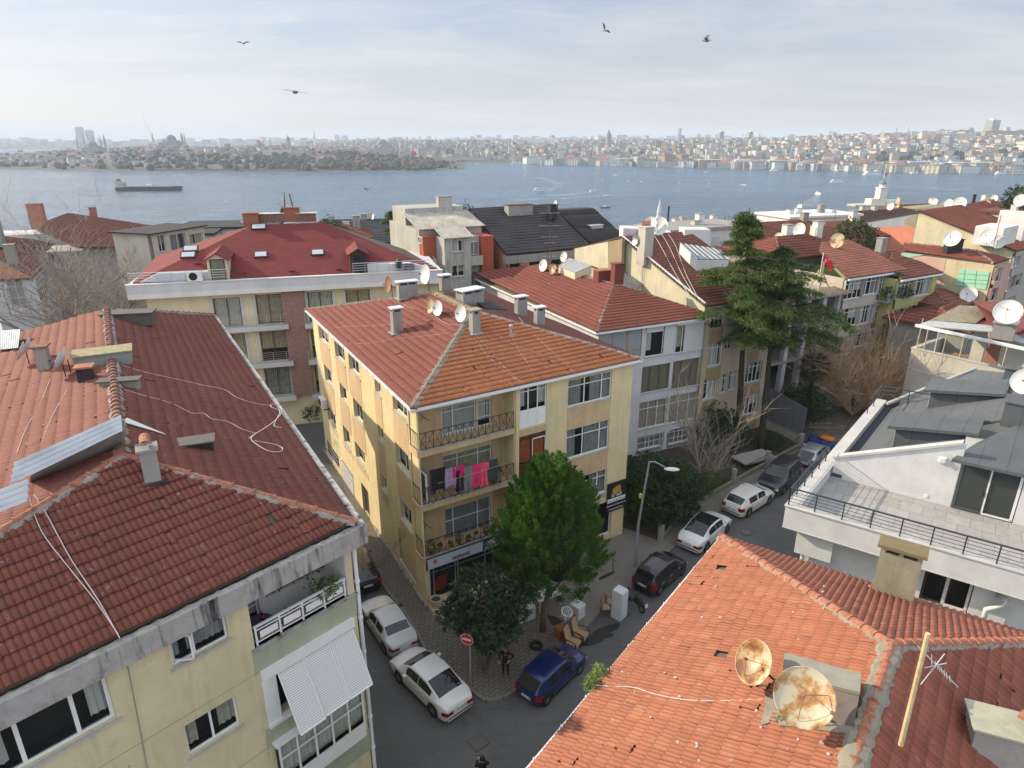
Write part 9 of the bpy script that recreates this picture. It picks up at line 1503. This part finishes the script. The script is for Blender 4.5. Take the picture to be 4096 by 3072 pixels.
leafy('g',1000,1750,.0,[('g',1000,1560,1.0,1.2,.5),('g',960,1640,.9,.9,.0)],500,.22,lq2,'small dark tree in the gap behind the yellow house',.05,'broadleaf_tree');leafy('h',800,1640,.1,[('h',780,1560,1.3,.5,.3)],350,.15,lq2,'low shrub in the garden by the tin fence',.03,'evergreen_shrub')
q=PD('s8',850,290,78);leafblob(thing('roofside_bush',q,'green bush among the ruined roofs left of the salmon gable','bush'),[(q.x,q.y,q.z-1,2.4,2.4,2.2)],2600,.35,lq2,name='foliage');q=PD('s4',2200,680,95);leafblob(thing('skyline_tree',q,'dark evergreen tree cut by the right edge of the skyline','tree'),[(q.x,q.y,q.z-1.2,2.4,2,2.6)],2600,.4,lq2,name='crown')
for x,y,D,s_,lab in((650,235,84,2.0,'green shrub beyond the right slope of the shingle roof'),(1700,130,95,2.2,'green shrub top behind the grey corrugated house')):q=PD('s6',x,y,D);leafblob(thing('roofside_bush',q,lab,'bush'),[(q.x,q.y,q.z-s_*.6,s_,s_,s_)],1500,.3,lq2,name='foliage')
ced=foliage('cedar_green',(.026,.058,.020),(.085,.145,.030),(.21,.26,.05),.6,.25)
def cedar(b,zt,zc,rmax,label,lean=(0,0),seed=1,nb=95,shape=None,tr=.32,fsz=.30,side=None):
 t=thing('cedar_tree',b,label,'tree');rs=np.random.RandomState(seed);m=MB();m.smooth=True;ax=lambda z:V((b.x+lean[0]*(z/zt),b.y+lean[1]*(z/zt),z));m.tube([ax(z)for z in np.linspace(0,zt,9)],[tr*(1-.93*i/8)for i in range(9)],8);CC=[];DD=[];AA=[]
 for i in range(nb):
  f=rs.rand()**.8;z=zc+(zt-.3-zc)*f;th=i*2.399+rs.rand()*.6;k=(1-f)**.95;L=(rmax*k+.5)*(.45+.65*rs.rand());
  if side:L*=1+side[0]*math.cos(th-side[1])
  p0=ax(z);d=V((math.cos(th),math.sin(th),0));P_=[p0+d*(L*s)+V((0,0,L*(.22*math.sin(s*2.2)-.16*s*s)))for s in(0,.25,.5,.75,1)];m.tube(P_,[.05*L/rmax+.02,.04,.03,.02,.01],4);ns=int(13*L)+9;s=rs.rand(ns)**.7;pts=np.array([tuple(P_[min(3,int(q*4))].lerp(P_[min(3,int(q*4))+1],q*4-int(q*4))if q<1 else P_[4])for q in s]);sd=np.array((-d.y,d.x,0));w=(rs.rand(ns,1)-.5)*2*(.22+.28*L*np.sin(np.pi*np.clip(s,.1,.95)))[:,None];pts=pts+sd*w*.8;pts[:,2]-=np.abs(w[:,0])*.25+rs.rand(ns)*.12
  CC.append(pts);DD.append(unit(np.array(tuple(d))*.8+sd*w*1.2+np.array([0,0,-.15])))
 m.build('trunk',barkd,t);c=np.concatenate(CC);d=np.concatenate(DD);q=13;C_=np.repeat(c,q,0);D_=np.repeat(d,q,0);n=len(C_);C_=C_+rs.normal(size=(n,3))*np.array([.17,.17,.07]);droop=rs.rand(n,1)**1.5;A_=unit(D_+rs.normal(size=(n,3))*.35+np.array([0,0,-1])*droop*1.3)*fsz*(.6+.7*rs.rand(n,1));B_=unit(np.cross(A_,np.array([0,0,1.])+rs.normal(size=(n,3))*.5))*fsz*.10;quads('crown',t,C_,A_,B_,ced);return t
c1b=P('h',478,1590,.1);c2b=P('h',688,1680,.1);z1=vz('r6',690,40,c1b);tx=(ray(px('r6',690,40)).x/ray(px('r6',690,40)).y)*c1b.y-c1b.x;cedar(c1b,z1,9.4,5.2,'taller dark cedar with drooping boughs and a bent tip',(tx,0),5,78,side=(.25,3.1));z2=vz('r6',890,245,c2b);tx=(ray(px('r6',890,245)).x/ray(px('r6',890,245)).y)*c2b.y-c2b.x;cedar(c2b,z2,8.6,6.0,'shorter broad cedar leaning right of its taller neighbour',(tx,1),9,74,side=(.35,.2));q=PD('s6',1120,360,100);q.z-=1;cedar(fl(q,hill_z(q.y)),PD('s6',1165,75,100).z,q.z,3.4,'small cedar top rising among the dark slate roofs',(1.2,0),12,50,fsz=.42)
b=P('h',1110,1440,0);zt=vz('h',1095,870,b);t=thing('palm_tree',b,'fan palm with shaggy dark trunk before the half built frame','tree');m=MB();m.tube([b,V((b.x,b.y,zt))],[.16,.2],8);m.build('trunk',barkd,t);m=MB();rs=np.random.RandomState(8)
for i in range(34):
 th=i*2.399;el=1.2-i*.065;d=V((math.cos(th)*math.cos(el),math.sin(th)*math.cos(el),math.sin(el)));c=V((b.x,b.y,zt));e=c+d*.9;m.tube([c,e],.015,3);s=d.cross(V((0,0,1))).normalized();u_=s.cross(d)
 for a in np.linspace(-1.35,1.35,13):f=d*math.cos(a)+s*math.sin(a);tp=e+f*.75-V((0,0,.18));sd=f.cross(u_).normalized()*.035;m.add([e,e+f*.4+sd,tp,e+f*.4-sd],[(0,1,2,3)])
m.build('fronds',foliage('palm_green',(.018,.035,.014),(.05,.07,.03),None,1,.1),t)
def bare(b,H,R,label,mat,n0=7,seed=1,levels=4,r0=.12,up=.9,nsub=(5,6),name='bare_tree',zb=.2,twig=.012,wob=.25,spread=1.0):
 t=thing(name,b,label,'tree');rd=random.Random(seed);m=MB()
 def grow(p,d,L,r,lv):
  pts=[p];q=p.copy();dd=d.copy()
  for i in range(4):dd=(dd+V((rd.uniform(-wob,wob),rd.uniform(-wob,wob),rd.uniform(-wob*.5,wob*.7)))).normalized();q=q+dd*(L/4);pts.append(q.copy())
  m.tube(pts,[r,r*.85,r*.7,r*.55,r*.35],3 if lv<levels-1 else 5)
  if lv>0:
   for _ in range(rd.randint(*nsub)):i=rd.randint(1,4);nd=((pts[i]-pts[i-1]).normalized()*.8+V((rd.uniform(-1,1)*spread,rd.uniform(-1,1)*spread,rd.uniform(-.3,.8)))).normalized();grow(pts[i],nd,L*rd.uniform(.5,.78),max(twig,r*.5),lv-1)
 for i in range(n0):a=i*6.283/n0+rd.random()*.5;grow(b+V((0,0,zb)),V((math.cos(a)*R/H*1.1,math.sin(a)*R/H*1.1,up)).normalized(),H*rd.uniform(.42,.6),r0,levels)
 m.build('branches',mat,t);return t
M_tw=simple('grey_twig',(.27,.23,.20),.9,var=.25);M_tb=simple('russet_twig',(.52,.34,.21),.9,var=.25)
q=PD('s5',760,880,64);bare(V((q.x+1,q.y,1)),16.5,11,'wide grey bare tree tangled before the far left villas',M_tw,9,4,4,.22,.95,(4,5),twig=.022)
q=P('h',1560,1330,.1);bare(q,9.0,6.2,'big russet bare shrub bristling with twigs before the beige block',M_tb,26,7,3,.055,.8,(4,6),'bare_shrub',.0,.017,.2,.6)
b=P('d',852,905,.2);bare(b,vz('d',935,140,b)*1.15,2.3,'thin pale bare tree on the pavement before the grey white block',simple('pale_twig',(.25,.22,.18),.9),4,21,3,.075,1.0,(4,6),twig=.012,wob=.15,spread=.8)
m=MB();q=P('d',1340,540,.5);m.box(q,(3.2,1.6,.12),25);tag(m.build('garden_slab',M_conc2),'grey concrete canopy slab in the cedar garden','slab');m=MB();r8=random.Random(8)
for i in range(14):q=P('h',r8.uniform(1180,1420),r8.uniform(1400,1450),.1);m.box(q,(r8.uniform(1.5,3),.12,.06),r8.uniform(-25,-5))
tag(m.build('loose_planks',simple('old_plank2',(.28,.23,.18),.9,var=.3)),'loose planks dumped on the bare earth of the plot','planks',kind='stuff')
M_hull=simple('hull_dark',(.03,.035,.05),.6);M_bw=simple('boat_white',(.75,.75,.73),.5);M_bwin=simple('boat_windows',(.05,.06,.08),.3);foam=simple('wake_foam',(.50,.57,.62),.8)
def sea(k,x,y):return P(k,x,y,SEA)
def boat(k,x,y,L,hd,label,kind='ferry',hull=M_bw,name='ferry',wake=0,wh=None,grp=None):
 c=sea(k,x,y);L=L/2.011*(c-CAM).length/FPX;t=thing(name,c,label,'boat',grp);R=Matrix.Rotation(math.radians(hd),4,'Z');M_=Matrix.Translation(c)@R;B=L*.22 if kind!='cargo' else L*.13;h=L*(.07 if kind!='cargo' else.055)
 m=MB();m.M=M_;o=[(-L/2,-B/2),(L*.3,-B/2),(L*.43,-B*.28),(L/2,0),(L*.43,B*.28),(L*.3,B/2),(-L/2,B/2)];m.add([(a*.96,b_*.9,-.5)for a,b_ in o]+[(a,b_,h*(1.0+.6*max(0,a/L)))for a,b_ in o],[tuple(range(7))[::-1],tuple(range(7,14))]+[(i,(i+1)%7,(i+1)%7+7,i+7)for i in range(7)]);m.build('hull',hull,t)
 if kind=='ferry':
  m=MB();m.M=M_;m.box((-.02*L,0,h+L*.04),(L*.8,B*.86,L*.07));m.box((-.02*L,0,h+L*.105),(L*.66,B*.76,L*.055));m.box((.2*L,0,h+L*.155),(L*.13,B*.5,L*.05));m.build('cabin',M_bw,t);m=MB();m.M=M_;m.box((-.02*L,0,h+L*.045),(L*.76,B*.87,L*.022));m.box((-.02*L,0,h+L*.108),(L*.62,B*.77,L*.02));m.build('window_band',M_bwin,t);m=MB();m.M=M_;m.cyl((-.05*L,0,h+L*.13),(-.07*L,0,h+L*.2),L*.03,L*.025,8);m.build('funnel',RED if 'funnel' in label else M_hull,t)
 elif kind=='cargo':
  m=MB();m.M=M_;m.box((-.42*L,0,h+L*.035),(L*.11,B*.9,L*.07));m.box((-.44*L,0,h+L*.08),(L*.06,B*.8,L*.02));m.build('bridge_house',simple('ship_grey',(.42,.40,.38),.7),t);m=MB();m.M=M_;m.box((-.445*L,0,h+L*.10),(L*.04,B*.4,L*.04));m.build('funnel',simple('rust_hatch',(.16,.07,.05),.9),t);m=MB();m.M=M_;m.box((.03*L,0,h+.4),(L*.68,B*.6,1.2));m.build('hatches',simple('rust_hatch',(.16,.07,.05),.9),t);m=MB();m.M=M_
  for a,z in((-.38,.11),(.44,.09)):m.cyl((a*L,0,h),(a*L,0,h+L*z),.35,.2,5)
  m.build('mast',M_bw,t);m=MB();m.M=M_;m.tube([(-.04*L,0,h),(-.04*L,0,h+3.4),(.03*L,0,h+3.6),(.03*L,0,h)],.3,4);m.build('deck_crane',M_bw,t)
 else:m=MB();m.M=M_;m.box((-.05*L,0,h+L*.05),(L*.4,B*.6,L*.10));m.build('cabin',M_bw if hull is not M_bw or kind=='small' else M_hull,t)
 if wake:
  pts=wake;P_=[c]+[sea(k,a,b_)for a,b_ in pts];m=MB();n=len(P_);W_2=[B*.5+(wh or 3)*i for i in range(n)];g=[]
  for i,q in enumerate(P_):d=(P_[min(i+1,n-1)]-P_[max(i-1,0)]).normalized();s=V((-d.y,d.x,0));g+=[q+s*W_2[i]+V((0,0,.12)),q-s*W_2[i]+V((0,0,.12))]
  m.add(g,[(2*i,2*i+1,2*i+3,2*i+2)for i in range(n-1)]);tag(m.build('wake',foamw),'pale foam wake trailing behind a boat','wake',kind='stuff')
ft=NT('foam_streaks');ft.col((.55,.62,.68));ft.b.inputs['Roughness'].default_value=.7;tr=ft.n('ShaderNodeBsdfTransparent');mx=ft.n('ShaderNodeMixShader');ft.l(ft.ramp(ft.noise(ft.mp(ft.pos(),(.5,1.6,1)),.16,6,.7),[(.42,0.0),(.66,.42)]),mx.inputs[0]);ft.l(tr.outputs[0],mx.inputs[1]);ft.l(ft.b.outputs[0],mx.inputs[2]);ft.l(mx.outputs[0],ft.out.inputs['Surface']);foamw=ft.m
boat('s1',1208,630,445,3,'long dark cargo ship with white stern house off the peninsula','cargo',M_hull,'cargo_ship')
boat('s3',312,632,100,195,'double deck white ferry turning with a curved wake at centre',wake=[(400,622),(470,603),(455,568),(380,540),(300,520)],wh=2.2);boat('s3',748,636,66,30,'white ferry heading right just above the small launch',wake=[(730,648),(690,645),(560,660),(400,672)],wh=3);boat('s3',862,670,50,10,'small fast white launch with the longest bright wake','small',name='launch',wake=[(820,673),(700,680),(450,690),(100,705)],wh=3);boat('s3',848,765,80,2,'dark hulled red and white boat nearest the minaret','small',M_hull,'boat',wake=[(790,768),(700,774),(560,785)],wh=1.2)
boat('s3',587,467,30,80,'tiny white ferry alone below the round stone tower');boat('s3',936,507,46,15,'white ferry in mid strait left of the row of small boats',wake=[(980,512),(1060,515)],wh=2);boat('s3',1955,585,46,150,'white motor yacht left of the island tower','small',name='yacht',wake=[(1985,590),(2030,600)],wh=4);boat('s3',1663,482,38,5,'white yacht near the right quay','small',name='yacht')
boat('s4',693,566,86,175,'white ferry with a long straight wake left of the island tower',wake=[(740,568),(900,577),(1150,592),(1500,612),(1750,625)],wh=2.5);boat('s4',550,662,75,100,'white passenger boat seen from astern left of the island',wake=[(530,690),(500,720),(430,760)],wh=3);boat('s4',987,505,126,4,'long white ferry near the far right shore',wake=[(1060,508),(1250,512)],wh=1.5);boat('s4',1330,493,60,4,'white ferry right of the long one by the far shore');boat('s4',1430,499,36,4,'little white boat at the end of the row by the far shore','small',name='boat');boat('s4',720,475,52,20,'greenish white ferry moored under the palace school',hull=simple('hull_green',(.15,.35,.25),.5));boat('s4',2030,498,85,4,'white ferry at the far right pier');boat('s4',195,473,62,4,'grey ferry leaving the right quay');boat('s2',2150,415,92,5,'big white ferry moored at the bridge end');boat('s2',1832,417,34,20,'white ferry coming out of the inlet',wake=[(1900,425),(2050,445)],wh=3);boat('s3',250,415,50,3,'white ferry moored left of the quay');boat('s3',930,430,96,3,'cream ferry moored at the middle of the quay');boat('s3',1190,441,46,3,'flat grey barge at the quay','small',M_hull,'barge');boat('s2',1480,490,20,3,'tiny skiff close under the peninsula','small',name='skiff')
for i,(x,y)in enumerate(((825,550),(890,555),(985,552),(1030,552),(1060,548),(1110,550),(1135,556),(1188,557),(1288,556),(1440,566),(1442,621),(1667,619),(1685,571),(1522,470))):boat('s3',x,y,20+3*(i%3),(i*47)%180,'little dark fishing boat scattered in the middle of the strait','small',M_hull if i%3 else M_bw,'fishing_boat',grp='fishing boats in mid strait')
for i,(x,y,L)in enumerate(((195,330,66),(100,316,36),(30,330,40),(330,316,36),(60,325,34))):boat('s1',x,y,L,5,'hazy ship anchored far off at the left horizon','cargo',M_hull,'cargo_ship',grp='ships at the left horizon')
c=sea('s4',1040,752);t=thing('island_tower',c,'small white island tower with dark dome and flagpole in the strait','tower');s=720*.411/FPX*2.018*1.25;q=lambda x,y,z:c+V((x,y,z));m=MB();m.ext([q(-30,-8,-1),q(22,-10,-1),q(30,6,-1),q(-8,14,-1),q(-34,4,-1)],(0,0,2.6));m.build('island',simple('island_stone',(.5,.47,.40),.9),t)
Mi=simple('island_render',(.68,.62,.50),.85,var=.1,scale=.3);m=MB();m.box(q(-7,0,4),(13,11,7),10)
for i in range(6):m.box(q(-12.5+2.3*i,-5.2+.4*i,8.1),(1.2,.8,1.2),10)
m.box(q(13,2,3.5),(16,9,5),10);m.build('fort',Mi,t);m=MB();m.box(q(0,0,9.5),(8.5,8.5,19),10);m.box(q(0,0,19.3),(10,10,.8),10);m.build('tower_shaft',Mi,t);m=MB();m.cyl(q(0,0,19.7),q(0,0,23),3.4,3.4,8);m.build('lantern',FWH,t);m=MB();m.smooth=True;m.lathe([(4.0,0),(3.8,1.2),(3.0,2.8),(1.4,4.0),(.9,5.2),(.3,6.5)],q(0,0,23),12);m.build('dome',FLEAD,t);m=MB();m.cyl(q(0,0,29),q(0,0,39),.35,.2,6);m.build('flagpole',FWH,t);m=MB();m.ext([q(0,0,35),q(3.5,.2,34),q(3.3,.2,31.5),q(0,0,32.5)],(0,.2,0));m.build('flag_cloth',RED,t)
